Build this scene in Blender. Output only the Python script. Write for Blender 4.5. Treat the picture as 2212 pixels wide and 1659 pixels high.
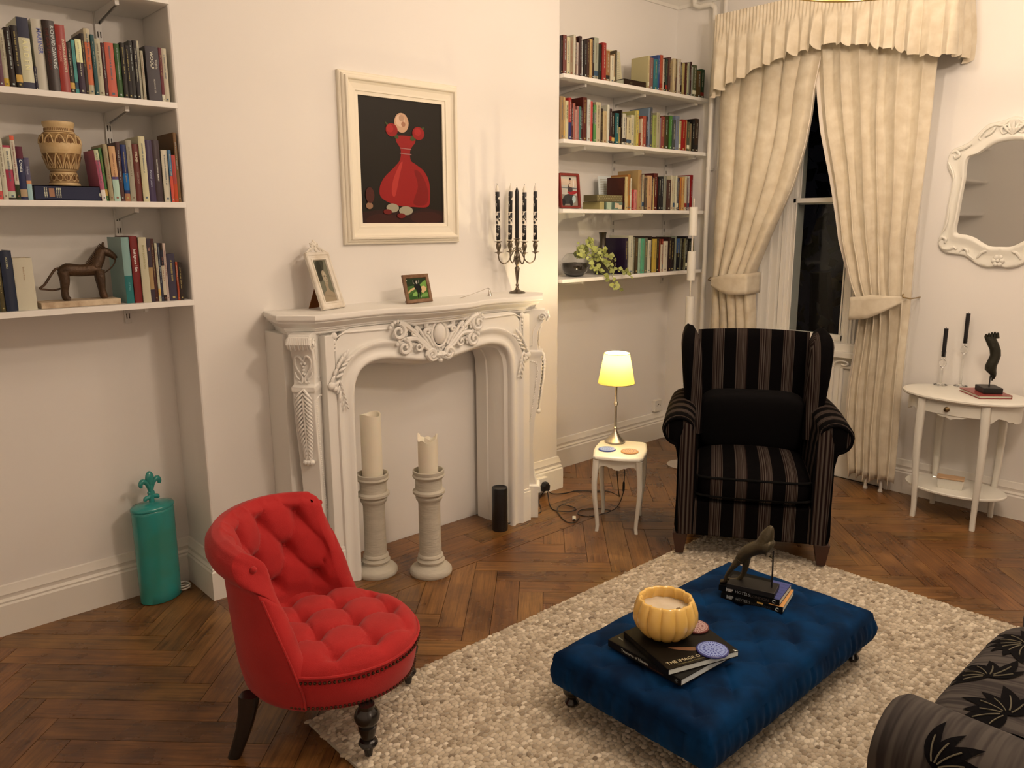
import bpy, bmesh, math, random
from mathutils import Vector, Matrix, noise
PI = math.pi
R = random.Random(7)
for o in list(bpy.data.objects):
    bpy.data.objects.remove(o)
S = bpy.context.scene
COL = S.collection

# ------------------------------------------------------------ camera
cam_d = bpy.data.cameras.new('camera')
cam = bpy.data.objects.new('camera', cam_d)
COL.objects.link(cam)
S.camera = cam
cam_d.sensor_width = 36.0
cam_d.lens = 1701.07 / 2212 * 36.0
cam_d.clip_start = 0.05
yaw, pitch, roll = math.radians(42.634), math.radians(11.492), math.radians(-0.282)
fw = Vector((math.sin(yaw) * math.cos(pitch), math.cos(yaw) * math.cos(pitch), -math.sin(pitch)))
rt = Vector((math.cos(yaw), -math.sin(yaw), 0))
up = rt.cross(fw)
rt2 = rt * math.cos(roll) + up * math.sin(roll)
up2 = -rt * math.sin(roll) + up * math.cos(roll)
M = Matrix((rt2, up2, -fw)).transposed().to_4x4()
M.translation = Vector((0, 0, 1.6))
cam.matrix_world = M

# ------------------------------------------------------------ view, world (night outside)
S.view_settings.view_transform = 'Standard'
S.view_settings.look = 'None'
S.view_settings.gamma = 1.0
S.view_settings.use_curve_mapping = False
S.view_settings.exposure = 0.0
W = bpy.data.worlds.new('night')
S.world = W
W.use_nodes = True
W.node_tree.nodes['Background'].inputs[0].default_value = (0.01, 0.009, 0.012, 1)
W.node_tree.nodes['Background'].inputs[1].default_value = 0.15

# ------------------------------------------------------------ room lamps (values)
WARM = (1.0, 0.785, 0.61)
CHAND = Vector((3.22, 1.43, 2.535))      # ring chandelier whose rim shows at the top of the frame
PEND = Vector((2.15, 0.35, 2.50))       # second ceiling pendant, above and right of the camera
STDL = Vector((1.38, -0.15, 1.12))      # lamp low beside the camera
P_CHAND, P_PEND, P_STD, P_TABLE = 46.0, 84.0, 11.0, 16.0

def lamp(name, loc, power, rad, color=WARM, parent=None):
    d = bpy.data.lights.new(name, 'POINT')
    d.energy = power
    d.color = color
    d.shadow_soft_size = rad
    o = bpy.data.objects.new(name, d)
    o.location = loc
    COL.objects.link(o)
    if parent: o.parent = parent
    return o

# ------------------------------------------------------------ helpers
def tag(o, label=None, cat=None, group=None, kind=None):
    if label: o['label'] = label
    if cat: o['category'] = cat
    if group: o['group'] = group
    if kind: o['kind'] = kind
    return o
def thing(name, label, cat, loc=(0, 0, 0), rz=0.0, group=None):
    o = bpy.data.objects.new(name, None)
    o.empty_display_size = 0.05
    COL.objects.link(o)
    o.location = loc
    o.rotation_euler = (0, 0, rz)
    return tag(o, label, cat, group)
class MB:
    """collects shapes; build() links them as ONE mesh object"""
    def __init__(s): s.v = []; s.f = []; s.m = []
    def add(s, vs, fs, mi=0):
        n = len(s.v)
        s.v += [tuple(v) for v in vs]
        s.f += [tuple(i + n for i in f) for f in fs]
        s.m += [mi] * len(fs)
        return s
    def box(s, a, b, mi=0, mat=None):
        x0, y0, z0 = a; x1, y1, z1 = b
        vs = [Vector(p) for p in ((x0,y0,z0),(x1,y0,z0),(x1,y1,z0),(x0,y1,z0),(x0,y0,z1),(x1,y0,z1),(x1,y1,z1),(x0,y1,z1))]
        if mat is not None: vs = [mat @ v for v in vs]
        return s.add(vs, [(0,3,2,1),(4,5,6,7),(0,1,5,4),(1,2,6,5),(2,3,7,6),(3,0,4,7)], mi)
    def prism(s, poly, z0, z1, mi=0, mat=None):
        n = len(poly)
        vs = [Vector((p[0], p[1], z0)) for p in poly] + [Vector((p[0], p[1], z1)) for p in poly]
        if mat is not None: vs = [mat @ v for v in vs]
        fs = [tuple(range(n - 1, -1, -1)), tuple(range(n, 2 * n))] + [(i, (i + 1) % n, n + (i + 1) % n, n + i) for i in range(n)]
        return s.add(vs, fs, mi)
    def rings(s, rings, closed=True, cap=True, mi=0):
        n = len(rings[0]); vs = [p for r in rings for p in r]; fs = []
        for k in range(len(rings) - 1):
            for i in range(n if closed else n - 1):
                j = (i + 1) % n
                fs.append((k * n + i, k * n + j, (k + 1) * n + j, (k + 1) * n + i))
        if cap and closed:
            fs.append(tuple(range(n - 1, -1, -1)))
            fs.append(tuple((len(rings) - 1) * n + i for i in range(n)))
        return s.add(vs, fs, mi)
    def lathe(s, prof, seg=24, c=(0, 0, 0), mi=0, sx=1.0, sy=1.0, mat=None, fn=None, cap=True):
        rs = []
        for r, z in prof:
            ring = []
            for i in range(seg):
                a = 2 * PI * i / seg
                k = fn(a, r, z) if fn else 1.0
                p = Vector((c[0] + r * k * sx * math.cos(a), c[1] + r * k * sy * math.sin(a), c[2] + z))
                ring.append(mat @ p if mat is not None else p)
            rs.append(ring)
        return s.rings(rs, mi=mi, cap=cap)
    def tube(s, path, rad, seg=8, mi=0, flat=None, cap=True):
        path = [Vector(p) for p in path]
        n = len(path); rr = rad if hasattr(rad, '__len__') else [rad] * n
        rs = []; prev = None
        for i in range(n):
            t = (path[min(i + 1, n - 1)] - path[max(i - 1, 0)])
            if t.length < 1e-9: t = Vector((0, 0, 1))
            t.normalize()
            if prev is None:
                u = t.cross(Vector((0, 0, 1)))
                if u.length < 1e-3: u = t.cross(Vector((1, 0, 0)))
            else:
                u = prev - t * prev.dot(t)
                if u.length < 1e-4: u = t.orthogonal()
            u.normalize(); w = t.cross(u); prev = u
            fl = flat if flat else 1.0
            rs.append([path[i] + (u * math.cos(2 * PI * k / seg) + w * math.sin(2 * PI * k / seg) * fl) * rr[i] for k in range(seg)])
        return s.rings(rs, mi=mi, cap=cap)
    def ball(s, c, r, seg=12, rings=8, sc=(1, 1, 1), mi=0, mat=None):
        rs = []
        for k in range(rings + 1):
            a = PI * k / rings
            rr = max(math.sin(a), 0.02)
            ring = []
            for i in range(seg):
                p = Vector((rr * math.cos(2 * PI * i / seg) * sc[0], rr * math.sin(2 * PI * i / seg) * sc[1], -math.cos(a) * sc[2])) * r
                if mat is not None: p = mat @ p
                ring.append(p + Vector(c))
            rs.append(ring)
        return s.rings(rs, mi=mi)
    def grid(s, fn, nu, nv, mi=0, closed_u=False):
        vs = [fn(i / (nu - (0 if closed_u else 1)), j / (nv - 1)) for j in range(nv) for i in range(nu)]
        fs = []
        for j in range(nv - 1):
            for i in range(nu if closed_u else nu - 1):
                k = (i + 1) % nu
                fs.append((j * nu + i, j * nu + k, (j + 1) * nu + k, (j + 1) * nu + i))
        return s.add(vs, fs, mi)
    def build(s, name, mats, parent=None, smooth=35, bevel=0.0, segs=2, fix=True, loc=None, rot=None):
        me = bpy.data.meshes.new(name)
        me.from_pydata(s.v, [], s.f)
        if not isinstance(mats, (list, tuple)): mats = [mats]
        for m in mats: me.materials.append(m)
        if any(s.m): me.polygons.foreach_set('material_index', s.m)
        if fix:
            bm = bmesh.new(); bm.from_mesh(me)
            bmesh.ops.recalc_face_normals(bm, faces=bm.faces)
            bm.to_mesh(me); bm.free()
        if smooth:
            me.polygons.foreach_set('use_smooth', [True] * len(me.polygons))
            me.set_sharp_from_angle(angle=math.radians(smooth))
        me.update()
        o = bpy.data.objects.new(name, me)
        COL.objects.link(o)
        if parent: o.parent = parent
        if loc: o.location = loc
        if rot: o.rotation_euler = rot
        if bevel:
            b = o.modifiers.new('bevel', 'BEVEL'); b.width = bevel; b.segments = segs; b.limit_method = 'ANGLE'
            b.angle_limit = math.radians(40); b.harden_normals = False
        return o
def copy_tree(o, parent=None):
    c = o.copy(); COL.objects.link(c)
    if parent: c.parent = parent
    for ch in list(o.children):
        if ch.type == 'LIGHT': continue
        copy_tree(ch, c)
    return c
def lerp(a, b, t): return a + (b - a) * t
def interp(tab, t):
    if t <= tab[0][0]: return tab[0][1]
    for (a, x), (b, y) in zip(tab, tab[1:]):
        if t <= b: return lerp(x, y, (t - a) / (b - a))
    return tab[-1][1]
def smoothp(pts, n=6):
    """Catmull-Rom through pts"""
    P = [Vector(p) for p in pts]; out = []
    for i in range(len(P) - 1):
        a, b, c, d = P[max(i - 1, 0)], P[i], P[i + 1], P[min(i + 2, len(P) - 1)]
        for k in range(n):
            t = k / n
            out.append(0.5 * ((2 * b) + (c - a) * t + (2 * a - 5 * b + 4 * c - d) * t * t + (-a + 3 * b - 3 * c + d) * t ** 3))
    out.append(P[-1])
    return out

# ------------------------------------------------------------ materials
def lin(h):
    c = [int(h[i:i + 2], 16) / 255 for i in (0, 2, 4)]
    return [x / 12.92 if x <= 0.04045 else ((x + 0.055) / 1.055) ** 2.4 for x in c]
def pig(h, k=1.0):
    """pigment from a colour noted under the room's warm lamps"""
    c = lin(h)
    return (min(c[0] * 1.05 * k, 0.85), min(c[1] * 1.28 * k, 0.85), min(c[2] * 1.45 * k, 0.85), 1)
_mc = {}
def mat(name, col, rough=0.6, metal=0.0, bump=0.0, bscale=60.0, var=0.0, vscale=6.0, col2=None, spec=0.5, coord='Object', sheen=0.0, stretch=(1, 1, 1), emit=None, estr=0.0, trans=0.0, coat=0.0, rand=0.0, sss=0.0):
    if name in _mc: return _mc[name]
    m = bpy.data.materials.new(name); m.use_nodes = True
    nt = m.node_tree; N = nt.nodes; L = nt.links
    b = N['Principled BSDF']
    if isinstance(col, str): col = pig(col)
    if col2 is not None and isinstance(col2, str): col2 = pig(col2)
    b.inputs['Base Color'].default_value = tuple(col[:3]) + (1,)
    b.inputs['Roughness'].default_value = rough
    b.inputs['Metallic'].default_value = metal
    b.inputs['Specular IOR Level'].default_value = spec
    if sheen:
        b.inputs['Sheen Weight'].default_value = sheen
        b.inputs['Sheen Roughness'].default_value = 0.5
    if coat: b.inputs['Coat Weight'].default_value = coat; b.inputs['Coat Roughness'].default_value = 0.08
    if trans: b.inputs['Transmission Weight'].default_value = trans
    if emit: b.inputs['Emission Color'].default_value = tuple(emit) + (1,); b.inputs['Emission Strength'].default_value = estr
    if sss: b.inputs['Subsurface Weight'].default_value = sss; b.inputs['Subsurface Radius'].default_value = (0.02, 0.01, 0.005)
    tc = N.new('ShaderNodeTexCoord'); mp = N.new('ShaderNodeMapping')
    L.new(tc.outputs[coord], mp.inputs['Vector'])
    mp.inputs['Scale'].default_value = stretch
    if var or col2 is not None:
        n = N.new('ShaderNodeTexNoise'); n.inputs['Scale'].default_value = vscale; n.inputs['Detail'].default_value = 5
        L.new(mp.outputs[0], n.inputs['Vector'])
        r = N.new('ShaderNodeValToRGB'); r.color_ramp.elements[0].position = 0.35; r.color_ramp.elements[1].position = 0.68
        c2 = col2 if col2 is not None else [x * (1 - var) for x in col[:3]]
        r.color_ramp.elements[0].color = tuple(c2[:3]) + (1,)
        r.color_ramp.elements[1].color = tuple(col[:3]) + (1,)
        L.new(n.outputs['Fac'], r.inputs[0]); L.new(r.outputs[0], b.inputs['Base Color'])
    if rand:
        oi = N.new('ShaderNodeObjectInfo'); hs = N.new('ShaderNodeHueSaturation')
        mr = N.new('ShaderNodeMapRange'); mr.inputs['To Min'].default_value = 1 - rand; mr.inputs['To Max'].default_value = 1 + rand
        L.new(oi.outputs['Random'], mr.inputs['Value']); L.new(mr.outputs[0], hs.inputs['Value'])
        src = b.inputs['Base Color'].links[0].from_socket if b.inputs['Base Color'].links else None
        if src: L.new(src, hs.inputs['Color'])
        else: hs.inputs['Color'].default_value = tuple(col[:3]) + (1,)
        L.new(hs.outputs[0], b.inputs['Base Color'])
    if bump:
        n = N.new('ShaderNodeTexNoise'); n.inputs['Scale'].default_value = bscale; n.inputs['Detail'].default_value = 4
        L.new(mp.outputs[0], n.inputs['Vector'])
        bp = N.new('ShaderNodeBump'); bp.inputs['Strength'].default_value = bump; bp.inputs['Distance'].default_value = 0.004
        L.new(n.outputs['Fac'], bp.inputs['Height']); L.new(bp.outputs[0], b.inputs['Normal'])
    _mc[name] = m
    return m
def pm(h, rough=0.55):
    return mat('ink_' + h, h, rough, spec=.2)

M_wall = mat('wall_paint', (0.84, 0.82, 0.785), 0.75, bump=0.12, bscale=9, var=0.03, vscale=2, coord='Generated')
M_trim = mat('gloss_trim', (0.82, 0.80, 0.74), 0.35, bump=0.08, bscale=14)
M_shelf = mat('shelf_white', (0.84, 0.83, 0.80), 0.45)
M_ceil = mat('ceiling_paint', (0.82, 0.80, 0.76), 0.8)
M_plast = mat('mantel_plaster', (0.84, 0.83, 0.79), 0.5, bump=0.05, bscale=40)
M_steel = mat('rail_white', (0.74, 0.73, 0.70), 0.4)
M_dark = mat('slot_dark', (0.03, 0.025, 0.02), 0.8)
M_white = mat('white_paint', (0.78, 0.77, 0.70), 0.35)
M_black = mat('black_plastic', (0.012, 0.012, 0.014), 0.35)
M_chrome = mat('chrome', (0.75, 0.72, 0.68), 0.18, metal=1.0)
M_nickel = mat('brushed_nickel', (0.62, 0.58, 0.50), 0.32, metal=1.0, bump=0.1, bscale=200)
M_glass = mat('window_glass', (0.9, 0.95, 0.95), 0.02, trans=1.0); M_glass.node_tree.nodes['Principled BSDF'].inputs['IOR'].default_value = 1.22
M_clear = mat('clear_glass', (0.97, 0.98, 0.97), 0.02, trans=1.0)
# ============================================================ ROOM SHELL
BX0, BX1, BY, AY, XR = 1.216, 3.353, 3.235, 3.515, 4.81   # breast left/right, breast face, alcove back, right wall
XL, YB, ZC = -0.95, -1.7, 3.22
def struct(o): return tag(o, kind='structure')
m = MB(); m.box((XL - .1, YB - .1, -0.10), (XR + .3, AY + .1, -0.012))
floor = struct(m.build('floor', mat('sub_floor', (0.05, 0.028, 0.014), 0.8), smooth=0))
m = MB(); m.box((XL - .1, YB - .1, ZC), (XR + .1, AY + .1, ZC + .1))
struct(m.build('ceiling', M_ceil, smooth=0))
m = MB(); m.box((XL - .1, AY, -0.1), (BX0 + .3, AY + .1, ZC)); struct(m.build('wall_alcove_left', M_wall, smooth=0))
m = MB(); m.box((BX1 - .3, AY, -0.1), (XR + .1, AY + .1, ZC)); struct(m.build('wall_alcove_right', M_wall, smooth=0))
m = MB(); m.box((BX0, BY, -0.1), (BX1, AY + .02, ZC)); struct(m.build('wall_chimney_breast', M_wall, smooth=0, bevel=0.008))
m = MB(); m.box((XL - .1, YB - .1, -0.1), (XL, AY, ZC)); struct(m.build('wall_left', M_wall, smooth=0))
m = MB(); m.box((XL, YB - .1, -0.1), (XR + .1, YB, ZC)); struct(m.build('wall_back', M_wall, smooth=0))
# right wall with the window opening  (opening Y 1.86..2.98, Z 0..2.75)
WY0, WY1, WZ1, WZ0 = 1.86, 2.98, 2.75, 0.80
m = MB()
m.box((XR, YB, -0.1), (XR + .30, WY0, ZC)); m.box((XR, WY1, -0.1), (XR + .30, AY + .1, ZC)); m.box((XR, WY0, WZ1), (XR + .30, WY1, ZC))
m.box((XR + .12, WY0, -0.1), (XR + .30, WY1, WZ0))
struct(m.build('wall_right', M_wall, smooth=0))

# skirting boards, a moulded profile swept along straight runs
SK = [(0, 0), (0.026, 0), (0.026, 0.125), (0.020, 0.132), (0.022, 0.140), (0.014, 0.150), (0.014, 0.160), (0.017, 0.167), (0.010, 0.185), (0.006, 0.200), (0, 0.203)]
def run(name, a, b, nrm, prof=SK, m0=0.0, m1=0.0, mt=None):
    """sweep prof (offset out of the wall, height) from a to b; m0/m1 mitre slopes"""
    a = Vector((a[0], a[1], 0)); b = Vector((b[0], b[1], 0)); t = (b - a).normalized(); n = Vector((nrm[0], nrm[1], 0))
    r0 = [a + n * p[0] + Vector((0, 0, p[1])) - t * p[0] * m0 for p in prof]
    r1 = [b + n * p[0] + Vector((0, 0, p[1])) + t * p[0] * m1 for p in prof]
    mb = MB(); mb.rings([r0, r1])
    return struct(mb.build(name, mt or M_trim, smooth=30))
run('baseboard_alcove_left', (XL, AY), (BX0, AY), (0, -1), m1=-1)
run('baseboard_alcove_left_return', (BX0, AY), (BX0, BY), (-1, 0), m0=-1, m1=1)
run('baseboard_breast_left', (BX0, BY), (1.50, BY), (0, -1), m0=1)
run('baseboard_breast_right', (2.99, BY), (BX1, BY), (0, -1), m1=1)
run('baseboard_alcove_right_return', (BX1, BY), (BX1, AY), (1, 0), m0=1, m1=-1)
run('baseboard_alcove_right', (BX1, AY), (XR, AY), (0, -1), m0=-1, m1=-1)
run('baseboard_right', (XR, 1.795), (XR, YB), (-1, 0))
run('baseboard_right_corner', (XR, AY), (XR, 3.06), (-1, 0), m0=-1)
run('baseboard_left', (XL, YB), (XL, AY), (1, 0), m0=-1, m1=-1)
COR = [(0, 3.04), (0.012, 3.04), (0.015, 3.06), (0.05, 3.09), (0.085, 3.14), (0.09, 3.17), (0.10, 3.18), (0.10, 3.22), (0, 3.22)]
run('trim_cornice_alcove_right', (BX1, AY), (XR, AY), (0, -1), COR, m0=-1, m1=-1)
run('trim_cornice_alcove_left', (XL, AY), (BX0, AY), (0, -1), COR, m1=-1)
run('trim_cornice_breast', (BX0, BY), (BX1, BY), (0, -1), COR, m0=1, m1=1)
run('trim_cornice_right', (XR, AY), (XR, YB), (-1, 0), COR, m0=-1)

# ------------------------------------------------------------ parquet: every board its own object
def wood(name, c1, c2, c3, rough):
    m = bpy.data.materials.new(name); m.use_nodes = True
    nt = m.node_tree; N = nt.nodes; L = nt.links; b = N['Principled BSDF']
    tc = N.new('ShaderNodeTexCoord'); oi = N.new('ShaderNodeObjectInfo')
    ad = N.new('ShaderNodeVectorMath'); ad.operation = 'ADD'
    sc = N.new('ShaderNodeVectorMath'); sc.operation = 'SCALE'; sc.inputs[0].default_value = (7.3, 3.1, 5.7)
    L.new(oi.outputs['Random'], sc.inputs['Scale']); L.new(tc.outputs['Object'], ad.inputs[0]); L.new(sc.outputs[0], ad.inputs[1])
    mp = N.new('ShaderNodeMapping'); mp.inputs['Scale'].default_value = (1.6, 30, 8); L.new(ad.outputs[0], mp.inputs[0])
    n1 = N.new('ShaderNodeTexNoise'); n1.inputs['Scale'].default_value = 2.2; n1.inputs['Detail'].default_value = 9; n1.inputs['Roughness'].default_value = 0.7; n1.inputs['Distortion'].default_value = 0.6
    L.new(mp.outputs[0], n1.inputs['Vector'])
    n2 = N.new('ShaderNodeTexNoise'); n2.inputs['Scale'].default_value = 5.0; n2.inputs['Detail'].default_value = 6
    L.new(ad.outputs[0], n2.inputs['Vector'])
    r = N.new('ShaderNodeValToRGB'); e = r.color_ramp.elements
    e[0].position = 0.30; e[0].color = c3 + (1,); e[1].position = 0.72; e[1].color = c1 + (1,)
    k = e.new(0.5); k.color = c2 + (1,)
    L.new(n1.outputs['Fac'], r.inputs[0])
    mx = N.new('ShaderNodeMix'); mx.data_type = 'RGBA'; mx.blend_type = 'MULTIPLY'
    r2 = N.new('ShaderNodeValToRGB'); r2.color_ramp.elements[0].position = 0.30; r2.color_ramp.elements[1].position = 0.62
    r2.color_ramp.elements[0].color = (0.50, 0.44, 0.42, 1); r2.color_ramp.elements[1].color = (1, 1, 1, 1)
    L.new(n2.outputs['Fac'], r2.inputs[0]); mx.inputs['Factor'].default_value = 0.9
    L.new(r.outputs[0], mx.inputs['A']); L.new(r2.outputs[0], mx.inputs['B'])
    hs = N.new('ShaderNodeHueSaturation'); mr = N.new('ShaderNodeMapRange'); mr.inputs['To Min'].default_value = 0.84; mr.inputs['To Max'].default_value = 1.14
    L.new(oi.outputs['Random'], mr.inputs['Value']); L.new(mr.outputs[0], hs.inputs['Value'])
    mr2 = N.new('ShaderNodeMapRange'); mr2.inputs['To Min'].default_value = 0.494; mr2.inputs['To Max'].default_value = 0.507
    ml = N.new('ShaderNodeMath'); ml.operation = 'FRACT'; ml2 = N.new('ShaderNodeMath'); ml2.operation = 'MULTIPLY'; ml2.inputs[1].default_value = 13.7
    L.new(oi.outputs['Random'], ml2.inputs[0]); L.new(ml2.outputs[0], ml.inputs[0]); L.new(ml.outputs[0], mr2.inputs['Value']); L.new(mr2.outputs[0], hs.inputs['Hue'])
    ge = N.new('ShaderNodeNewGeometry'); n3 = N.new('ShaderNodeTexNoise'); n3.inputs['Scale'].default_value = 2.6; n3.inputs['Detail'].default_value = 7; n3.inputs['Roughness'].default_value = .65
    L.new(ge.outputs['Position'], n3.inputs['Vector']); r3 = N.new('ShaderNodeValToRGB'); r3.color_ramp.elements[0].position = .36; r3.color_ramp.elements[1].position = .60
    r3.color_ramp.elements[0].color = (.52, .46, .42, 1); r3.color_ramp.elements[1].color = (1, 1, 1, 1); L.new(n3.outputs['Fac'], r3.inputs[0])
    m3 = N.new('ShaderNodeMix'); m3.data_type = 'RGBA'; m3.blend_type = 'MULTIPLY'; m3.inputs['Factor'].default_value = .8; L.new(mx.outputs['Result'], m3.inputs['A']); L.new(r3.outputs[0], m3.inputs['B']); mx = m3
    L.new(mx.outputs['Result'], hs.inputs['Color']); L.new(hs.outputs[0], b.inputs['Base Color'])
    rr = N.new('ShaderNodeMapRange'); rr.inputs['To Min'].default_value = rough - .06; rr.inputs['To Max'].default_value = rough + .16
    L.new(n2.outputs['Fac'], rr.inputs['Value']); L.new(rr.outputs[0], b.inputs['Roughness'])
    bp = N.new('ShaderNodeBump'); bp.inputs['Strength'].default_value = 0.25; bp.inputs['Distance'].default_value = 0.002
    L.new(n1.outputs['Fac'], bp.inputs['Height']); L.new(bp.outputs[0], b.inputs['Normal'])
    return m
M_plank = wood('parquet_oak', (0.38, 0.190, 0.060), (0.255, 0.122, 0.037), (0.105, 0.048, 0.015), 0.24)
def clip(poly, axis, val, keep_less):
    out = []
    for i in range(len(poly)):
        a, b = poly[i], poly[(i + 1) % len(poly)]
        ia = (a[axis] <= val) == keep_less; ib = (b[axis] <= val) == keep_less
        if ia: out.append(a)
        if ia != ib:
            t = (val - a[axis]) / (b[axis] - a[axis]); out.append((a[0] + (b[0] - a[0]) * t, a[1] + (b[1] - a[1]) * t))
    return out
PW, PL, GAP = 0.107, 0.642, 0.0010
c45 = math.sqrt(.5)
def uv2xy(u, v): return ((u - v) * c45, (u + v) * c45)
boards = []
for i in range(-60, 80):
    for mm in range(-6, 8):
        for hv in (0, 1):
            u0 = i * PW + 2 * PL * mm; v0 = i * PW
            r_ = (u0, v0, u0 + PL, v0 + PW) if hv == 0 else (u0 - PW, v0, u0, v0 + PL)
            # +0.03 shifts the lattice to the joints read off the photograph
            q = [uv2xy(r_[0] + GAP + .03, r_[1] + GAP), uv2xy(r_[2] - GAP + .03, r_[1] + GAP), uv2xy(r_[2] - GAP + .03, r_[3] - GAP), uv2xy(r_[0] + GAP + .03, r_[3] - GAP)]
            cx = sum(p[0] for p in q) / 4; cy = sum(p[1] for p in q) / 4
            if cx < XL - .4 or cx > XR + .4 or cy < YB - .4 or cy > AY + .4: continue
            boards.append((q, hv, cx, cy))
def pieces(q):
    q = clip(clip(clip(q, 0, XR - .012, True), 0, XL + .012, False), 1, YB + .012, False)
    out = []
    if len(q) < 3: return out
    a = clip(q, 1, 2.738, True)
    if len(a) > 2: out.append(a)
    b = clip(q, 1, 2.738, False)
    if len(b) > 2:
        b = clip(b, 1, AY - .012, True)
        if len(b) > 2:
            l = clip(b, 0, 1.196, True); r_ = clip(b, 0, 3.372, False)
            if len(l) > 2: out.append(l)
            if len(r_) > 2: out.append(r_)
    return out
def infront(x, y):
    d = Vector((x, y, -1.6)); z = d.dot(fw)
    if z < .2: return False
    return abs(d.dot(rt2) / z) < .70 and -.56 < d.dot(up2) / z < .5
vis, rest = [], []
for q, hv, cx, cy in boards:
    ps = pieces(q)
    if not ps: continue
    under = 1.2 < cx < 3.3 and 0.6 < cy < 2.0     # under the rug
    (vis if (infront(cx, cy) and not under) else rest).append((ps, hv, cx, cy))
vis.sort(key=lambda t: t[2] ** 2 + t[3] ** 2)
rest += vis[288:]; vis = vis[:288]
def plank(ps, hv, cx, cy):
    ang = PI / 4 if hv == 0 else 3 * PI / 4
    ca, sa = math.cos(-ang), math.sin(-ang)
    mb = MB(); h = R.uniform(-.0006, .0)
    for p in ps:
        mb.prism([((x - cx) * ca - (y - cy) * sa, (x - cx) * sa + (y - cy) * ca) for x, y in p], -.012, h)
    return mb.build('plank', M_plank, floor, smooth=0, loc=(cx, cy, 0), rot=(0, 0, ang))
for b_ in vis: plank(*b_)
for hv_ in (0, 1):
    ang = PI / 4 if hv_ == 0 else 3 * PI / 4
    ca, sa = math.cos(-ang), math.sin(-ang)
    mb = MB()
    for ps, hv, cx, cy in rest:
        if hv == hv_:
            for p in ps: mb.prism([(x * ca - y * sa, x * sa + y * ca) for x, y in p], -.012, 0)
    tag(mb.build('planks', M_plank, floor, smooth=0, rot=(0, 0, ang)), kind='stuff')
# straight border boards along the hearth
for y0, y1, cuts in ((2.740, 2.890, (1.196, 1.95, 3.372)), (2.890, 3.045, (1.196, 2.45, 3.372)), (3.045, 3.225, (1.196, 2.2, 3.372))):
    for x0, x1 in zip(cuts, cuts[1:]):
        mb = MB(); cx, cy = (x0 + x1) / 2, (y0 + y1) / 2
        mb.box((x0 - cx + GAP, y0 - cy + GAP, -.012), (x1 - cx - GAP, y1 - cy - GAP, 0.0))
        mb.build('plank', M_plank, floor, smooth=0, loc=(cx, cy, 0))

# ------------------------------------------------------------ window (sashes, mullion, glass, panelled apron)
win = thing('window_1', 'white painted sash window with narrow side light, dark night outside', 'window', (XR, 2.42, 0))
win['kind'] = 'structure'
del win['label'], win['category']
def wbox(name, a, b, mt=M_trim, bev=0.004):
    mb = MB(); mb.box((a[0] - XR, a[1] - 2.42, a[2]), (b[0] - XR, b[1] - 2.42, b[2]))
    return mb.build(name, mt, win, smooth=0, bevel=bev)
for k, (y0, y1) in enumerate(((WY1 - .0, WY1 + .10), (1.79, WY0))):   # architraves
    mb = MB(); s_ = 1 if k == 0 else -1
    for (o0, o1, d) in ((0, .07, .022), (.008, .055, .030), (.02, .04, .036)):
        mb.box((-d, min(y0, y1) + (o0 if k == 0 else .07 - o1) - 2.42, 0), (0, min(y0, y1) + (o1 if k == 0 else .07 - o0) - 2.42, WZ1 + .05))
    mb.build('architrave', M_trim, win, smooth=0, bevel=0.003)
# left reveal: stepped mouldings and shutter panel
for k, (y, x0, x1) in enumerate(((2.98, 0, .30), (2.93, .02, .30), (2.885, .05, .30), (2.845, .03, .30), (2.80, .07, .30), (2.755, .09, .30), (2.70, .12, .30), (2.675, .14, .30))):
    wbox('reveal_panel', (XR + x0, y - .052 if k < 6 else y - .03, WZ0 + .06), (XR + x1, y, WZ1))
# sashes: centre light Y 2.62-2.24, right light Y 2.18-1.92
def sash(y0, y1, z0, z1, x, stile):
    mb = MB()
    mb.box((x, y0 - 2.42, z0), (x + .04, y0 + stile - 2.42, z1)); mb.box((x, y1 - stile - 2.42, z0), (x + .04, y1 - 2.42, z1))
    mb.box((x, y0 - 2.42, z0), (x + .04, y1 - 2.42, z0 + stile * 1.3)); mb.box((x, y0 - 2.42, z1 - stile), (x + .04, y1 - 2.42, z1))
    mb.box((x - .008, y0 + stile - 2.42, z0 + stile * 1.3), (x, y0 + stile + .01 - 2.42, z1 - stile)); mb.box((x - .008, y1 - stile - .01 - 2.42, z0 + stile * 1.3), (x, y1 - stile - 2.42, z1 - stile))
    fr = mb.build('sash', M_trim, win, smooth=0, bevel=0.003)
    g = MB(); g.box((x + .018, y0 + stile - 2.42, z0 + stile), (x + .021, y1 - stile - 2.42, z1 - stile)); g.build('pane', M_glass, fr, smooth=0)
ZM = 1.735
sash(2.235, 2.655, ZM - .02, WZ1, .19, .030); sash(2.235, 2.655, WZ0 + .05, ZM + .02, .145, .030)
sash(1.88, 2.155, ZM - .02, WZ1, .19, .026); sash(1.88, 2.155, WZ0 + .05, ZM + .02, .145, .026)
for y0, y1, x0 in ((2.155, 2.235, .10), (2.17, 2.215, .085), (2.185, 2.20, .078)):
    wbox('mullion', (XR + x0, y0, WZ0 + .04), (XR + .28, y1, WZ1))
wbox('sill', (XR + .03, WY0, WZ0), (XR + .30, WY1, WZ0 + .05))
wbox('sill_nosing', (XR - .015, WY0, WZ0 - .03), (XR + .14, WY1, WZ0 + .005))
wbox('apron_panel', (XR + .03, WY0, 0), (XR + .14, WY1, WZ0 - .03))
for y0, y1 in ((1.90, 2.19), (2.23, 2.60), (2.64, 2.94)):
    for a, b in (((y0, .25), (y1, .27)), ((y0, .70), (y1, .72)), ((y0, .27), (y0 + .02, .70)), ((y1 - .02, .27), (y1, .70))):
        wbox('panel_moulding', (XR + .015, a[0], a[1]), (XR + .03, b[0], b[1]))
wbox('window_skirting', (XR - .0, WY0, 0), (XR + .03, WY1, .20))
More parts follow.
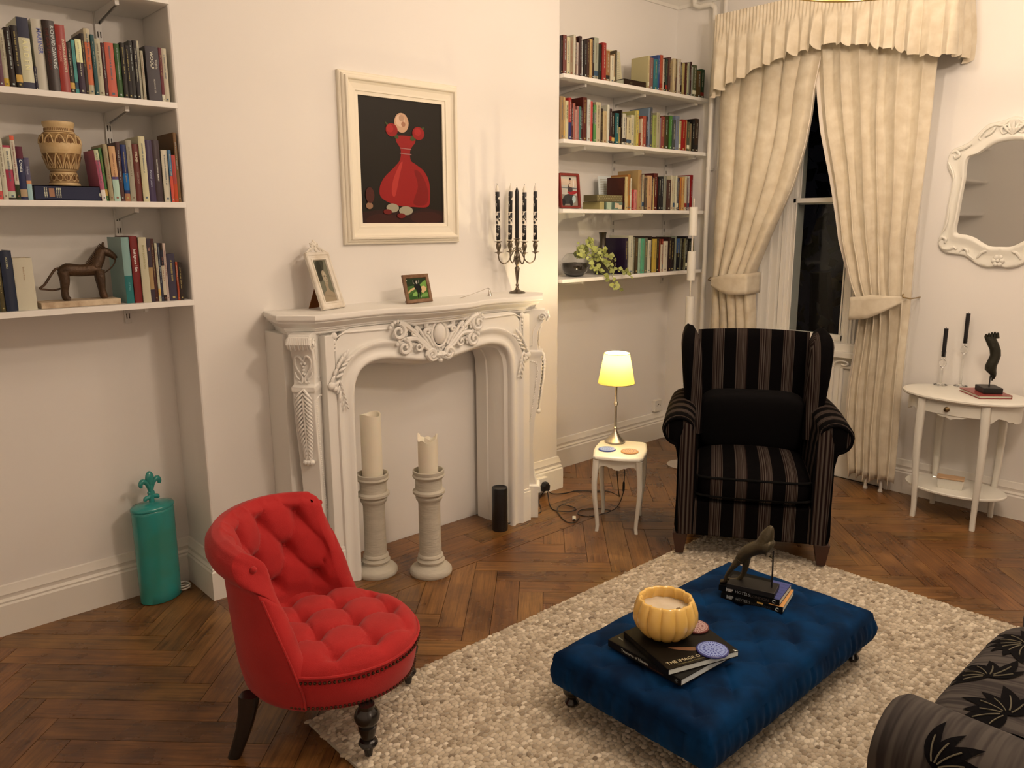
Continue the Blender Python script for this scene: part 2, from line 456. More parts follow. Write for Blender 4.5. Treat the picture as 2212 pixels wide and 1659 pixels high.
# carved scroll rail under the sill
mb = MB()
for k in range(9):
    y = -.5 + k * .125
    pts = [Vector((.010 - .0 * t, y + .05 * math.cos(t) * (1 - t / 8), WZ0 - .07 + .022 * math.sin(t) * (1 - t / 8))) for t in [j * .5 for j in range(12)]]
    mb.tube(pts, .006, 6)
mb.build('carved_rail', M_trim, win)
# night outside: a few distant lights among dark trees
tr = thing('garden_tree', 'dark leafy tree barely visible through the night window', 'tree', (9.5, 4.4, -3.0))
mb = MB(); mb.tube([(0, 0, 0), (.05, .1, 2), (-.1, .2, 4)], [.25, .2, .12], 8); mb.build('trunk', mat('bark', (.012, .01, .008), .9), tr)
mb = MB()
rr = random.Random(3)
for k in range(700):
    a = rr.uniform(0, 2 * PI); b = rr.uniform(-1, 1); q = math.sqrt(1 - b * b); rad = rr.uniform(.75, 1.0) * 1.7
    c = Vector((q * math.cos(a) * rad, q * math.sin(a) * rad, 4.6 + b * rad * 1.1)); n = Vector((rr.uniform(-1, 1), rr.uniform(-1, 1), rr.uniform(-1, 1))).normalized()
    u = n.orthogonal().normalized() * .12; v = n.cross(u).normalized() * .07
    mb.add([c - u, c + v, c + u, c - v], [(0, 1, 2, 3)])
mb.build('foliage', mat('night_leaf', (.008, .016, .005), .8), tr, smooth=0, fix=False)
for k, (x, y, z) in enumerate(((16.0, 7.05, 1.02), (17.0, 8.9, 2.0))):
    st = thing('street_lamp', ['distant street lamp glinting low right in the dark window pane', 'faint far street lamp seen left in the dark window pane'][k], 'lamp', (x, y, -3))
    mb = MB(); mb.tube([(0, 0, 0), (0, 0, z + 3 - .1)], .05, 8); mb.build('pole', M_black, st)
    mb = MB(); mb.ball((0, 0, z + 3), .05 if k == 0 else .03, 8, 6); mb.ball((0, .1, z + 2.9), .03, 8, 6)
    mb.build('lamp_head', mat('night_lamp', (.8, .9, 1), .5, emit=(.6, .8, 1.0), estr=1.5), st)
mb = MB(); mb.box((XR + .5, -8, -3.2), (30, 22, -3.0)); struct(mb.build('ground', mat('night_ground', (.03, .035, .03), .9), smooth=0))
# ============================================================ LIGHT FITTINGS
M_gold = mat('brass_gold', (0.80, 0.58, 0.22), 0.25, metal=1.0)
M_bulb = mat('bulb_glow', (1, .9, .7), .4, emit=(1.0, .80, .50), estr=12.0)
def chandelier(name, label, c, rad, power, n):
    t = thing(name, label, 'ceiling lamp', (c.x, c.y, ZC))
    dz = c.z - ZC
    mb = MB(); mb.rings([[Vector(((rad + dr) * math.cos(2 * PI * i / 72), (rad + dr) * math.sin(2 * PI * i / 72), dz + h)) for dr, h in ((0, -.012), (.010, -.008), (.012, .014), (-.012, .014), (-.010, -.008))] for i in range(73)], cap=False)
    mb.build('ring', M_gold, t)
    mb = MB()
    for k in range(3):
        a = 2 * PI * k / 3
        mb.tube([(rad * math.cos(a), rad * math.sin(a), dz), (0, 0, dz + .5)], .003, 6)
    mb.tube([(0, 0, dz + .5), (0, 0, 0)], .004, 6)
    mb.build('suspension', M_black, t)
    mb = MB(); mb.lathe([(0.001, -.03), (.05, -.03), (.06, 0), (.001, 0)], 20); mb.build('ceiling_rose', M_gold, t)
    for k in range(n):
        a = 2 * PI * (k + .5) / n
        p = Vector((rad * math.cos(a), rad * math.sin(a), dz + .02))
        mb = MB(); mb.lathe([(.014, 0), (.016, .03), (.012, .035)], 10, p); s_ = mb.build('bulb_holder', M_gold, t)
        mb = MB(); mb.ball(p + Vector((0, 0, .06)), .022, 10, 8, (1, 1, 1.3)); mb.build('bulb', M_bulb, s_).visible_shadow = True
        lamp('bulb_light', (p.x, p.y, p.z + .12), power / n, .05, parent=t)
    return t
chandelier('ring_chandelier', 'thin brass ring ceiling lamp above the blue ottoman, rim at top edge of view', CHAND, .40, P_CHAND, 4)
chandelier('ring_chandelier', 'second brass ring ceiling lamp hanging near the sofa, outside the view', PEND, .12, P_PEND, 3)
# table lamp beside the camera (outside the frame)
t = thing('table_lamp', 'lamp with cream drum shade on a round stand beside the viewer, outside the view', 'table lamp', (STDL.x, STDL.y, 0.0))
mb = MB(); mb.lathe([(.13, 0), (.13, .02), (.02, .04), (.015, .95), (.03, .97), (.02, 1.0)], 20); mb.build('stand', M_nickel, t)
mb = MB(); mb.rings([[Vector((r_ * math.cos(2 * PI * i / 32), r_ * math.sin(2 * PI * i / 32), z)) for i in range(32)] for r_, z in ((.15, .98), (.11, 1.22))], cap=False)
M_shade2 = mat('cream_shade', (.85, .72, .48), .8)
mb.build('lamp_shade', M_shade2, t)
lamp('lamp_light', (0, 0, 1.30), P_STD, .07, parent=t)
# ============================================================ FIREPLACE SURROUND
fs = thing('fireplace_surround', 'ornate white carved fireplace surround with serpentine mantel on the chimney breast', 'fireplace', (2.25, BY, 0))
def Lx(x): return x - 2.25
def Ly(y): return y - BY
MZ = 1.235
def plan(dx, dy):
    """mantel outline, half plan mirrored; dx side inset, dy front inset"""
    h = [(.735 - dx, 0), (.775 - dx, -.17), (.775 - dx, -.20 + dy * .2), (.66 - dx * .6, -.315 + dy), (.55, -.318 + dy), (.40, -.300 + dy), (.30, -.300 + dy), (.235, -.318 + dy), (.19, -.345 + dy), (.12, -.362 + dy), (.0, -.368 + dy)]
    return h + [(-x, y) for x, y in reversed(h[:-1])]
mb = MB()
prof = [(0.006, 0.0), (.001, -.003), (.0, -.008), (.0, -.020), (.003, -.025), (.012, -.027), (.012, -.034), (.020, -.042), (.036, -.050), (.046, -.058), (.046, -.063), (.054, -.064), (.054, -.072), (.062, -.074), (.062, -.085)]
mb.rings([[Vector((x, y, MZ + z)) for x, y in plan(d * .8, d)] for d, z in reversed(prof)])
mb.build('mantel_shelf', M_plast, fs, smooth=26)
# opening outline (x from centre, z) left spring -> right spring
arch = [(-.47, 0.0), (-.47, .80), (-.462, .90), (-.44, .955), (-.40, .99), (-.33, 1.005), (-.25, 1.0), (-.17, .985), (-.09, .972), (0, .968)]
arch = smoothp([(x, 0, z) for x, z in arch[1:]], 5)
archL = [(-.47, 0.0)] + [(p.x, p.z) for p in arch]
opening = archL + [(-x, z) for x, z in reversed(archL[:-1])]
# front panel: strips between opening edge and frieze top / pilaster outer edge
FY = -.265
def front_panel(y, out, zt, name, ins):
    mb = MB(); n = len(opening); rs = []
    for (x, z) in opening:
        xi = x + (ins if x < 0 else -ins) * (1 if z < .9 else .3); 
        ox = max(-out, min(out, x * 1.0)); 
        x = x - .002 if x < 0 else x + .002
        if z < .90: o = (-out + .002 if x < 0 else out - .002, z)
        else:
            t = min(1, (z - .90) / .07); o = (lerp(-out if x < 0 else out, x, t * t), lerp(z, zt, min(1, t * 1.2)))
        rs.append([Vector((x, y, z)), Vector((o[0], y, o[1])), Vector((o[0], y + .03, o[1])), Vector((x, y + .03, z))])
    mb.rings(rs)
    mb.build(name, M_plast, fs, smooth=0)
front_panel(FY, .60, 1.16, 'frieze_panel', 0)
# moulding following the opening (three rounds) and stepped reveal behind it
def offs(pts, d):
    out = []
    for i, (x, z) in enumerate(pts):
        a = Vector(pts[max(i - 1, 0)]); b = Vector(pts[min(i + 1, len(pts) - 1)]); t = (b - a).normalized()
        out.append((x - t.y * d, z + t.x * d))
    return out
def follow(d0, prof, name):
    rs = []
    base = opening
    for i, (x, z) in enumerate(base):
        a = Vector(base[max(i - 1, 0)]); b = Vector(base[min(i + 1, len(base) - 1)]); t = (b - a).normalized(); nx, nz = -t.y, t.x
        rs.append([Vector((x + nx * (d0 + o), FY + y, z + nz * (d0 + o))) for o, y in prof])
    m_ = MB(); m_.rings(rs); return m_.build(name, M_plast, fs, smooth=50)
follow(0, [(0, .02), (0, -.008), (.008, -.018), (.018, -.020), (.030, -.012), (.045, -.006), (.060, -.010), (.072, -.022), (.082, -.022), (.088, -.008), (.088, .02)], 'arch_moulding')
follow(-.034, [(0, .235), (0, .15), (.006, .145), (.006, .075), (.018, .060), (.018, .03), (.034, .018), (.045, .235)], 'reveal')
# raised panel lines in the frieze
mb = MB()
for s in (-1, 1):
    mb.tube([(s * x, FY - .002, z) for x, z in ((.545, .95), (.545, 1.125), (.50, 1.145), (.27, 1.140))], .005, 6)
tag(mb.build('frieze_bead', M_plast, fs), kind='stuff')
# entablature band under the mantel
mb = MB()
mb.rings([[Vector((x, y, z)) for x, y in plan(.055, d)] for z, d in ((1.125, .088), (1.150, .082), (1.155, .070), (1.152, .060))])
mb.build('cornice_band', M_plast, fs, smooth=40)
# pilasters beside the opening
for s in (-1, 1):
    mb = MB(); x0, x1 = sorted((s * .555, s * .60))
    mb.box((x0, FY - .012, .17), (x1, -.02, 1.14)); mb.box((x0 - .004, FY - .02, 0), (x1 + .004, -.02, .17)); mb.box((x0 - .002, FY - .016, .17), (x1 + .002, -.02, .185))
    mb.build('pilaster', M_plast, fs, smooth=0, bevel=.003)
    mb = MB(); x0, x1 = sorted((s * .60, s * .735)); mb.box((x0, FY + .10, 0), (x1, 0, 1.15)); mb.build('side_block', M_plast, fs, smooth=0, bevel=.003)
# console legs on the corners, turned 45 degrees, S profile in side view
cons_prof = [(0, .052), (.165, .052), (.17, .060), (.185, .060), (.19, .045), (.25, .030), (.40, .022), (.55, .034), (.68, .052), (.80, .068), (.87, .072), (.905, .066), (.915, .074), (.935, .074), (.94, .052), (.99, .046), (1.04, .050), (1.08, .068), (1.11, .088), (1.135, .092), (1.155, .088), (1.16, .05)]
for s in (-1, 1):
    base = Vector((s * .655, -.215, 0)); d = Vector((s * c45, -c45, 0)); w = Vector((-d.y, d.x, 0))
    def P(u, f, z): return base + w * u + d * f + Vector((0, 0, z))
    mb = MB(); hw = .046
    prof_ = [(z, r) for z, r in cons_prof]
    rs = [[P(-hw * k, -.10, z), P(-hw * k, r, z), P(hw * k, r, z), P(hw * k, -.10, z)] for (z, r), k in [((z, r), (1.1 if z < .19 or .905 < z < .94 else (1.0 if z > .9 else lerp(.80, 1.0, z / .9)))) for z, r in prof_]]
    mb.rings(rs); mb.build('console_leg', M_plast, fs, smooth=25, bevel=.003)
    # acanthus leaf down the front
    mb = MB()
    zs = [.895 - k * .0175 for k in range(17)]
    for k, z in enumerate(zs):
        r = interp([(a, b) for a, b in cons_prof], z); wd = .036 * (1 - (k / 20) ** 2) 
        for q in (-1, 1):
            pts = [P(q * u * wd, r + .004 + .014 * math.sin(u * PI * .8) * (1 - .3 * u), z + .030 * (1 - u) - .012 * u * u) for u in (0, .25, .5, .75, 1.0)]
            mb.tube(pts, [.0065, .0075, .0075, .0065, .003], 6, flat=.6)
    mb.tube([P(0, interp(cons_prof, z) + .012, z) for z in zs], [.006] * 17, 6)
    for a in (-.7, 0, .7): mb.ball(P(math.sin(a) * .02, interp(cons_prof, .60) + .012, .60), .014, 8, 6)
    mb.build('acanthus_leaf', M_plast, fs)
    # leafy lip on top and heart-shaped strapwork
    mb = MB()
    for k in range(11):
        u = (k - 5) / 5 * .044
        mb.tube([P(u * .7, .055, 1.150), P(u * .95, .098, 1.140), P(u * 1.05, .106, 1.118), P(u * 1.02, .094, 1.098 - .004 * (k % 2))], [.006, .0075, .007, .004], 6)
    mb.tube([P(-.052, .082, 1.125), P(.052, .082, 1.125)], .018, 10)
    for q in (-1, 1):
        sp = [P(q * .056, .07 + .02 * (1 - t / 12) * math.cos(t), 1.120 + .02 * (1 - t / 12) * math.sin(t)) for t in [j * .6 for j in range(18)]]
        mb.tube(sp, .004, 5)
    mb.build('leaf_scroll', M_plast, fs)
    mb = MB(); fr = .052
    for q in (-1, 1):
        hp = [(0, 1.035), (.012, 1.062), (.028, 1.060), (.034, 1.035), (.028, 1.010), (.012, .985), (.004, .965), (.010, .950), (.024, .952)]
        mb.tube(smoothp([P(q * u, interp(cons_prof, z) + .006, z) for u, z in hp], 4), .0045, 6)
        mb.tube(smoothp([P(q * u, interp(cons_prof, z) + .005, z) for u, z in ((.016, .962), (.030, .975), (.036, .995))], 4), [.004] * 9, 6)
    for u, z in ((0, 1.045), (-.007, 1.03), (.007, 1.03), (0, 1.017), (0, 1.003), (-.005, .99), (.004, .985)): mb.ball(P(u, interp(cons_prof, z) + .006, z), .007, 8, 6)
    mb.build('heart_relief', M_plast, fs)
    # beaded panel on both cheeks, beads as one carved string
    mb = MB()
    for q in (-1, 1):
        loop = [(-.045, .86), (-.045, .30), (-.012, .45), (.015, .60), (.035, .74), (.048, .83), (.040, .875), (.0, .885), (-.045, .875), (-.045, .86)]
        path = []
        for (f0, z0), (f1, z1) in zip(loop, loop[1:]):
            L_ = math.hypot(f1 - f0, z1 - z0); n = max(1, int(L_ / .009))
            path += [(lerp(f0, f1, k / n), lerp(z0, z1, k / n)) for k in range(n)]
        for f, z in path: mb.ball(P(q * .0465 * lerp(.82, 1.0, z / .9), f, z), .0042, 6, 4)
        mb.tube([P(q * .0465, f - .05 if 0 else f, z) for f, z in ((-.03, 1.11), (-.03, .96), (.02, .965), (.022, 1.04), (.045, 1.09))], .003, 5)
    tag(mb.build('beading', M_plast, fs), kind='stuff')
    # corner leaf sprays on the arch and frieze
    mb = MB()
    def Q(x, z, o=0): return Vector((s * x, FY - .018 - o, z))
    def leaf(x, z, ang, L_, w):
        R_ = Matrix.Rotation(s * ang, 3, 'Y')
        mb.ball(Q(x, z, .004), 1.0, 8, 6, (w, .007, L_), mat=R_)
    for k in range(6):
        t = k / 5; x = lerp(.492, .566, t); z = lerp(1.050, .945, t * t * .6 + t * .4)
        leaf(x + .010, z + .006, -.5, .020, .008); leaf(x - .008, z - .012, -1.2, .020, .007)
    for k in range(6):
        t = k / 5; x = lerp(.548, .520, t); z = lerp(.925, .815, t); w = 1 - .5 * t
        leaf(x + .010, z, -.35, .022 * w, .007 * w); leaf(x - .010, z + .004, .45, .020 * w, .007 * w)
    mb.ball(Q(.582, .925, .004), .018, 8, 6, (1, .6, 1)); mb.ball(Q(.565, .91, .004), .013, 8, 6, (1, .6, 1))
    for x, z, r in ((.552, 1.135, .016), (.572, 1.12, .011), (.555, 1.11, .010), (.552, 1.09, .008), (.553, 1.073, .006)): mb.ball(Q(x, z, -.012), r, 8, 6, (1, .6, 1))
    mb.build('leaf_spray', M_plast, fs)
# centre cartouche with scrolls
mb = MB(); cy_ = FY - .012
mb.ball((-.005, cy_ - .018, 1.095), .040, 16, 12, (.85, .55, 1.25))
mb.tube([Vector((-.005 + .044 * math.cos(t), cy_ - .014, 1.094 + .060 * math.sin(t))) for t in [2 * PI * k / 40 for k in range(41)]], .007, 8)
mb.rings([[Vector((-.005 + q * .066 * math.cos(t) * (1 + .10 * math.cos(5 * t)), y_, 1.090 + q * .084 * math.sin(t) * (1 + .06 * math.cos(4 * t)))) for t in [2 * PI * k / 60 for k in range(60)]] for q, y_ in ((1, FY + .002), (1, cy_ - .004), (.92, cy_ - .010), (.6, cy_ - .010))])
mb.build('cartouche', M_plast, fs)
mb = MB()
def C(x, z, o=0): return Vector((x, cy_ - .012 - o, z))
for k in range(20):
    a = 2 * PI * k / 20; mb.ball(C(-.005 + .052 * math.cos(a), 1.092 + .068 * math.sin(a)), .0055, 6, 4)
tag(mb.build('beading', M_plast, fs), kind='stuff')
mb = MB()
def scroll(cx, cz, r0, a0, turns, sgn, rad, s, tail=None):
    pts = []
    n = int(14 * turns)
    for k in range(n + 1):
        t = k / n; a = a0 + sgn * 2 * PI * turns * t; r = r0 * (1 - .82 * t)
        pts.append(C(s * (cx + r * math.cos(a)), cz + r * math.sin(a), .010 * t))
    if tail: pts = smoothp([C(s * x, z) for x, z in tail] + [pts[0]], 5)[:-1] + pts
    n = len(pts)
    mb.tube(pts, [max(.004, 1.3 * rad * (.55 + .45 * math.sin(PI * min(1, k / n * 1.3)))) for k in range(n)], 7)
for s in (-1, 1):
    scroll(.235, 1.125, .040, PI * .5, 1.4, 1 if s else 1, .010, s, [(.03, 1.005), (.10, 1.07), (.16, 1.125), (.20, 1.155)])
    scroll(.205, 1.050, .036, PI * .6, 1.3, 1, .010, s, [(.02, 1.0), (.08, 1.035), (.13, 1.08), (.17, 1.085)])
    scroll(.150, 1.115, .022, PI * .6, 1.2, 1, .007, s, [(.05, 1.03), (.09, 1.085), (.125, 1.13)])
    scroll(.125, 1.045, .026, PI * .6, 1.2, 1, .007, s, [(.04, 1.0), (.07, 1.03), (.10, 1.065)])
    scroll(.060, 1.170, .022, -PI * .2, 1.3, 1, .010, s, [(.04, 1.12), (.075, 1.13)])
    scroll(.075, 1.110, .018, -PI * .5, 1.2, 1, .008, s, [(.04, 1.04), (.06, 1.07)])
    scroll(.050, 1.000, .026, 0, 1.2, 1, .010, s, [(.01, .985), (.05, .975)])
    for k in range(9):      # leaf lobes on the big scrolls
        a = PI * (.15 + k * .12)
        for (cx, cz, r0) in ((.235, 1.125, .046), (.205, 1.050, .040)):
            mb.ball(C(s * (cx + r0 * math.cos(a)), cz + r0 * math.sin(a)), .009, 6, 5, (1, .6, 1))
    for k in range(5):
        mb.tube([C(0, 1.012, .006), C(s * (.004 + k * .006), .995, .012), C(s * (.006 + k * .010), .972 + k * .004, .004)], [.004, .006, .003], 6)
    mb.tube(smoothp([C(s * .03, 1.165), C(s * .10, 1.17), C(s * .14, 1.15), C(s * .18, 1.165)], 4), [.004 + .004 * math.sin(PI * k / 12) for k in range(13)], 6)
mb.ball(C(0, 1.175), .018, 10, 8, (.8, .7, 1.2)); mb.ball(C(0, .968), .012, 8, 6)
mb.build('scroll_carving', M_plast, fs)

# ============================================================ SHELVES
SHL = [('top shelf', 2.062), ('second shelf', 1.690), ('bottom shelf', 1.306)]
SHR = [('top shelf', 2.420), ('second shelf', 2.070), ('third shelf', 1.683), ('bottom shelf', 1.280)]
def shelf(x0, x1, zt, label, grp, ups, group_d=.31, yf=3.205):
    t = thing('alcove_shelf', label, 'shelf', (x0, AY, zt), group=grp)
    mb = MB(); mb.box((0, yf - AY, -.0215), (x1 - x0, -.002, 0)); mb.build('board', M_shelf, t, smooth=0, bevel=.0015)
    for u in ups:
        m2 = MB()
        m2.prism([(-.012, -.0215), (-.245, -.0215), (-.250, -.030), (-.235, -.040), (-.040, -.062), (-.012, -.066)], -.0012, .0012, mat=Matrix(((0, 0, 1, u - x0 - .007), (1, 0, 0, 0), (0, 1, 0, 0), (0, 0, 0, 1))))
        m2.prism([(-.012, -.0215), (-.245, -.0215), (-.250, -.030), (-.235, -.040), (-.040, -.062), (-.012, -.066)], -.0012, .0012, mat=Matrix(((0, 0, 1, u - x0 + .007), (1, 0, 0, 0), (0, 1, 0, 0), (0, 0, 0, 1))))
        m2.box((u - x0 - .007, -.250, -.0245), (u - x0 + .007, -.012, -.0217))
        m2.box((u - x0 - .007, -.252, -.040), (u - x0 + .007, -.236, -.024))
        m2.build('bracket', M_steel, t, smooth=0)
    return t
UL = [1.045, .35]; UR = [3.60, 4.155, 4.72]
for nm, z in [('uppermost shelf', 2.435)] + SHL:
    shelf(XL + .02, BX0 - .004 if nm != 'x' else 0, z, 'white bracketed %s of the left alcove%s' % (nm, {'uppermost shelf': ' cut by the top of view', 'top shelf': ' holding a row of books', 'second shelf': ' holding the beige urn', 'bottom shelf': ' holding the horse figure'}[nm]), 'white shelves in the left alcove', UL)
for nm, z in SHR:
    shelf(BX1 + .003, 4.785, z, 'white bracketed %s of the right alcove%s' % (nm, {'top shelf': ' beside the curtain pelmet', 'second shelf': ' packed with books', 'third shelf': ' with red photo frame', 'bottom shelf': ' with trailing plant'}[nm]), 'white shelves in the right alcove', [u for u in UR])
def upright(x, z0, z1, label):
    t = thing('shelf_upright', label, 'shelf rail', (x, AY, z0), group='slotted white shelf rails')
    mb = MB(); mb.box((-.0125, -.012, 0), (.0125, -.001, z1 - z0)); mb.build('rail', M_steel, t, smooth=0, bevel=.001)
    mb = MB(); n = int((z1 - z0) / .050)
    for k in range(n):
        for s in (-.005, .005): mb.box((s - .0018, -.0128, .02 + k * .05), (s + .0018, -.0119, .042 + k * .05))
    tag(mb.build('slots', M_dark, t, smooth=0), kind='stuff')
upright(UL[0], 1.20, 2.62, 'slotted white rail behind the shelves of the left alcove, right one')
upright(UL[1], 1.20, 2.62, 'slotted white rail behind the left alcove shelves, left one outside view')
upright(UR[0], 1.17, 2.52, 'slotted white rail at the chimney end of the right alcove')
upright(UR[1], 1.17, 2.52, 'slotted white rail at the middle of the right alcove')
upright(UR[2], 1.17, 2.52, 'slotted white rail at the window end of the right alcove')

# ============================================================ RUG of felted wool loops
rug = thing('area_rug', 'cream and grey chunky felted wool rug under the blue ottoman', 'rug', (0, 0, 0))
RX0, RX1, RY0, RY1 = 1.05, 3.44, 0.42, 2.155
mb = MB(); mb.box((RX0 + .014, RY0 + .014, .001), (RX1 - .014, RY1 - .014, .011)); mb.build('backing', mat('rug_back', (.42, .38, .31), .95), rug, smooth=0)
def rugmat():
    m = mat('rug_wool', (.70, .66, .56), .95, sheen=.3, bump=.4, bscale=240)
    N = m.node_tree.nodes; L = m.node_tree.links
    at = N.new('ShaderNodeAttribute'); at.attribute_name = 'tone'
    r = N.new('ShaderNodeValToRGB'); e = r.color_ramp.elements
    e[0].color = (.20, .155, .105, 1); e[1].color = (.78, .71, .58, 1); e[0].position = .0; e[1].position = 1
    k = e.new(.35); k.color = (.38, .315, .225, 1); k = e.new(.65); k.color = (.56, .49, .375, 1)
    L.new(at.outputs['Fac'], r.inputs[0]); L.new(r.outputs[0], N['Principled BSDF'].inputs['Base Color'])
    return m
rr = random.Random(11); mb = MB(); tones = []
dome = []
for ring, (q, h) in enumerate(((1.0, 0.0), (.93, .45), (.62, .85))):
    for k in range(7): dome.append((q * math.cos(2 * PI * k / 7), q * math.sin(2 * PI * k / 7), h))
dome.append((0, 0, 1.0))
df = []
for r_ in range(2):
    for k in range(7): df.append((r_ * 7 + k, r_ * 7 + (k + 1) % 7, (r_ + 1) * 7 + (k + 1) % 7, (r_ + 1) * 7 + k))
df += [(14 + k, 14 + (k + 1) % 7, 21) for k in range(7)]
ny = int((RY1 - RY0) / .0142)
for j in range(ny + 1):
    y = RY0 + .009 + j * (RY1 - RY0 - .018) / ny; x = RX0 + rr.uniform(.0, .03)
    while x < RX1 - .004:
        L_ = rr.uniform(.016, .029); a = rr.gauss(0, .25); cx, cy = min(x + L_ / 2, RX1 - .006), y + rr.uniform(-.0035, .0035)
        hl, hwid, hh = L_ * .56, rr.uniform(.0080, .0104), rr.uniform(.0045, .0085)
        ca, sa = math.cos(a), math.sin(a)
        mb.add([(cx + dx * hl * ca - dy * hwid * sa, cy + dx * hl * sa + dy * hwid * ca, .009 + dz * hh) for dx, dy, dz in dome], df)
        tones += [max(0, min(1, rr.gauss(.56, .19)))] * 22
        x += L_ * .93
o = mb.build('wool_loops', rugmat(), rug, smooth=180, fix=False)
at = o.data.attributes.new('tone', 'FLOAT', 'POINT'); at.data.foreach_set('value', tones)
tag(o, kind='stuff')
RT = .0225      # height of the rug's surface

# ============================================================ BLUE OTTOMAN
def tuft(p, q, amp, k=.42):
    return amp * (abs(math.sin(PI * p)) * abs(math.sin(PI * q))) ** k
M_velvet = mat('blue_velvet', (.0006, .034, .120), .75, spec=.08, sheen=.06, col2=(.0004, .010, .038), vscale=8, bump=.25, bscale=35)
M_velvet.node_tree.nodes['Principled BSDF'].inputs['Sheen Tint'].default_value = (.15, .35, .8, 1)
M_black_wood = mat('black_wood', (.012, .009, .008), .22, spec=.6)
OX0, OX1, OY0, OY1 = 1.695, 2.745, 1.045, 1.655
ot = thing('ottoman', 'large rectangular royal blue velvet ottoman with buttoned top on the rug', 'ottoman', ((OX0 + OX1) / 2, (OY0 + OY1) / 2, RT))
OW, OD = (OX1 - OX0) / 2, (OY1 - OY0) / 2
OZ0, OZ1 = .086, .205
def ofn(u, v):
    # u around (0..1) perimeter param, v: 0 bottom -> .35 top edge -> 1 centre
    return None
mb = MB()
NX, NY = 178, 106
TX, TY = 11, 7       # tufts
def edge_h(x, y):
    ax, ay = OW - abs(x), OD - abs(y); e = min(ax, ay); r = .035
    return 0 if e > r else -(r - math.sqrt(max(r * r - (r - max(e, 0)) ** 2, 0)))
def opt(u, v):
    # cosine spacing close to the edges
    x = -OW + 2 * OW * u; y = -OD + 2 * OD * v
    a = (x + OW) / (2 * OW) * TX; b = (y + OD) / (2 * OD) * TY
    p, q = (a + b) / 2 + .25, (a - b) / 2 + .25
    m_ = min(1, min(OW - abs(x), OD - abs(y)) / .07)
    z = OZ1 + edge_h(x, y) + (tuft(p, q, .0145, .36) - .0125) * m_
    # buttons
    dp, dq = p - round(p), q - round(q); z -= .009 * m_ * math.exp(-(dp * dp + dq * dq) * 50)
    crown = .020 * (1 - (x / OW) ** 4) * (1 - (y / OD) ** 4)
    return (x, y, z + crown)
mb.grid(opt, NX, NY)
# side skirt with soft vertical folds
def side(t):
    P_ = 4 * (OW + OD); s = t * P_
    if s < 2 * OW: return (-OW + s, -OD)
    s -= 2 * OW
    if s < 2 * OD: return (OW, -OD + s)
    s -= 2 * OD
    if s < 2 * OW: return (OW - s, OD)
    s -= 2 * OW
    return (-OW, OD - s)
NS = 2 * (NX - 1) + 2 * (NY - 1)
per = [(i, 0) for i in range(NX - 1)] + [(NX - 1, j) for j in range(NY - 1)] + [(NX - 1 - i, NY - 1) for i in range(NX - 1)] + [(0, NY - 1 - j) for j in range(NY - 1)]
rs = []
for k, f_ in enumerate((1, .93, .8, .55, .3, .1, .0)):
    ring = []
    for (i, j) in per:
        x, y, z = opt(i / (NX - 1), j / (NY - 1)); n = Vector((x / OW if abs(abs(x) - OW) < 1e-6 else 0, y / OD if abs(abs(y) - OD) < 1e-6 else 0)); 
        bul = .010 * math.sin(PI * min(f_ * 1.05, 1)) + .0025 * math.sin(i * .9 + j * .7) * (f_ * (1 - f_)) * 4
        fold = -.004 * max(0, math.cos((i if abs(n.y) else j) * 2 * PI / (NX / TX if abs(n.y) else NY / TY))) ** 12
        d = (bul + fold) if n.length else 0
        ring.append(Vector((x + n.x * d, y + n.y * d, lerp(OZ0, z, f_))))
    rs.append(ring)
rs.reverse(); mb.rings(rs, cap=False); mb.add([rs[0][0], rs[0][NX - 1], rs[0][NX + NY - 2], rs[0][2 * NX + NY - 3]], [(0, 3, 2, 1)])
o = mb.build('cushion', M_velvet, ot, smooth=180, fix=False)
bm = bmesh.new(); bm.from_mesh(o.data); bmesh.ops.remove_doubles(bm, verts=bm.verts, dist=1e-5); bmesh.ops.recalc_face_normals(bm, faces=bm.faces); bm.to_mesh(o.data); bm.free()
for a in range(-3, TX + 6):
    for b in range(-10, 12):
        p, q = a - .25, b - .25; aa, bb = p + q, p - q
        x, y = aa / TX * 2 * OW - OW, bb / TY * 2 * OD - OD
        if abs(x) < OW - .06 and abs(y) < OD - .05:
            z = opt((x + OW) / (2 * OW), (y + OD) / (2 * OD))[2]
            m2 = MB(); m2.ball((x, y, z + .001), .0055, 8, 5, (1, 1, .5)); m2.build('button', M_velvet, ot)
for sx in (-1, 1):
    for sy in (-1, 1):
        mb = MB(); mb.lathe([(.012, 0), (.020, .006), (.024, .016), (.015, .030), (.018, .036), (.028, .050), (.031, .064), (.027, .078), (.024, .090)], 18, (sx * (OW - .048), sy * (OD - .048), 0)); mb.build('foot', M_black_wood, ot)
OTOP = RT + OZ1 + .008

# ============================================================ RED SLIPPER CHAIR
M_red = mat('red_linen', (.46, .021, .022), .82, spec=.25, col2=(.39, .017, .018), vscale=9, sheen=.12, bump=.35, bscale=420)
M_nail = mat('nail_bronze', (.10, .045, .028), .3, metal=.8)
rc = thing('slipper_chair', 'red linen button-tufted slipper chair with rolled back and nailhead trim', 'chair', (1.144, 2.124, 0), -PI / 4 - .07)
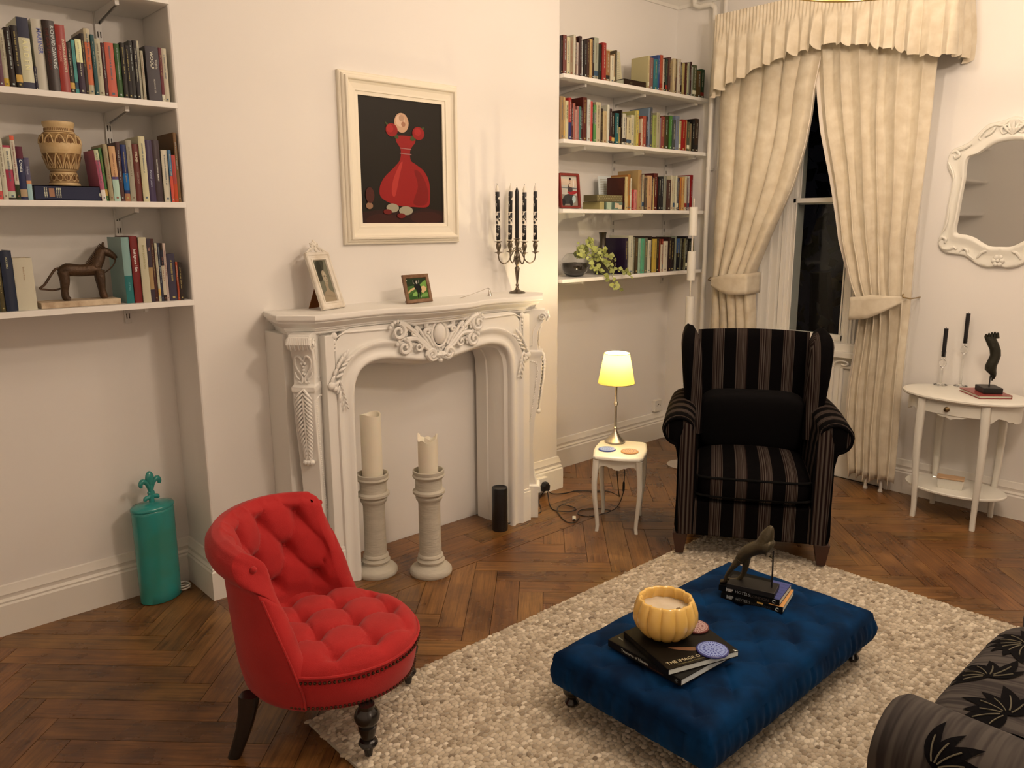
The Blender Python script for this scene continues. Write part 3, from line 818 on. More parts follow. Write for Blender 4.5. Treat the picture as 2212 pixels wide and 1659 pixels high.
# local: +x forward, +y left of the sitter
def sr(a):      # seat outline radius, a little deeper than wide
    return .276 + .012 * math.cos(2 * a)
mb = MB(); NA, NR = 170, 70
def seat(u, v):
    a = 2 * PI * u; r = sr(a) * min(1, v * 1.0)
    e = 1 - v
    x, y = r * math.cos(a), r * math.sin(a)
    rim = .045 * (1 - math.sqrt(max(0, 1 - max(0, (v - .80) / .20) ** 2)))
    z = .352 - rim + .012 * (1 - v * v)
    p, q = (x / .088 + y / .100) * .5 + .5, (x / .088 - y / .100) * .5 + .5
    m_ = min(1, max(0, (1.0 - v) / .22))
    z += (tuft(p, q, .022, .22) - .018) * m_
    dp, dq = p - round(p), q - round(q); z -= .024 * m_ * math.exp(-(dp * dp + dq * dq) * 26)
    return (x, y, z)
mb.grid(seat, NA, NR, closed_u=True)
o = mb.build('seat', M_red, rc, smooth=180)
for a in range(-4, 5):
    for b in range(-4, 5):
        X = (a + b - 1) * .088; Y = (a - b) * .100
        if math.hypot(X, Y) < .232 and X > -.2:
            v = math.hypot(X, Y) / sr(math.atan2(Y, X)); z = seat(math.atan2(Y, X) / (2 * PI), v)[2]
            m2 = MB(); m2.ball((X, Y, z + .003), .010, 10, 6, (1, 1, .5)); m2.build('seat_button', M_red, rc)
# apron band under the seat with piping
mb = MB()
mb.rings([[Vector(((sr(a) + d) * math.cos(a), (sr(a) + d) * math.sin(a), z)) for a in [2 * PI * k / 96 for k in range(96)]] for d, z in ((-.05, .188), (-.022, .189), (-.017, .197), (-.008, .24), (.0, .290), (-.01, .318), (-.03, .322))])
mb.build('seat_rail', M_red, rc, smooth=60)
mb = MB(); mb.tube([((sr(a) + .002) * math.cos(a), (sr(a) + .002) * math.sin(a), .309) for a in [-1.72 + 3.44 * k / 60 for k in range(61)]], .0045, 6); mb.build('piping', M_red, rc)
proto = None
for zz in (.293, .201):
    n = 66
    for k in range(n):
        a = -1.70 + 3.40 * k / (n - 1)
        if proto is None:
            mb = MB(); mb.ball((0, 0, 0), .0050, 8, 5); proto = mb.build('nailhead', M_nail, rc); ob = proto
        else:
            ob = proto.copy(); COL.objects.link(ob); ob.parent = rc
        q_ = sr(a) + .003 + (-.0165 if zz < .25 else 0); ob.location = (q_ * math.cos(a), q_ * math.sin(a), zz)
# wrap-around back: closed section swept round
def bk(s):      # section: s in 0..1 ; returns (radius, height, is_inner)
    tab = [(0, (.225, .30)), (.14, (.232, .40)), (.28, (.243, .50)), (.38, (.252, .58)), (.45, (.262, .635)), (.50, (.278, .688)), (.545, (.302, .708)), (.59, (.330, .702)), (.63, (.350, .676)), (.66, (.353, .642)), (.69, (.340, .612)), (.715, (.318, .598)), (.735, (.306, .585)), (.82, (.298, .45)), (.91, (.286, .30)), (.985, (.262, .190)), (1.0, (.250, .184))]
    for (a, x), (b, y) in zip(tab, tab[1:]):
        if s <= b:
            t = (s - a) / (b - a); return lerp(x[0], y[0], t), lerp(x[1], y[1], t)
    return tab[-1][1]
def backpt(u, s):
    r, z = bk(s)
    zz = max(0, min(1, (z - .25) / .44))
    span = lerp(1.62, 1.09, zz ** 1.0) if s < .73 else lerp(1.60, 1.11, zz ** 1.2)
    c = 2 * u - 1
    a = PI + c * span
    # puffed tufts on the inner face and the roll
    amp = 0
    if s < .60:
        A = c * 4.5; B = (z - .30) / .11
        p, q = (A + B) / 2 + .25, (A - B) / 2 + .25
        ed = min(1, (1 - abs(c)) / .12); bt = min(1, max(0, (z - .36) / .05)) * min(1, max(0, (.60 - s) / .08))
        amp = (tuft(p, q, .024, .24) - .010) * ed * bt
        dp, dq = p - round(p), q - round(q); amp -= .028 * ed * bt * math.exp(-(dp * dp + dq * dq) * 24)
        amp += .010 * (1 - ed) * bt
    # ends of the wings rounded
    if abs(c) > .93: 
        k = (abs(c) - .93) / .07
    rr_ = r - amp if s < .5 else r + max(amp, 0) * .3
    zt = z - amp * .25
    sq = 1.0 + .0 * c
    zt -= .018 * (abs(c) ** 3) * zz
    return Vector((rr_ * math.cos(a) * (1.0), rr_ * math.sin(a) * .955, zt))
mb = MB(); NU, NV = 110, 96
grid = [[backpt(i / (NU - 1), j / (NV - 1)) for j in range(NV)] for i in range(NU)]
mb.rings(grid, cap=False)
# end caps as fans with slight bulge
for gi in (0, NU - 1):
    ring = grid[gi]; t = (grid[gi][40] - grid[1 if gi == 0 else NU - 2][40]).normalized()
    n0 = len(mb.v)
    cen = [(ring[k] + ring[NV - 1 - k]) / 2 for k in range(NV // 2)]
    half = NV // 2
    vs = []; 
    for k in range(half):
        a_, b_ = ring[k], ring[NV - 1 - k]
        w_ = (a_ - b_).length
        for q in range(7):
            f_ = q / 6; vs.append(a_.lerp(b_, f_) + t * (min(w_ * .38, .028) * math.sqrt(max(0, 1 - (2 * f_ - 1) ** 2))))
    fs_ = [(k * 7 + q, k * 7 + q + 1, (k + 1) * 7 + q + 1, (k + 1) * 7 + q) for k in range(half - 1) for q in range(6)]
    mb.add(vs, fs_)
o = mb.build('back', M_red, rc, smooth=180, fix=False)
bm = bmesh.new(); bm.from_mesh(o.data); bmesh.ops.remove_doubles(bm, verts=bm.verts, dist=2e-4); bmesh.ops.recalc_face_normals(bm, faces=bm.faces); bm.to_mesh(o.data); bm.free()
for gi in (0, NU - 1):     # pleated button ends of the roll
    t = (grid[gi][40] - grid[1 if gi == 0 else NU - 2][40]).normalized()
    c_ = sum((grid[gi][k] for k in range(int(.45 * NV), int(.73 * NV))), Vector()) / (int(.73 * NV) - int(.45 * NV)) + t * .025
    m2 = MB(); m2.ball(c_, .010, 10, 6); m2.build('end_button', M_red, rc)
    # piping seam down the wing's edge
    m2 = MB(); m2.tube([grid[gi][k] + t * .004 for k in range(int(.74 * NV), int(.98 * NV))], .0035, 6); m2.build('wing_piping', M_red, rc)
for a in range(-6, 8):      # back buttons
    for b in range(-6, 8):
        p, q = a - .25, b - .25; A, B = p + q, p - q
        z = .30 + B * .11; c = A / 4.5
        if abs(c) < .90 and .38 < z < .67:
            s_ = min([k / 300 for k in range(0, 165)], key=lambda s: abs(bk(s)[1] - z))
            P_ = backpt((c + 1) / 2, s_); m2 = MB(); m2.ball(P_, .010, 10, 6); m2.build('back_button', M_red, rc)
# legs: turned black front pair, sabre rear pair
leg_prof = [(.009, .0), (.013, .004), (.014, .012), (.021, .016), (.024, .024), (.022, .032), (.016, .037), (.017, .044), (.018, .050), (.024, .095), (.030, .118), (.031, .122), (.022, .128), (.022, .133), (.030, .142), (.034, .156), (.031, .170), (.020, .182), (.020, .195)]
leg_prof = [(.010, .0), (.014, .035), (.022, .037), (.026, .048), (.022, .058), (.016, .062), (.018, .070), (.024, .102), (.024, .112), (.020, .115), (.024, .121), (.032, .137), (.034, .152), (.029, .170), (.021, .182), (.021, .195)]
for y in (-.200, .200):
    mb = MB(); mb.lathe([(r * 1.15, .0245 + z * (.195 - .0245) / .195) for r, z in leg_prof], 24, (.180 if y < 0 else .208, y if y < 0 else .188, 0)); mb.build('front_leg', M_black_wood, rc)
for y in (-.19, .19):
    mb = MB(); rs = []
    for t, x, w in ((0, -.238, .019), (.25, -.220, .021), (.5, -.205, .023), (.75, -.195, .026), (1, -.190, .029)):
        z = t * .195; rs.append([Vector((x + dx * w, y * (1 + .16 * (1 - t)) + dy * w * .8, z)) for dx, dy in ((-1, -.6), (-.6, -1), (.6, -1), (1, -.6), (1, .6), (.6, 1), (-.6, 1), (-1, .6))])
    mb.rings(rs); mb.build('rear_leg', M_black_wood, rc, smooth=60)
# ============================================================ STRIPED WING ARMCHAIR
def stripemat():
    m = bpy.data.materials.new('striped_upholstery'); m.use_nodes = True
    nt = m.node_tree; N = nt.nodes; L = nt.links; b = N['Principled BSDF']
    uv = N.new('ShaderNodeAttribute'); uv.attribute_name = 'stripe'      # stripe coordinate in metres
    def math_(op, a, v=None):
        n = N.new('ShaderNodeMath'); n.operation = op
        L.new(a, n.inputs[0])
        if v is not None:
            if hasattr(v, 'is_linked'): L.new(v, n.inputs[1])
            else: n.inputs[1].default_value = v
        return n.outputs[0]
    sep = N.new('ShaderNodeSeparateXYZ'); L.new(uv.outputs['Vector'], sep.inputs[0])
    s = math_('DIVIDE', sep.outputs['X'], .112)
    fr = math_('FRACT', s)
    band = math_('GREATER_THAN', fr, .52)
    nz = N.new('ShaderNodeTexNoise'); nz.noise_dimensions = '1D'; nz.inputs['Scale'].default_value = 190; nz.inputs['Detail'].default_value = 1
    L.new(sep.outputs['X'], nz.inputs['W'])
    r = N.new('ShaderNodeValToRGB'); e = r.color_ramp.elements
    e[0].position = .36; e[0].color = (.012, .006, .006, 1); e[1].position = .62; e[1].color = (.075, .062, .054, 1)
    k = e.new(.5); k.color = (.036, .026, .022, 1)
    L.new(nz.outputs['Fac'], r.inputs[0])
    mx = N.new('ShaderNodeMix'); mx.data_type = 'RGBA'
    L.new(band, mx.inputs['Factor']); mx.inputs['A'].default_value = (.0018, .0014, .0016, 1); L.new(r.outputs[0], mx.inputs['B'])
    L.new(mx.outputs['Result'], b.inputs['Base Color']); b.inputs['Roughness'].default_value = .9; b.inputs['Specular IOR Level'].default_value = .06
    return m
M_stripe = stripemat()
def stripe_attr(o, fn):
    me = o.data; at = me.attributes.new('stripe', 'FLOAT_VECTOR', 'POINT')
    vals = []
    for v in me.vertices: vals += [fn(v.co), 0, 0]
    at.data.foreach_set('vector', vals); return o
def cushion(name, cx, cy, cz, w, d, h, m, parent, puff=.02, rot=None, n=14, seam=True):
    """rounded upholstered block with domed top; +x width"""
    mb = MB()
    def sp(t, e): return math.copysign(abs(t) ** e, t)
    rs = []
    for k in range(n + 1):
        a = -PI / 2 + PI * k / n; ring = []
        for i in range(48):
            t = 2 * PI * i / 48
            q = sp(math.cos(a), .35)
            x = sp(math.cos(t), .35) * q; y = sp(math.sin(t), .35) * q; z = sp(math.sin(a), .55)
            ring.append(Vector((x * w / 2, y * d / 2, z * h / 2 + puff * (1 - x * x) * (1 - y * y) * (1 if z > 0 else 0))))
        rs.append(ring)
    mt = Matrix.Translation((cx, cy, cz)) @ (rot or Matrix())
    rs = [[mt @ p for p in r_] for r_ in rs]
    mb.rings(rs)
    return mb.build(name, m, parent, smooth=60)
ACX, ACY = 3.205, 1.822
ang = math.atan2(-.549, -.836)            # forward direction
ac = thing('armchair', 'high-backed wing armchair in black and brown striped fabric, facing the ottoman', 'armchair', (ACX, ACY, 0), ang)
# local: +x forward, +y = sitter's left (image right); front face at x=0, depth to x=-.80
# front apron / body
BZ = .125
mb = MB(); mb.prism([(-.02, -.335), (.0, -.33), (.0, .33), (-.02, .335), (-.70, .31), (-.70, -.31)], BZ, .30); o = mb.build('seat_base', M_stripe, ac, smooth=0, bevel=.012); stripe_attr(o, lambda c: c.y + .049 * .55)
# seat cushion
o = cushion('seat_cushion', -.27, 0, .375, .60, .545, .15, M_stripe, ac, .035, n=16); stripe_attr(o, lambda c: c.y + .049 * .55)
for zz in (.335, .425):
    mb = MB(); mb.tube([(.020 + .0 - .03 * (abs(y) / .26) ** 8, y, zz + .0) for y in [-.262 + .524 * k / 24 for k in range(25)]], .006, 6); mb.build('piping', mat('black_piping', (.004, .004, .004), .9, spec=.1), ac)
# backrest, slightly raked, domed
mb = MB(); rs = []
for k in range(25):
    t = k / 24; z = lerp(.38, 1.048, t); xb = -.53 - .13 * t; ring = []
    topr = math.sqrt(max(0, 1 - max(0, (t - .93) / .07) ** 2))
    for i in range(33):
        u = i / 32 * 2 - 1; ring.append(Vector((xb + .045 * (1 - u * u) * (1 - .3 * t) * max(topr, .15) - .02, u * .285, z - .012 * u * u)))
    for i in range(33):
        u = 1 - i / 32 * 2; ring.append(Vector((xb - .10 * max(topr, .2), u * .285, z - .012 * u * u)))
    rs.append(ring)
mb.rings(rs); o = mb.build('backrest', M_stripe, ac, smooth=50); stripe_attr(o, lambda c: c.y * (1 - .06 * c.z) + .049 * .55)
# wings
for s in (-1, 1):
    mb = MB(); rs = []
    # wing outline in (x,z): front edge curve from arm up to the top
    for k in range(23):
        t = k / 22; z = lerp(.55, 1.075, t)
        xf = interp([(0, -.30), (.12, -.315), (.3, -.33), (.6, -.315), (.8, -.33), (.92, -.385), (1, -.47)], t)
        w = interp([(0, .085), (.4, .095), (.85, .105), (1, .100)], t)
        yo = s * interp([(0, .325), (.5, .345), (1, .362)], t)
        xb = -.70 - .05 * t; ring = []
        yo += s * .012 * t
        yi = yo - s * w
        if t > .84:
            f_ = math.sqrt(max(.02, 1 - ((t - .84) / .165) ** 2)); xm, ym = -.56, yo - s * .05
            xf = lerp(xm, -.345, f_); xb = lerp(xm, -.745, f_); yi = lerp(ym, yo - s * .10, f_); yo = lerp(ym, yo, f_); w = abs(yo - yi)
        zt = z
        pts = [(xb, yo), (lerp(xb, xf, .6), yo), (xf - .02, yo - s * .004), (xf - .002, yo - s * w * .25), (xf, yo - s * w * .5), (xf - .004, yo - s * w * .78), (xf - .03, yi), (lerp(xb, xf, .5), yi + s * .012), (xb, yi + s * .03)]
        rs.append([Vector((x, y, zt)) for x, y in pts])
    mb.rings(rs); o = mb.build('wing', M_stripe, ac, smooth=60)
    stripe_attr(o, lambda c, s=s: (abs(c.y) * 1.0 - .262 + (.70 + c.x) * .0) * 1.0 + .055 + .02 * c.z)
# arms: outward-scrolled rolls with panelled fronts
for s in (-1, 1):
    mb = MB(); rs = []
    sect = []
    # scroll section (y outward, z): from inside seat up over the roll, down under the overhang, then outer side
    inner = [(.262, .30), (.262, .45), (.265, .56), (.275, .63)]
    roll = [(.340 + .078 * math.cos(a), .640 + .070 * math.sin(a)) for a in [PI * (.86 - k * .108) for k in range(13)]]
    outer = [(.355, .56), (.345, .50), (.345, .30), (.350, BZ + .02), (.345, BZ)]
    sect = inner + roll + outer + [(.262, BZ)]
    for k in range(15):
        t = k / 14; x = lerp(-.70, -.02, t); zoff = .010 * (t - .5) + .012 * math.sin(PI * t)
        ring = []
        for (y, z) in sect:
            kk = 1.0
            zz = z + (zoff if z > .5 else 0)
            yy = y + (.010 * t if z > .5 else 0)
            ring.append(Vector((x, s * yy, zz)))
        rs.append(ring)
    fr = [Vector((.0, s * ((y - .30) * .90 + .30 + .009), .55 + (z - .55) * .93 + (.005 if z > .5 else 0))) for y, z in sect]
    rs.append([Vector((-.004, v.y * .5 + r_.y * .5, (v.z + r_.z) / 2)) for v, r_ in zip(fr, rs[-1])]); rs.append(fr)
    mb.rings(rs); o = mb.build('arm', M_stripe, ac, smooth=50)
    def sf(c, s=s):
        y = abs(c.y)
        if c.x > -.015: return (y - .262) * .9 + .052      # front panel: vertical stripes
        if c.z > .55 and y > .27: return c.x * 1.0 + .3     # stripes wrap over the roll
        return c.x + .3 if y < .30 else c.x + .3
    stripe_attr(o, sf)
    # piped scroll face with a rolled facing
    mb = MB(); mb.tube([v + Vector((.004, 0, 0)) for v in fr[2:len(inner) + 13 + 1]], .007, 6); o = mb.build('facing_piping', M_stripe, ac); stripe_attr(o, lambda c: .055)
    mb = MB()
    mb.rings([[Vector((x, s * (.300 + u * w), z)) for u in (-1, -.5, .0, .5, 1)] + [Vector((x - .006, s * (.300 + u * w), z)) for u in (1, -1)] for z, w, x in [(BZ + .005, .035, .005), (.35, .040, .010), (.50, .042, .012), (.62, .038, .012), (.680, .020, .008)]])
    o = mb.build('front_panel', M_stripe, ac, smooth=60); stripe_attr(o, lambda c: (abs(c.y) - .262) * .55 + .054)
M_maple = mat('dark_mahogany', (.045, .014, .008), .3)
for x, y, zz in ((-.045, -.325, RT), (-.045, .325, RT), (-.66, -.29, 0), (-.66, .29, 0)):
    mb = MB(); rs = []
    for z, w in ((zz, .019), (BZ, .036)):
        sx_ = .012 if x > -.1 else -.02
        cx_ = x + (sx_ if z == zz else 0)
        rs.append([Vector((cx_ + dx * w, y + dy * w, z)) for dx, dy in ((-1, -1), (1, -1), (1, 1), (-1, 1))])
    mb.rings(rs); mb.build('leg', M_maple, ac, smooth=0, bevel=.003)
# black lumbar cushion
bc = thing('cushion', 'plain black rectangular cushion lying in the striped armchair', 'cushion', (ACX, ACY, 0), ang)
o = cushion('cover', 0, 0, 0, .53, .13, .32, mat('black_cotton', (.0045, .004, .0045), .95, spec=.1), bc, 0, n=14)
o.matrix_local = Matrix.Translation((-.455, 0, .60)) @ Matrix.Rotation(PI / 2, 4, 'Z') @ Matrix.Rotation(.22, 4, 'X')

# ============================================================ FLORAL SOFA (arm and seat edge in the lower right corner)
def floralmat():
    m = bpy.data.materials.new('floral_upholstery'); m.use_nodes = True
    nt = m.node_tree; N = nt.nodes; L = nt.links; b = N['Principled BSDF']
    tc = N.new('ShaderNodeTexCoord')
    mp = N.new('ShaderNodeMapping'); mp.inputs['Scale'].default_value = (1, 1, 1); L.new(tc.outputs['Object'], mp.inputs[0])
    nz = N.new('ShaderNodeTexNoise'); nz.inputs['Scale'].default_value = 60; nz.inputs['Detail'].default_value = 1
    m2 = N.new('ShaderNodeMapping'); m2.inputs['Scale'].default_value = (1.6, .05, .05); L.new(tc.outputs['Object'], m2.inputs[0]); L.new(m2.outputs[0], nz.inputs['Vector'])
    r = N.new('ShaderNodeValToRGB'); e = r.color_ramp.elements
    e[0].position = .38; e[0].color = (.014, .010, .010, 1); e[1].position = .60; e[1].color = (.055, .047, .042, 1)
    L.new(nz.outputs['Fac'], r.inputs[0]); L.new(r.outputs[0], b.inputs['Base Color'])
    b.inputs['Roughness'].default_value = .9
    return m
M_floral = floralmat(); M_floral_arm = M_floral.copy(); M_floral_arm.node_tree.nodes['Mapping.001'].inputs['Scale'].default_value = (.05, 1.3, .05); M_leafink = mat('velvet_leaf', (.0015, .0012, .002), .9, spec=.1); M_leafvein = mat('leaf_vein', (.10, .09, .06), .8)
so = thing('sofa', 'dark sofa with black leaf pattern on grey brown fabric, corner at lower right', 'sofa', (1.605, .10, 0))
SARM = []
def armpt(u, a):     # roll surface (u along y depth, a angle)
    return Vector((-.035 + .105 * math.cos(a) * .95, lerp(-.70, .43, u) , .555 + .088 * math.sin(a) - .012 * (1 - u)))
mb = MB(); rs = []
sec = [(.09, .20)] + [(.09, .45)] + [(-.035 + .105 * math.cos(a), .555 + .088 * math.sin(a)) for a in [PI * (-.08 + k * .115) for k in range(12)]] + [(-.11, .46), (-.10, .10), (.09, .10)]
for k in range(13):
    y = lerp(-.75, .43, k / 12); rs.append([Vector((x, y, z)) for x, z in sec])
rs.append([Vector((x * .94 - .003, .448, .33 + (z - .33) * .96)) for x, z in sec]); rs.append([Vector((x * .80 - .005, .456, .33 + (z - .33) * .86)) for x, z in sec])
mb.rings(rs); mb.build('arm', M_floral_arm, so, smooth=50)
o = cushion('seat_cushion', .46, .10, .455, .72, .72, .17, M_floral, so, .03, n=14)
o = cushion('seat_cushion', 1.19, .10, .455, .72, .72, .17, M_floral, so, .03, n=14)
o = cushion('seat_base', .82, .07, .26, 1.52, .72, .24, M_floral, so, 0, n=10)
o = cushion('backrest', .85, -.60, .55, 1.95, .30, .80, M_floral, so, 0, n=12)
mb = MB(); 
for x, y in ((0, .36), (1.6, .36), (0, -.62), (1.6, -.62)):
    m2 = MB(); m2.lathe([(.02, .0245), (.028, .14)], 12, (x, y, 0)); m2.build('leg', M_black_wood, so)
# woven leaf sprays lying on the cloth: raised velvet figures
def spray(fn, leaves):
    mb = MB(); mv = MB()
    for (u, v, a, L_, w) in leaves:
        n = 9; top = []; bot = []; mid = []
        for k in range(n):
            t = k / (n - 1); wd = w * math.sin(PI * t ** .8) + .0002
            cu, cv = u + math.cos(a + .35 * t) * L_ * t, v + math.sin(a + .35 * t) * L_ * t
            du, dv = -math.sin(a + .35 * t) * wd, math.cos(a + .35 * t) * wd
            top.append(fn(cu + du, cv + dv, .0022)); bot.append(fn(cu - du, cv - dv, .0022)); mid.append(fn(cu, cv, .0034))
        mb.add(top + bot, [(k, k + 1, n + k + 1, n + k) for k in range(n - 1)])
        mv.tube(mid[1:6], [.0016] * 5, 5)
    return mb, mv
def on_arm(u, v, h):      # u along the depth, v round the roll (metres)
    a = PI * .5 - (v) / .10
    return Vector((-.035 + (.105 + h) * math.cos(a), u, .555 + (.088 + h) * math.sin(a)))
rr = random.Random(5); lv = []
for (bu, bv, ba) in ((.20, .05, 1.9), (.02, -.03, 1.2), (-.18, .03, 1.7), (.33, -.12, 2.4), (.10, .12, .6)):
    for k in range(7):
        a = ba + (k - 3) * .42; lv.append((bu, bv, a, rr.uniform(.09, .13), rr.uniform(.012, .018)))
mb, mv = spray(on_arm, lv); tag(mb.build('leaf_pattern', M_leafink, so, smooth=0), kind='stuff'); tag(mv.build('leaf_veins', M_leafvein, so), kind='stuff')
def on_seat(u, v, h):
    x, y = u, v; qx = (x - (.46 if x < .825 else 1.19)) / .36; qy = (y - .10) / .36
    z = .455 + .085 * max(0, (1 - abs(qx) ** 5)) ** .3 * max(0, (1 - abs(qy) ** 5)) ** .3 + .03 * max(0, 1 - qx * qx) * max(0, 1 - qy * qy)
    return Vector((x, y, z + h + .002))
lv = []
for (bu, bv, ba) in ((.22, .30, 1.0), (.42, .22, 2.0), (.36, .38, .4), (.58, .36, 1.5), (.72, .26, .5), (.98, .30, 1.2), (1.20, .34, 2.0), (.60, .14, 2.6), (1.0, .12, 1.0)):
    for k in range(7):
        a = ba + (k - 3) * .5; lv.append((bu, bv, a, rr.uniform(.08, .12), rr.uniform(.014, .020)))
mb, mv = spray(on_seat, lv); tag(mb.build('leaf_pattern', M_leafink, so, smooth=0), kind='stuff'); tag(mv.build('leaf_veins', M_leafvein, so), kind='stuff')

# ============================================================ CURTAINS AND PELMET
M_curt = mat('damask_cream', (.73, .665, .53), .75, col2=(.62, .545, .41), vscale=16, bump=.3, bscale=30, sheen=.2)
M_lining = mat('curtain_lining', (.80, .74, .66), .85)
def curtain(name, label, edge_o, edge_i, zt, zb, x0, tie_z, pleats, flip, seed):
    t = thing('curtain', label, 'curtain', (0, 0, 0), group='pair of curtains')
    rr = random.Random(seed); NU_, NV_ = 150, 60
    ph = [rr.uniform(-.5, .5) for _ in range(pleats + 3)]; wd = [rr.uniform(.7, 1.3) for _ in range(pleats + 3)]
    tot = sum(wd[:pleats]); cum = [0]
    for w in wd[:pleats]: cum.append(cum[-1] + w / tot)
    def prof_(u):
        for k in range(pleats):
            if u <= cum[k + 1]:
                q = (u - cum[k]) / (cum[k + 1] - cum[k]); return k, q
        return pleats - 1, 1.0
    def f(u, v):
        z = lerp(zt, zb, v); yo = interp(edge_o, -z); yi = interp(edge_i, -z); w = abs(yi - yo)
        k, q = prof_(u)
        amp = .030 + .012 * wd[k] + .018 * max(0, 1 - abs(z - tie_z) / .5) 
        comp = min(1.0, w / .42)
        d = .45 * abs(math.sin(PI * q)) ** .9 + .55 * math.sin(PI * q) ** 2
        yy = lerp(yo, yi, u) + .018 * math.sin(2 * PI * q + ph[k]) * comp * .8
        xx = x0 - amp * d * lerp(1.1, .8, comp) - .03 * math.sin(PI * u) * max(0, 1 - abs(z - tie_z) / .25) + .008 * math.sin(z * 7 + k * 1.7)
        if u > .93: xx += (u - .93) * .5
        return Vector((xx, yy, z + (0 if v < .99 else .012 * math.sin(u * 40))))
    mb = MB(); mb.grid(f, NU_, NV_); o = mb.build('drape', M_curt, t, smooth=180)
    s_ = o.modifiers.new('solid', 'SOLIDIFY'); s_.thickness = .003; s_.offset = 1
    # turned-back lining along the leading edge
    mb = MB(); mb.grid(lambda u, v: f(1, v) + Vector((-.022 + .055 * u - .02 * math.sin(PI * u), (.045 if flip else -.045) * u * (1 if v < .8 else 1), 0)), 8, NV_)
    mb.build('lining_edge', M_lining, t, smooth=180)
    # hem lining peeping below
    return t, f
eo_l = [(-2.75, 3.06), (-1.2, 3.045), (-.8, 3.05), (-.05, 3.06)]
ei_l = [(-2.75, 2.36), (-2.378, 2.415), (-2.25, 2.425), (-2.07, 2.455), (-1.825, 2.52), (-1.63, 2.60), (-1.41, 2.69), (-1.26, 2.752), (-1.1, 2.745), (-.89, 2.725), (-.05, 2.70)]
eo_r = [(-2.75, 1.715), (-2.4, 1.73), (-1.5, 1.755), (-.05, 1.75)]
ei_r = [(-2.75, 2.46), (-2.378, 2.405), (-2.14, 2.36), (-1.87, 2.29), (-1.49, 2.20), (-1.25, 2.112), (-1.146, 2.055), (-1.04, 2.04), (-.90, 2.055), (-.64, 2.075), (-.38, 2.07), (-.1, 2.035)]
curt_l, f_l = curtain('curtain', 'cream damask curtain left of the window, tied back beside the white pipes', eo_l, ei_l, 2.78, .08, 4.69, 1.22, 5, True, 2)
curt_r, f_r = curtain('curtain', 'cream damask curtain right of the window, tied back on a brass hook', eo_r, ei_r, 2.78, .075, 4.69, 1.14, 6, False, 5)
def tieback(par, y_hook, z_hook, y_in, z_in, h, x0):
    mb = MB(); s = 1 if y_in > y_hook else -1
    def f(u, v):
        t = u; y = lerp(y_hook, y_in, min(1, t / .86)); hh = lerp(.012, h, min(1, (t / .5)) ** .7)
        x = x0 - .085 - .035 * math.sin(min(1, t) * PI)
        if t < .10: x += (.10 - t) / .10 * .05
        if t > .86: q = (t - .86) / .14; x += .14 * q; y += s * .012 * math.sin(q * PI / 2)
        z = lerp(z_hook, z_in, t) - .012 * math.sin(PI * t)
        return Vector((x, y, z + (v - .5) * hh))
    mb.grid(f, 40, 6); o = mb.build('tieback', M_curt, par, smooth=180)
    s_ = o.modifiers.new('solid', 'SOLIDIFY'); s_.thickness = .004
    mb = MB(); mb.tube(smoothp([Vector((XR - .001, y_hook - s * .016, z_hook)), Vector((x0 - .02, y_hook - s * .018, z_hook)), Vector((x0 - .055, y_hook - s * .010, z_hook + .004)), Vector((x0 - .075, y_hook + s * .008, z_hook + .012)), Vector((x0 - .060, y_hook + s * .014, z_hook + .026))], 5), .004, 7); mb.build('tie_hook', mat('hook_brass', (.35, .25, .12), .35, metal=1), par)
tieback(curt_l, 3.055, 1.215, 2.745, 1.215, .135, 4.70)
tieback(curt_r, 1.765, 1.175, 2.065, 1.095, .135, 4.70)
# pelmet valance: gathered heading + loose skirt, returns to the wall at both ends
pl = thing('pelmet', 'gathered cream fabric pelmet with pencil pleat heading above the window', 'pelmet', (0, 0, 0))
PY0, PY1, PX = 3.045, 1.625, 4.565
PLEN = (XR - .005 - PX) + (PY0 - PY1) + (XR - .005 - PX)
def pos(s):      # along the perimeter, in metres
    a = XR - .005 - PX
    if s < a: return Vector((XR - .005 - s, PY0, 0)), Vector((0, 1, 0))
    s -= a
    if s < PY0 - PY1: return Vector((PX, PY0 - s, 0)), Vector((-1, 0, 0))
    s -= PY0 - PY1
    return Vector((PX + s, PY1, 0)), Vector((0, -1, 0))
ZT = lambda y: 2.885
hem = [(3.05, 2.40), (2.931, 2.455), (2.834, 2.485), (2.71, 2.53), (2.559, 2.562), (2.444, 2.580), (2.36, 2.589), (2.251, 2.592), (2.116, 2.562), (2.04, 2.556), (1.974, 2.518), (1.914, 2.520), (1.825, 2.468), (1.72, 2.447), (1.62, 2.440)]
rr = random.Random(9)
folds = [0]
while folds[-1] < 1: folds.append(folds[-1] + rr.uniform(.030, .058))
fph = [rr.uniform(.5, 1.3) for _ in folds]
NS_ = 620
def pelm(u, v):
    p, n = pos(u * PLEN * .9999)
    zb = interp([(-a, b) for a, b in hem], -p.y); ztop = 2.885
    k = max(i for i, f_ in enumerate(folds) if f_ <= u); q = (u - folds[k]) / ((folds[k + 1] if k + 1 < len(folds) else 1.05) - folds[k])
    if v < .28:
        vv = v / .28; z = lerp(ztop, 2.800, vv); d = .0045 * math.sin(u * PLEN / .0115 * 2 * PI * .5) * (1 - .2 * vv)
        side_ = 0
    else:
        vv = (v - .28) / .72
        wave = (abs(math.sin(PI * q)) ** .7 - .35) * .055 * fph[k]
        z = lerp(2.800, zb + .028 * fph[k] * (abs(math.sin(PI * q)) ** 2 - .5) * (1 if k % 2 else -.3), vv)
        d = .004 * math.sin(u * PLEN / .0115 * PI) * max(0, 1 - vv * 4) + wave * min(1, vv * 1.3) ** .9
        side_ = .010 * math.sin(2 * PI * q) * vv
    t = Vector((-n.y, n.x, 0))
    return p + n * d + t * side_ + Vector((0, 0, z))
mb = MB(); mb.grid(pelm, NS_, 26); o = mb.build('valance', M_curt, pl, smooth=180)
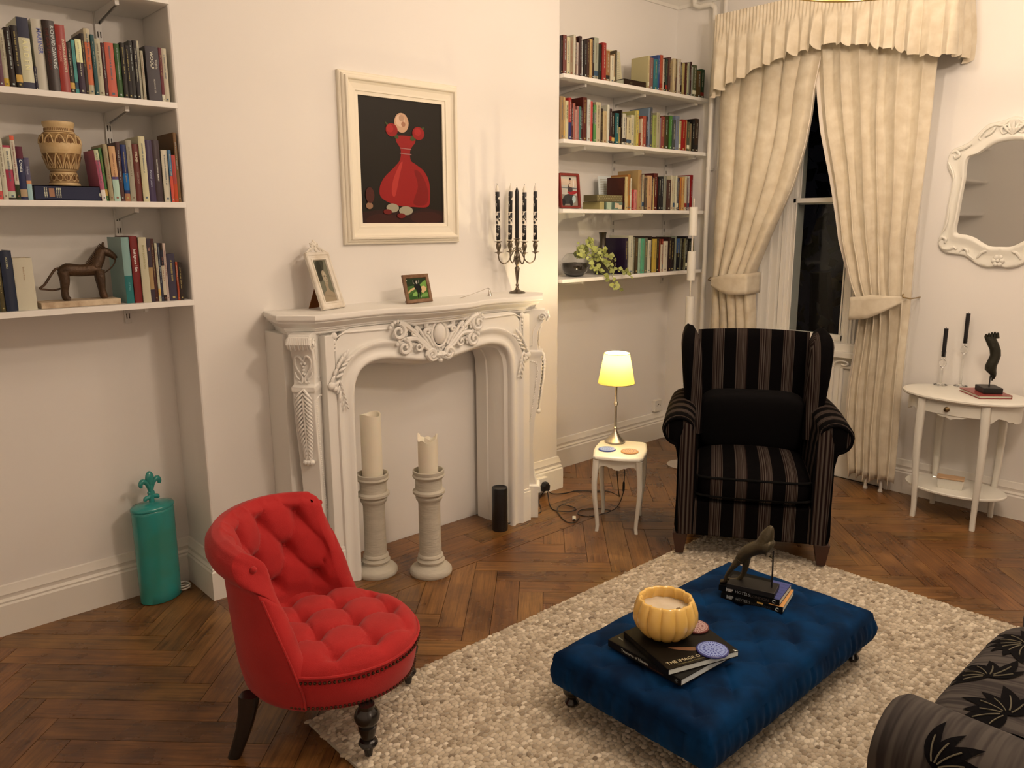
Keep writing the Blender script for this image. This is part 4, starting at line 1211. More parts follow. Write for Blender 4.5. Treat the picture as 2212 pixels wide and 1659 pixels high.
mb = MB(); mb.box((PX + .012, PY1 + .012, 2.86), (XR - .004, PY0 - .012, 2.872)); mb.build('pelmet_board', mat('board_brown', (.10, .05, .02), .6), pl, smooth=0)
# ============================================================ MIRROR on the right wall
mi = thing('mirror', 'white rococo framed mirror on the right hand wall above the oval table', 'mirror', (XR, 1.365, 1.74))
# half outline (dy to the photo's left, dz) clockwise from the bottom centre
half_o = [(0, -.375), (.045, -.385), (.09, -.375), (.13, -.350), (.17, -.325), (.22, -.318), (.27, -.310), (.305, -.280), (.312, -.235), (.298, -.19), (.285, -.12), (.280, -.03), (.272, .05), (.275, .10), (.300, .15), (.305, .20), (.285, .245), (.245, .262), (.20, .285), (.165, .325), (.125, .362), (.085, .372), (.05, .378), (.0, .392)]
half_i = [(0, -.272), (.05, -.270), (.09, -.250), (.13, -.225), (.17, -.212), (.196, -.208), (.212, -.205), (.222, -.195), (.224, -.17), (.222, -.14), (.218, -.09), (.214, -.03), (.208, .05), (.205, .09), (.206, .13), (.206, .165), (.200, .195), (.185, .205), (.155, .212), (.125, .232), (.095, .252), (.065, .265), (.03, .270), (0, .272)]
def full(h): return h + [(-a, b) for a, b in reversed(h[1:-1])]
def smo(h):
    f_ = full(h); n = len(f_); out = []
    for i in range(n):
        a, b, c, d = [Vector(f_[(i + k) % n]) for k in (-1, 0, 1, 2)]
        for k in range(4):
            t = k / 4; out.append(0.5 * ((2 * b) + (c - a) * t + (2 * a - 5 * b + 4 * c - d) * t * t + (-a + 3 * b - 3 * c + d) * t ** 3))
    return out
oo, ii = smo(half_o), smo(half_i)
mb = MB()
rs = []
for q, hx in ((0, -.001), (0, -.012), (.06, -.024), (.16, -.026), (.30, -.018), (.62, -.018), (.80, -.028), (.92, -.026), (1.0, -.012), (1.0, -.004)):
    rs.append([Vector((hx, (o_.x + (i_.x - o_.x) * q), o_.y + (i_.y - o_.y) * q)) for o_, i_ in zip(oo, ii)])
mb.rings(rs, cap=False); mb.build('frame', M_white, mi, smooth=50)
mb = MB(); mb.add([Vector((-.008, p.x, p.y)) for p in ii], [tuple(range(len(ii)))]); mb.build('mirror_glass', mat('mirror_silver', (.78, .78, .76), .03, metal=1), mi, smooth=0)
mb = MB()
def ms(pts, r=.007, n=5):
    for s in (-1, 1):
        P_ = smoothp([Vector((-.024, s * y, z)) for y, z in pts], n); k_ = len(P_)
        mb.tube(P_, [r * (.45 + .55 * math.sin(PI * (i + 1) / (k_ + 1))) for i in range(k_)], 7)
ms([(.0, .330), (.03, .350), (.055, .335), (.045, .31), (.028, .315)]); ms([(.02, .375), (.05, .352), (.09, .355), (.13, .335), (.155, .30), (.15, .285)]); ms([(.085, .345), (.10, .32), (.13, .30)])
ms([(.285, .225), (.262, .235), (.245, .215), (.262, .20), (.272, .212)], .009); ms([(.298, .18), (.285, .155), (.27, .125), (.262, .09)], .008); ms([(.25, .24), (.22, .25), (.19, .268)], .008)
ms([(.305, -.245), (.29, -.225), (.27, -.235), (.275, -.255)], .009); ms([(.295, -.20), (.28, -.17), (.272, -.12), (.27, -.05)], .007); ms([(.285, -.285), (.25, -.290), (.225, -.278), (.21, -.29)], .010)
ms([(.195, -.305), (.175, -.285), (.155, -.295), (.15, -.315), (.12, -.34)], .008); ms([(.105, -.335), (.085, -.305), (.06, -.295)], .008)
for k in range(6):
    a = k * PI / 3; mb.ball((-.028, .020 * math.cos(a), -.345 + .020 * math.sin(a)), .013, 8, 6, (.6, 1, 1))
mb.ball((-.032, 0, -.345), .010, 8, 6)
for k in range(5): mb.tube([Vector((-.026, 0, .30)), Vector((-.034, (k - 2) * .014, .33)), Vector((-.026, (k - 2) * .024, .365 - abs(k - 2) * .008))], [.004, .009, .005], 7)
tag(mb.build('scroll_carving', M_white, mi), kind='stuff')

# ============================================================ PICTURE over the mantel (a generic still life stands in for the painting)
pic = thing('framed_picture', 'tall picture in a stepped white frame, deep red vase on near black ground', 'picture', (2.262, BY, 1.891))
def rframe(par, w, h, prof, m, name='frame', yback=0.0):
    """mitred frame: prof = list of (inset from outer edge, depth forward)"""
    mb = MB(); rs = []
    for ins, dep in prof:
        a, b = w / 2 - ins, h / 2 - ins
        rs.append([Vector((x, -dep, z)) for x, z in ((-a, -b), (a, -b), (a, b), (-a, b))])
    mb.rings(rs, cap=False); return mb.build(name, m, par, smooth=0)
M_cream = mat('frame_cream', (.84, .79, .66), .5)
rframe(pic, .672, .762, [(0, 0), (0, .018), (.005, .022), (.010, .022), (.012, .030), (.018, .034), (.022, .034), (.024, .046), (.032, .048), (.036, .046), (.040, .036), (.050, .030), (.072, .027), (.080, .027), (.082, .022), (.097, .020), (.097, .012)], M_cream)
def flat(par, name, layers, w, h, y, mats=None, ox=0, oz=0):
    """flat print: layered polygons in unit coordinates (0..1 right, 0..1 up)"""
    mb = MB(); ml = []; idx = {}
    for k, (col, pts) in enumerate(layers):
        if col not in idx: idx[col] = len(ml); ml.append(pm(col, .5))
        mb.add([Vector((ox + (x - .5) * w, y - k * .00018, oz + (z - .5) * h)) for x, z in pts], [tuple(range(len(pts)))], idx[col])
    return mb.build(name, ml, par, smooth=0, fix=False)
def ell(cx, cz, rx, rz, n=20, a0=0, a1=2 * PI): return [(cx + rx * math.cos(lerp(a0, a1, k / n)), cz + rz * math.sin(lerp(a0, a1, k / n))) for k in range(n if abs(a1 - a0 - 2 * PI) < 1e-6 else n + 1)]
def blob(pts, n=5):
    P_ = [Vector(p) for p in pts]; N_ = len(P_); out = []
    for i in range(N_):
        a, b, c, d = [P_[(i + k) % N_] for k in (-1, 0, 1, 2)]
        for k in range(n):
            t = k / n; q = 0.5 * ((2 * b) + (c - a) * t + (2 * a - 5 * b + 4 * c - d) * t * t + (-a + 3 * b - 3 * c + d) * t ** 3); out.append((q.x, q.y))
    return out
B_ = '1e1710'
L_ = [(B_, [(0, 0), (1, 0), (1, 1), (0, 1)]), ('2c1512', [(0, 0), (1, 0), (1, .12), (.75, .15), (.55, .10), (.3, .14), (0, .11)]),
      ('3a1a14', ell(.25, .05, .2, .05)), ('3a1a14', ell(.78, .07, .2, .05)),
      ('8c1a18', blob([(.22, .30), (.24, .22), (.42, .165), (.62, .155), (.80, .16), (.83, .25), (.82, .36), (.76, .44), (.66, .49), (.60, .52), (.60, .60), (.66, .66), (.64, .70), (.45, .70), (.43, .66), (.48, .60), (.47, .52), (.40, .46), (.28, .38)])),
      ('741412', blob([(.62, .18), (.78, .18), (.80, .30), (.72, .42), (.64, .44), (.68, .32)])),
      ('a83028', blob([(.36, .26), (.40, .24), (.46, .40), (.50, .50), (.46, .48), (.38, .36)])),
      ('96605a', [(.475, .605), (.61, .600), (.61, .607), (.475, .612)]), ('96605a', [(.47, .565), (.61, .56), (.61, .567), (.47, .572)]),
      ('3e4420', blob([(.46, .69), (.38, .76), (.30, .80), (.36, .74), (.42, .68)])), ('3e4420', blob([(.60, .69), (.70, .76), (.78, .78), (.72, .72), (.64, .67)])),
      ('c09070', ell(.50, .80, .085, .075)), ('d0a486', ell(.485, .815, .055, .045)), ('a06a50', ell(.52, .79, .025, .02)),
      ('8c1a18', ell(.38, .74, .07, .05)), ('a02420', ell(.36, .75, .04, .03)), ('8c1a18', ell(.70, .73, .075, .05)), ('a02420', ell(.69, .74, .04, .03)),
      ('b08468', ell(.50, .835, .030, .025)), 
      ('988870', ell(.36, .145, .075, .035)), ('988870', ell(.52, .125, .085, .035)), ('6a1a16', ell(.30, .115, .05, .02)), ('6a1a16', ell(.46, .085, .05, .02)),
      ('8a6248', ell(.09, .16, .04, .025)), ('4a2018', ell(.10, .24, .05, .06))]
flat(pic, 'canvas', L_, .480, .602, -.0125)

# ============================================================ LAMP TABLE, LAMP, COASTERS
def cableg(par, x, y, ztop, zb, rtop, rbot, bow, dx, dy, m, name='leg', n=14, zfoot=None):
    mb = MB(); rs = []
    for k in range(n + 1):
        t = k / n; z = lerp(zb, ztop, t); b = bow * (math.sin(PI * 1.5 * (1 - t)) * (1 - .25 * t) if t < 1 else 0) * (1 if t > .0 else .6)
        r = lerp(rbot, rtop, t ** 1.3); ox, oy = x + dx * b, y + dy * b
        rs.append([Vector((ox + u * r, oy + v * r, z)) for u, v in ((-1, -.7), (-.7, -1), (.7, -1), (1, -.7), (1, .7), (.7, 1), (-.7, 1), (-1, .7))])
    mb.rings(rs); return mb.build(name, m, par, smooth=50)
def scallop(w, zt, depth, n=40):
    top = [(-w / 2, zt), (w / 2, zt)]; bot = []
    for k in range(n + 1):
        u = 1 - 2 * k / n; a = abs(u)
        bot.append((u * w / 2, zt - interp([(0, depth * .98), (.10, depth), (.16, depth * .88), (.22, depth * .90), (.30, depth * .78), (.42, depth * .80), (.52, depth * .66), (.80, depth * .60), (.92, depth * .72), (1, depth * 1.0)], a)))
    return top + bot
lt = thing('lamp_table', 'small cream cabriole leg side table with scalloped apron under the lamp', 'side table', (3.173, 2.592, 0), math.radians(34))
mb = MB(); hx, hy = .170, .133
pts = []
for s0, (ax, ay), (bx_, by_) in ((0, (-1, -1), (1, -1)), (1, (1, -1), (1, 1)), (2, (1, 1), (-1, 1)), (3, (-1, 1), (-1, -1))):
    A = Vector((ax * hx, ay * hy)); B2 = Vector((bx_ * hx, by_ * hy)); t = (B2 - A).normalized(); n_ = Vector((t.y, -t.x)); Ln = (B2 - A).length
    for k in range(15):
        u = .07 + .86 * k / 14; pts.append(A + t * Ln * u + n_ * (.006 * math.cos((u - .5) * 2 * PI) + .002))
rs = []
for ins, z in ((.010, .398), (.003, .400), (0, .405), (.001, .412), (.006, .417), (.014, .420)):
    rs.append([Vector((p.x * (1 - ins / hx), p.y * (1 - ins / hy), z)) for p in pts])
mb.rings(rs); mb.build('table_top', M_white, lt, smooth=40)
for s in (-1, 1):
    mb = MB(); mb.prism(scallop(.20, .398, .055), -.006, .006, mat=Matrix(((0, 0, 1, s * .143), (1, 0, 0, 0), (0, 1, 0, 0), (0, 0, 0, 1)))); mb.build('apron', M_white, lt, smooth=0)
    mb = MB(); mb.prism(scallop(.27, .398, .055), -.006, .006, mat=Matrix(((1, 0, 0, 0), (0, 0, 1, s * .108), (0, 1, 0, 0), (0, 0, 0, 1)))); mb.build('apron', M_white, lt, smooth=0)
for sx in (-1, 1):
    for sy in (-1, 1): cableg(lt, sx * .145, sy * .110, .398, 0, .017, .009, .014, sx * .7, sy * .7, M_white)
LP = Vector((3.250, 2.695, .4205))
la = thing('table_lamp', 'lit table lamp with yellow shade on a brushed nickel stem, on the small cream table', 'table lamp', LP)
mb = MB(); mb.lathe([(.052, 0), (.056, .004), (.055, .010), (.046, .018), (.030, .034), (.018, .052), (.010, .068), (.008, .076), (.011, .080), (.011, .084), (.007, .088), (.0065, .175), (.006, .205), (.010, .210), (.013, .218), (.010, .226), (.006, .232), (.0065, .30), (.011, .340), (.011, .350), (.004, .352), (.004, .375)], 28); mb.build('stand', M_nickel, la)
M_shade = mat('lamp_shade_yellow', (.88, .70, .26), .85)
_b = M_shade.node_tree.nodes['Principled BSDF']
_tr = M_shade.node_tree.nodes.new('ShaderNodeBsdfTranslucent'); _tr.inputs[0].default_value = (.90, .66, .16, 1)
_ms = M_shade.node_tree.nodes.new('ShaderNodeMixShader'); _ms.inputs[0].default_value = .13
_out = M_shade.node_tree.nodes['Material Output']
M_shade.node_tree.links.new(_b.outputs[0], _ms.inputs[1]); M_shade.node_tree.links.new(_tr.outputs[0], _ms.inputs[2]); M_shade.node_tree.links.new(_ms.outputs[0], _out.inputs[0])
mb = MB(); mb.rings([[Vector((r_ * math.cos(2 * PI * k / 48), r_ * math.sin(2 * PI * k / 48), z)) for k in range(48)] for r_, z in ((.099, .332), (.068, .495))], cap=False); mb.build('lamp_shade', M_shade, la)
mb = MB()
for r_, z in ((.099, .332), (.068, .495)): mb.rings([[Vector(((r_ + a) * math.cos(2 * PI * k / 48), (r_ + a) * math.sin(2 * PI * k / 48), z + b)) for a, b in ((-.0012, -.0015), (.0012, -.0015), (.0012, .0015), (-.0012, .0015))] for k in range(49)], cap=False)
for k in range(3):
    a = 2 * PI * k / 3; mb.tube([(0, 0, .485), (.068 * math.cos(a), .068 * math.sin(a), .493)], .0012, 5)
mb.build('shade_rings', M_nickel, la)
mb = MB(); mb.ball((0, 0, .420), .020, 14, 10, (1, 1, 1.3)); mb.lathe([(.009, .370), (.009, .398)], 10); mb.build('bulb', mat('lamp_bulb', (1, .9, .7), .4, emit=(1, .82, .5), estr=25), la)
lamp('lamp_light', (0, 0, .458), P_TABLE, .018, (1.0, .80, .50), la)
def coaster(name, label, loc, r, c1, c2, c3, tilt=None):
    t = thing(name, label, 'coaster', loc, group=None)
    mb = MB(); mb.lathe([(r * .96, 0), (r, .0015), (r, .0050), (r * .97, .0062)], 40); mb.build('disc', mat('coaster_' + c1, c1, .15), t)
    mb = MB(); ml = [pm(c2, .2), pm(c3, .2)]
    def ringp(r0, r1, n, z, mi, w=.5):
        for k in range(n):
            a0 = 2 * PI * k / n; a1 = a0 + 2 * PI / n * w; am = (a0 + a1) / 2
            mb.add([(r0 * math.cos(am), r0 * math.sin(am), z), (lerp(r0, r1, .5) * math.cos(a0), lerp(r0, r1, .5) * math.sin(a0), z), (r1 * math.cos(am), r1 * math.sin(am), z), (lerp(r0, r1, .5) * math.cos(a1), lerp(r0, r1, .5) * math.sin(a1), z)], [(0, 1, 2, 3)], mi)
    mb.add([(r * .9 * math.cos(2 * PI * k / 40), r * .9 * math.sin(2 * PI * k / 40), .00635) for k in range(40)], [tuple(range(40))], 0)
    ringp(r * .70, r * .88, 36, .0065, 1, .6); ringp(r * .42, r * .66, 16, .0065, 1, .6); ringp(r * .20, r * .38, 10, .0065, 1, .6); ringp(r * .02, r * .14, 8, .0065, 1, .9)
    mb.build('mandala_print', ml, t, smooth=0, fix=False)
    return t
coaster('coaster', 'round blue patterned coaster on the small cream table, left of the pair', (3.105, 2.628, .4203), .046, '3a4a90', '9aa4cc', '4a5aa0')
coaster('coaster', 'round orange and purple patterned coaster on the small cream table', (3.157, 2.518, .4203), .046, 'c88850', 'd8a878', '7a4a6a')

# ============================================================ OVAL TABLE with candle holders, foot sculpture
TZ = .700
tb = thing('oval_table', 'white oval console table with drawer and lower shelf under the mirror', 'table', (4.585, 1.392, 0))
def ellp(a, b, k=64): return [(a * math.cos(2 * PI * i / k), b * math.sin(2 * PI * i / k)) for i in range(k)]
mb = MB(); mb.rings([[Vector((x, y, z)) for x, y in ellp(.212 - d, .312 - d)] for d, z in ((.020, TZ - .028), (.006, TZ - .024), (.0, TZ - .016), (.001, TZ - .008), (.006, TZ - .004), (.010, TZ - .0035), (.012, TZ - .0015), (.018, TZ))]); mb.build('table_top', M_white, tb, smooth=40)
mb = MB(); N_ = 120; top = []; bot = []; ti = []; bi = []
for k in range(N_):
    a = 2 * PI * k / N_; x, y = .180 * math.cos(a), .275 * math.sin(a)
    fa = (math.degrees(a) % 90) / 90     # scallops between the legs
    u = abs(fa - .5) * 2 if False else 0
    # front face centre is a = 180 deg ; legs near +-35 deg from it
    d = abs((math.degrees(a) - 180 + 180) % 360 - 180)
    d2 = min(abs(d - 37), abs(d - 143)) / 37
    drop = interp([(0, .120), (.12, .112), (.3, .088), (.55, .095), (.7, .108), (.85, .106), (1, .118)], min(1, d2))
    top.append(Vector((x, y, TZ - .028))); bot.append(Vector((x, y, TZ - drop)))
    ti.append(Vector((x * .95, y * .96, TZ - .028))); bi.append(Vector((x * .95, y * .96, TZ - drop)))
mb.rings([ti, top, bot, bi], cap=False); mb.build('apron', M_white, tb, smooth=40)
dr = None
mb = MB(); rs_ = []
for k in range(21):
    a = math.radians(180 - 30 + 60 * k / 20); c_, s_ = math.cos(a), math.sin(a)
    rs_.append([Vector((q * .180 * c_, q * .275 * s_, z)) for q, z in ((1.005, TZ - .096), (1.022, TZ - .094), (1.022, TZ - .034), (1.005, TZ - .032))])
mb.rings(rs_); dr = mb.build('drawer', M_white, tb, smooth=30)
mb = MB()
for k in range(20):
    pass
kp = Vector((-.180 * 1.02, 0.02, TZ - .064))
mt = Matrix.Translation(kp) @ Matrix.Rotation(-PI / 2, 4, 'Y')
mb = MB(); mb.lathe([(.011, 0), (.014, .003), (.008, .006), (.006, .010), (.011, .014), (.011, .019), (.006, .022)], 16, mat=mt); mb.build('knob', mat('aged_brass', (.20, .14, .07), .4, metal=1), dr)
for a in (180 - 36, 180 + 36, 36, -36):
    c_, s_ = math.cos(math.radians(a)), math.sin(math.radians(a))
    cableg(tb, .182 * c_ * 1.02, .262 * s_ * 1.0, TZ - .028, 0, .021, .012, .009, c_, s_, M_white)
mb = MB(); mb.rings([[Vector((x, y, z)) for x, y in ellp(.172 - d, .252 - d)] for d, z in ((.004, .160), (0, .164), (0, .172), (.004, .176))]); mb.build('lower_shelf', M_white, tb, smooth=40)
M_blackwax = mat('black_wax', (.010, .009, .011), .45)
def glass_stick(label, loc, h, hc, rz):
    t = thing('candle_holder', label, 'candle holder', loc, rz, group='glass candle holders on the oval table')
    k = h / .17
    mb = MB(); mb.lathe([(.034, 0), (.036, .002), (.030, .005), (.008, .010), (.005, .016), (.0045, .05 * k), (.0055, .09 * k), (.005, h - .060), (.009, h - .056), (.0165, h - .048), (.020, h - .036), (.0165, h - .024), (.008, h - .016), (.007, h - .013), (.012, h - .008), (.012, h), (.0135, h + .030), (.0122, h + .030), (.0108, h + .002), (.001, h + .001)], 24); mb.build('glass_stem', M_clear, t)
    c = thing('candle', label.replace('clear glass holder', 'taper candle').replace(' with', ' standing in glass,') if False else ('black dinner candle in the %s clear glass holder on the oval table' % ('shorter' if h < .2 else 'taller')), 'candle', (loc[0], loc[1], loc[2] + h + .0015), group=None)
    mb = MB(); rr = random.Random(int(h * 1000)); mb.lathe([(.0102, 0), (.0104, .03), (.0106, hc * .6), (.0108, hc - .008), (.0112, hc - .001), (.006, hc), (.004, hc - .002)], 18, fn=lambda a, r, z: 1 + .05 * math.sin(a * 3 + z * 40) * (z / hc) ** 3); o_ = mb.build('wax', M_blackwax, c)
    mb = MB(); mb.tube([(0, 0, hc - .002), (.001, 0, hc + .004), (.004, .001, hc + .008)], .0009, 6); mb.build('wick', M_dark, c)
glass_stick('shorter clear glass candle holder on the oval table, nearer the curtain', (4.714, 1.560, TZ + .0005), .160, .158, 0)
glass_stick('taller clear glass candle holder on the oval table, beside the foot sculpture', (4.760, 1.472, TZ + .0005), .240, .165, 0)
def slabbook(name, label, loc, rz, w, d, h, cover, pages='e0d4bc', cat='book', group=None, par=None, spine=0, soft=True):
    """book lying flat: w along local x (spine direction), d along y; spine on -y side"""
    t = thing(name, label, cat, loc, rz, group)
    c = pm(cover, .28) if isinstance(cover, str) else cover
    th = .0022 if soft else .004
    mb = MB(); o_ = .0 if soft else .003
    mb.box((-w / 2, -d / 2, 0), (w / 2, d / 2, th)); mb.box((-w / 2, -d / 2, h - th), (w / 2, d / 2, h)); mb.box((-w / 2, -d / 2 - .0012, 0), (w / 2, -d / 2 + .002, h)); mb.build('cover', c, t, smooth=0)
    mb = MB(); mb.box((-w / 2 + .0012 + o_, -d / 2 + .0015, th), (w / 2 - .0012 - o_, d / 2 - .0012 - o_, h - th)); mb.build('pages', pm(pages, .8), t, smooth=0)
    return t
bk_ = slabbook('book', 'red covered art book lying flat under the black foot sculpture', (4.600, 1.300, TZ + .0008), math.radians(-78 + 90 + 32), .205, .165, .018, '8c3a34', soft=False)
flat_l = None
fo = thing('foot_sculpture', 'black cast sculpture of an upturned foot on a square black block', 'sculpture', (4.600, 1.285, TZ + .0195), math.radians(38))
mb = MB(); mb.box((-.055, -.048, 0), (.055, .048, .030)); mb.build('block', mat('black_stone', (.012, .011, .010), .45), fo, smooth=0, bevel=.003)
mb = MB(); mb.tube([(0, 0, .028), (0, 0, .085)], .0035, 8); mb.build('rod', M_black, fo)
M_bronze = mat('dark_bronze', (.030, .028, .018), .45, metal=.5, bump=.5, bscale=90)
mb = MB(); rs = []
# heel at the bottom, toes up; y is the side-to-side seen from the front
ft = [(.070, -.008, .004, .004), (.085, -.010, .010, .010), (.100, .000, .024, .020), (.118, .010, .034, .024), (.140, .008, .034, .026), (.165, -.004, .033, .027), (.195, -.016, .031, .026), (.225, -.014, .033, .022), (.255, -.002, .036, .018), (.280, .010, .035, .015), (.292, .014, .032, .012)]
for z, y, w, th in [(z, y * .9 + (z - .18) * .10, w * .80, th) for z, y, w, th in ft]: rs.append([Vector((th * math.cos(2 * PI * k / 20), y + w * math.sin(2 * PI * k / 20), z)) for k in range(20)])
mb.rings(rs)
for k in range(5):
    y = .014 + (k - 2) * .0135; L_ = (.030, .034, .032, .027, .022)[k]
    mb.tube([Vector((0, y, .284)), Vector((.002, y + .002, .284 + L_ * .5)), Vector((-.003, y + .003, .284 + L_))], [.0085, .0078, .0045] if k else [.0105, .010, .006], 8)
mb.tube([(0, -.010, .060), (0, -.012, .075), (0, -.008, .095)], [.003, .006, .012], 8)
mb.build('foot', M_bronze, fo, smooth=60)
bd = thing('butter_dish', 'white enamel dish with pale wooden lid on the lower shelf of the oval table', 'dish', (4.535, 1.400, .1765), math.radians(-75))
mb = MB(); mb.rings([[Vector((x * k, y * k, z)) for x, y in ((-.065, -.030), (-.060, -.035), (.060, -.035), (.065, -.030), (.065, .030), (.060, .035), (-.060, .035), (-.065, .030))] for k, z in ((.86, 0), (.90, .003), (1.0, .050), (1.03, .052), (.98, .052), (.90, .006))]); mb.build('dish', M_white, bd, smooth=30)
mb = MB(); mb.box((-.066, -.036, .0525), (.066, .036, .062)); mb.build('lid', mat('pale_wood', (.50, .33, .19), .5), bd, smooth=0, bevel=.003)
mb = MB(); mb.tube([(-.062, .0, .048), (-.085, 0, .050), (-.092, .006, .048)], .002, 6); mb.build('knife_handle', M_chrome, bd)

# ============================================================ STONE PILLAR CANDLES
M_cement = mat('cement', (.56, .53, .45), .9, bump=.5, bscale=30, var=.12, vscale=12, stretch=(1, 1, 5))
M_ivory = mat('ivory_wax', (.80, .75, .62), .45, sss=.15)
def pillar(label, x, y, h, rc_, col, drip):
    t = thing('pillar_candle_holder', label, 'candle holder', (x, y, .0), group='cement pillar candle holders')
    s = h / .49
    mb = MB(); mb.lathe([(.096, 0), (.099, .006), (.098, .020), (.088, .032), (.062, .046), (.060, .052), (.064, .058), (.066, .066), (.060, .074), (.056, .078), (.060, .084), (.058, .092), (.052, .098), (.050, .19 * s), (.050, .335 * s), (.054, .350 * s), (.060, .356 * s), (.062, .366 * s), (.058, .373 * s), (.066, .378 * s), (.074, .386 * s), (.074, .396 * s), (.062, .404 * s), (.061, .440 * s), (.062, .452 * s), (.070, .458 * s), (.074, .466 * s), (.070, .474 * s), (.072, .480 * s), (.072, .490 * s), (.066, .492 * s), (.060, .482 * s), (.058, .462 * s), (.001, .460 * s)], 40); mb.build('pillar', M_cement, t, smooth=40)
    c = thing('candle', 'thick ivory pillar candle, ' + drip[0], 'candle', (x, y, .462 * s), group=None)
    hc = col; mb = MB(); rs = []
    rr = random.Random(len(label))
    for q, zt in ((0, 0), (1, .002), (1, hc * .5), (1.0, 1), (.90, 1.0), (.84, .99), (.72, .93), (.3, .90)):
        ring = []
        for k in range(36):
            a = 2 * PI * k / 36; top = hc + drip[1](a); z = zt if zt < .6 and zt != 1 and q in (0, 1) and zt < .5 and zt != 1.0 else zt * top
            ring.append(Vector((rc_ * max(q, .02) * math.cos(a), rc_ * max(q, .02) * math.sin(a), z if zt != hc * .5 else hc * .5)))
        rs.append(ring)
    mb.rings(rs); o_ = mb.build('wax', M_ivory, c, smooth=50)
    mb = MB(); mb.tube([(0, 0, hc * .90), (.001, 0, hc * .93 + .004)], .0015, 6); mb.build('wick', M_dark, c)
pillar('cement pillar candle holder in front of the fireplace, behind the red chair', 1.868, 2.975, .485, .047, .305, ('taller one with smooth rim, nearest the red chair', lambda a: .006 * math.sin(a * 2 + 1)))
pillar('cement pillar candle holder in front of the fireplace, nearer the black speaker', 2.055, 2.800, .500, .045, .170, ('shorter one burnt down with ragged rim', lambda a: .028 * max(0, math.cos(a - 5.6)) ** 10 + .026 * max(0, math.cos(a - 2.3)) ** 12 - .006 * math.sin(a * 5)))

# ============================================================ TEAL URN
M_teal = mat('teal_glaze', (.020, .32, .33), .18, col2=(.035, .25, .21), vscale=5, coat=.4)
ur = thing('storage_urn', 'tall glossy teal ceramic urn with fleur de lis lid in the left alcove', 'urn', (1.035, 3.405, 0), math.radians(12))
mb = MB(); mb.lathe([(.082, 0), (.088, .004), (.089, .05), (.090, .40), (.089, .412), (.085, .416)], 48, sy=.74); mb.build('body', M_teal, ur, smooth=50)
mb = MB(); mb.lathe([(.085, .4162), (.092, .417), (.093, .424), (.088, .431), (.060, .438), (.02, .441), (.001, .442)], 48, sy=.74); lid = mb.build('lid', M_teal, ur, smooth=50)
mb = MB()
mb.ball((0, 0, .545), .019, 14, 10, (1.0, .7, 1.75)); mb.tube([(0, 0, .437), (0, 0, .56)], [.012, .008], 10)
for s in (-1, 1):
    mb.tube(smoothp([(s * .004, 0, .490), (s * .014, 0, .525), (s * .032, 0, .540), (s * .042, 0, .528), (s * .040, 0, .515)], 5), [.006 + .005 * math.sin(PI * k / 20) for k in range(21)], 9)
    mb.tube(smoothp([(s * .003, 0, .480), (s * .012, 0, .465), (s * .026, 0, .462), (s * .030, 0, .452)], 4), [.006 + .004 * math.sin(PI * k / 12) for k in range(13)], 9)
mb.tube([(-.013, 0, .482), (.013, 0, .482)], .008, 8)
mb.build('fleur_de_lis', M_teal, lid, smooth=60)
# coiled white cable in the corner behind the urn
cc = thing('coiled_cable', 'small coil of white cable on the floor in the left alcove corner', 'cable', (1.135, 3.40, 0))
mb = MB(); mb.tube([(.022 * math.cos(t) + .003 * math.sin(t * 2.3), .020 * math.sin(t), .006 + .002 * t) for t in [k * .35 for k in range(48)]], .0035, 7); mb.build('coil', mat('white_cable', (.6, .57, .52), .5), cc)

# ============================================================ SMART SPEAKER, SOCKETS, CABLES
sp_ = thing('speaker', 'tall black cylindrical speaker standing on the floor by the fireplace', 'speaker', (2.640, 2.968, 0))
mb = MB(); mb.lathe([(.041, 0), (.042, .002), (.042, .230), (.041, .234), (.038, .235), (.036, .233)], 40); mb.build('body', mat('speaker_black', (.010, .010, .011), .38), sp_, smooth=50)
mb = MB(); mb.lathe([(.0405, .2345), (.0405, .2362), (.037, .2362), (.037, .2345)], 40, cap=False); mb.build('light_ring', mat('ring_grey', (.06, .07, .08), .25), sp_)
mb = MB()
for k in range(18):
    for j in range(14):
        a = 2 * PI * k / 18 + (j % 2) * PI / 18; z = .012 + j * .0058; r = .0421; mb.box((-.0009, -.0001, -.0009), (.0009, .0003, .0009), mat=Matrix.Translation((r * math.cos(a), r * math.sin(a), z)) @ Matrix.Rotation(a - PI / 2, 4, 'Z'))
tag(mb.build('grille_holes', mat('hole_black', (.002, .002, .002), .9), sp_, smooth=0), kind='stuff')
def cable(label, pts, r=.0028, m=None, n=6):
    o_ = None; t = thing('cable', label, 'cable', pts[0])
    mb = MB(); mb.tube(smoothp([Vector(p) - Vector(pts[0]) for p in pts], n), r, 7); mb.build('cord', m or M_black, t); return t
z_ = .004
import itertools
coil = [(2.905 + .045 * math.cos(t) * (1 - .02 * t), 3.035 + .034 * math.sin(t * 1.07), z_ + .0035 * (k % 9)) for k, t in enumerate([j * .55 for j in range(40)])]
cable('black speaker cable coiled on the floor beside the fireplace foot', [(2.683, 2.962, .030), (2.72, 2.975, .012), (2.78, 3.005, z_ + .03), (2.85, 3.015, z_ + .02)] + coil + [(2.96, 2.99, z_), (3.02, 3.04, z_), (3.08, 3.12, z_), (3.14, 3.17, z_), (3.19, 3.19, .02), (3.205, 3.195, .035)])
loop = [(3.215, 3.190, .035), (3.19, 3.150, z_), (3.10, 3.05, z_), (3.05, 2.96, z_), (3.10, 2.88, z_ + .003), (3.16, 2.90, z_), (3.14, 2.98, z_ + .004), (3.06, 2.95, z_ + .007), (3.00, 2.86, z_), (2.97, 2.78, z_), (3.00, 2.755, z_), (3.07, 2.79, z_)]
cable('black cable with white connector looping over the floor by the lamp table', loop)
cn = thing('cable_connector', 'small white plastic connector at the end of a floor cable', 'connector', (3.035, 2.795, 0), .75)
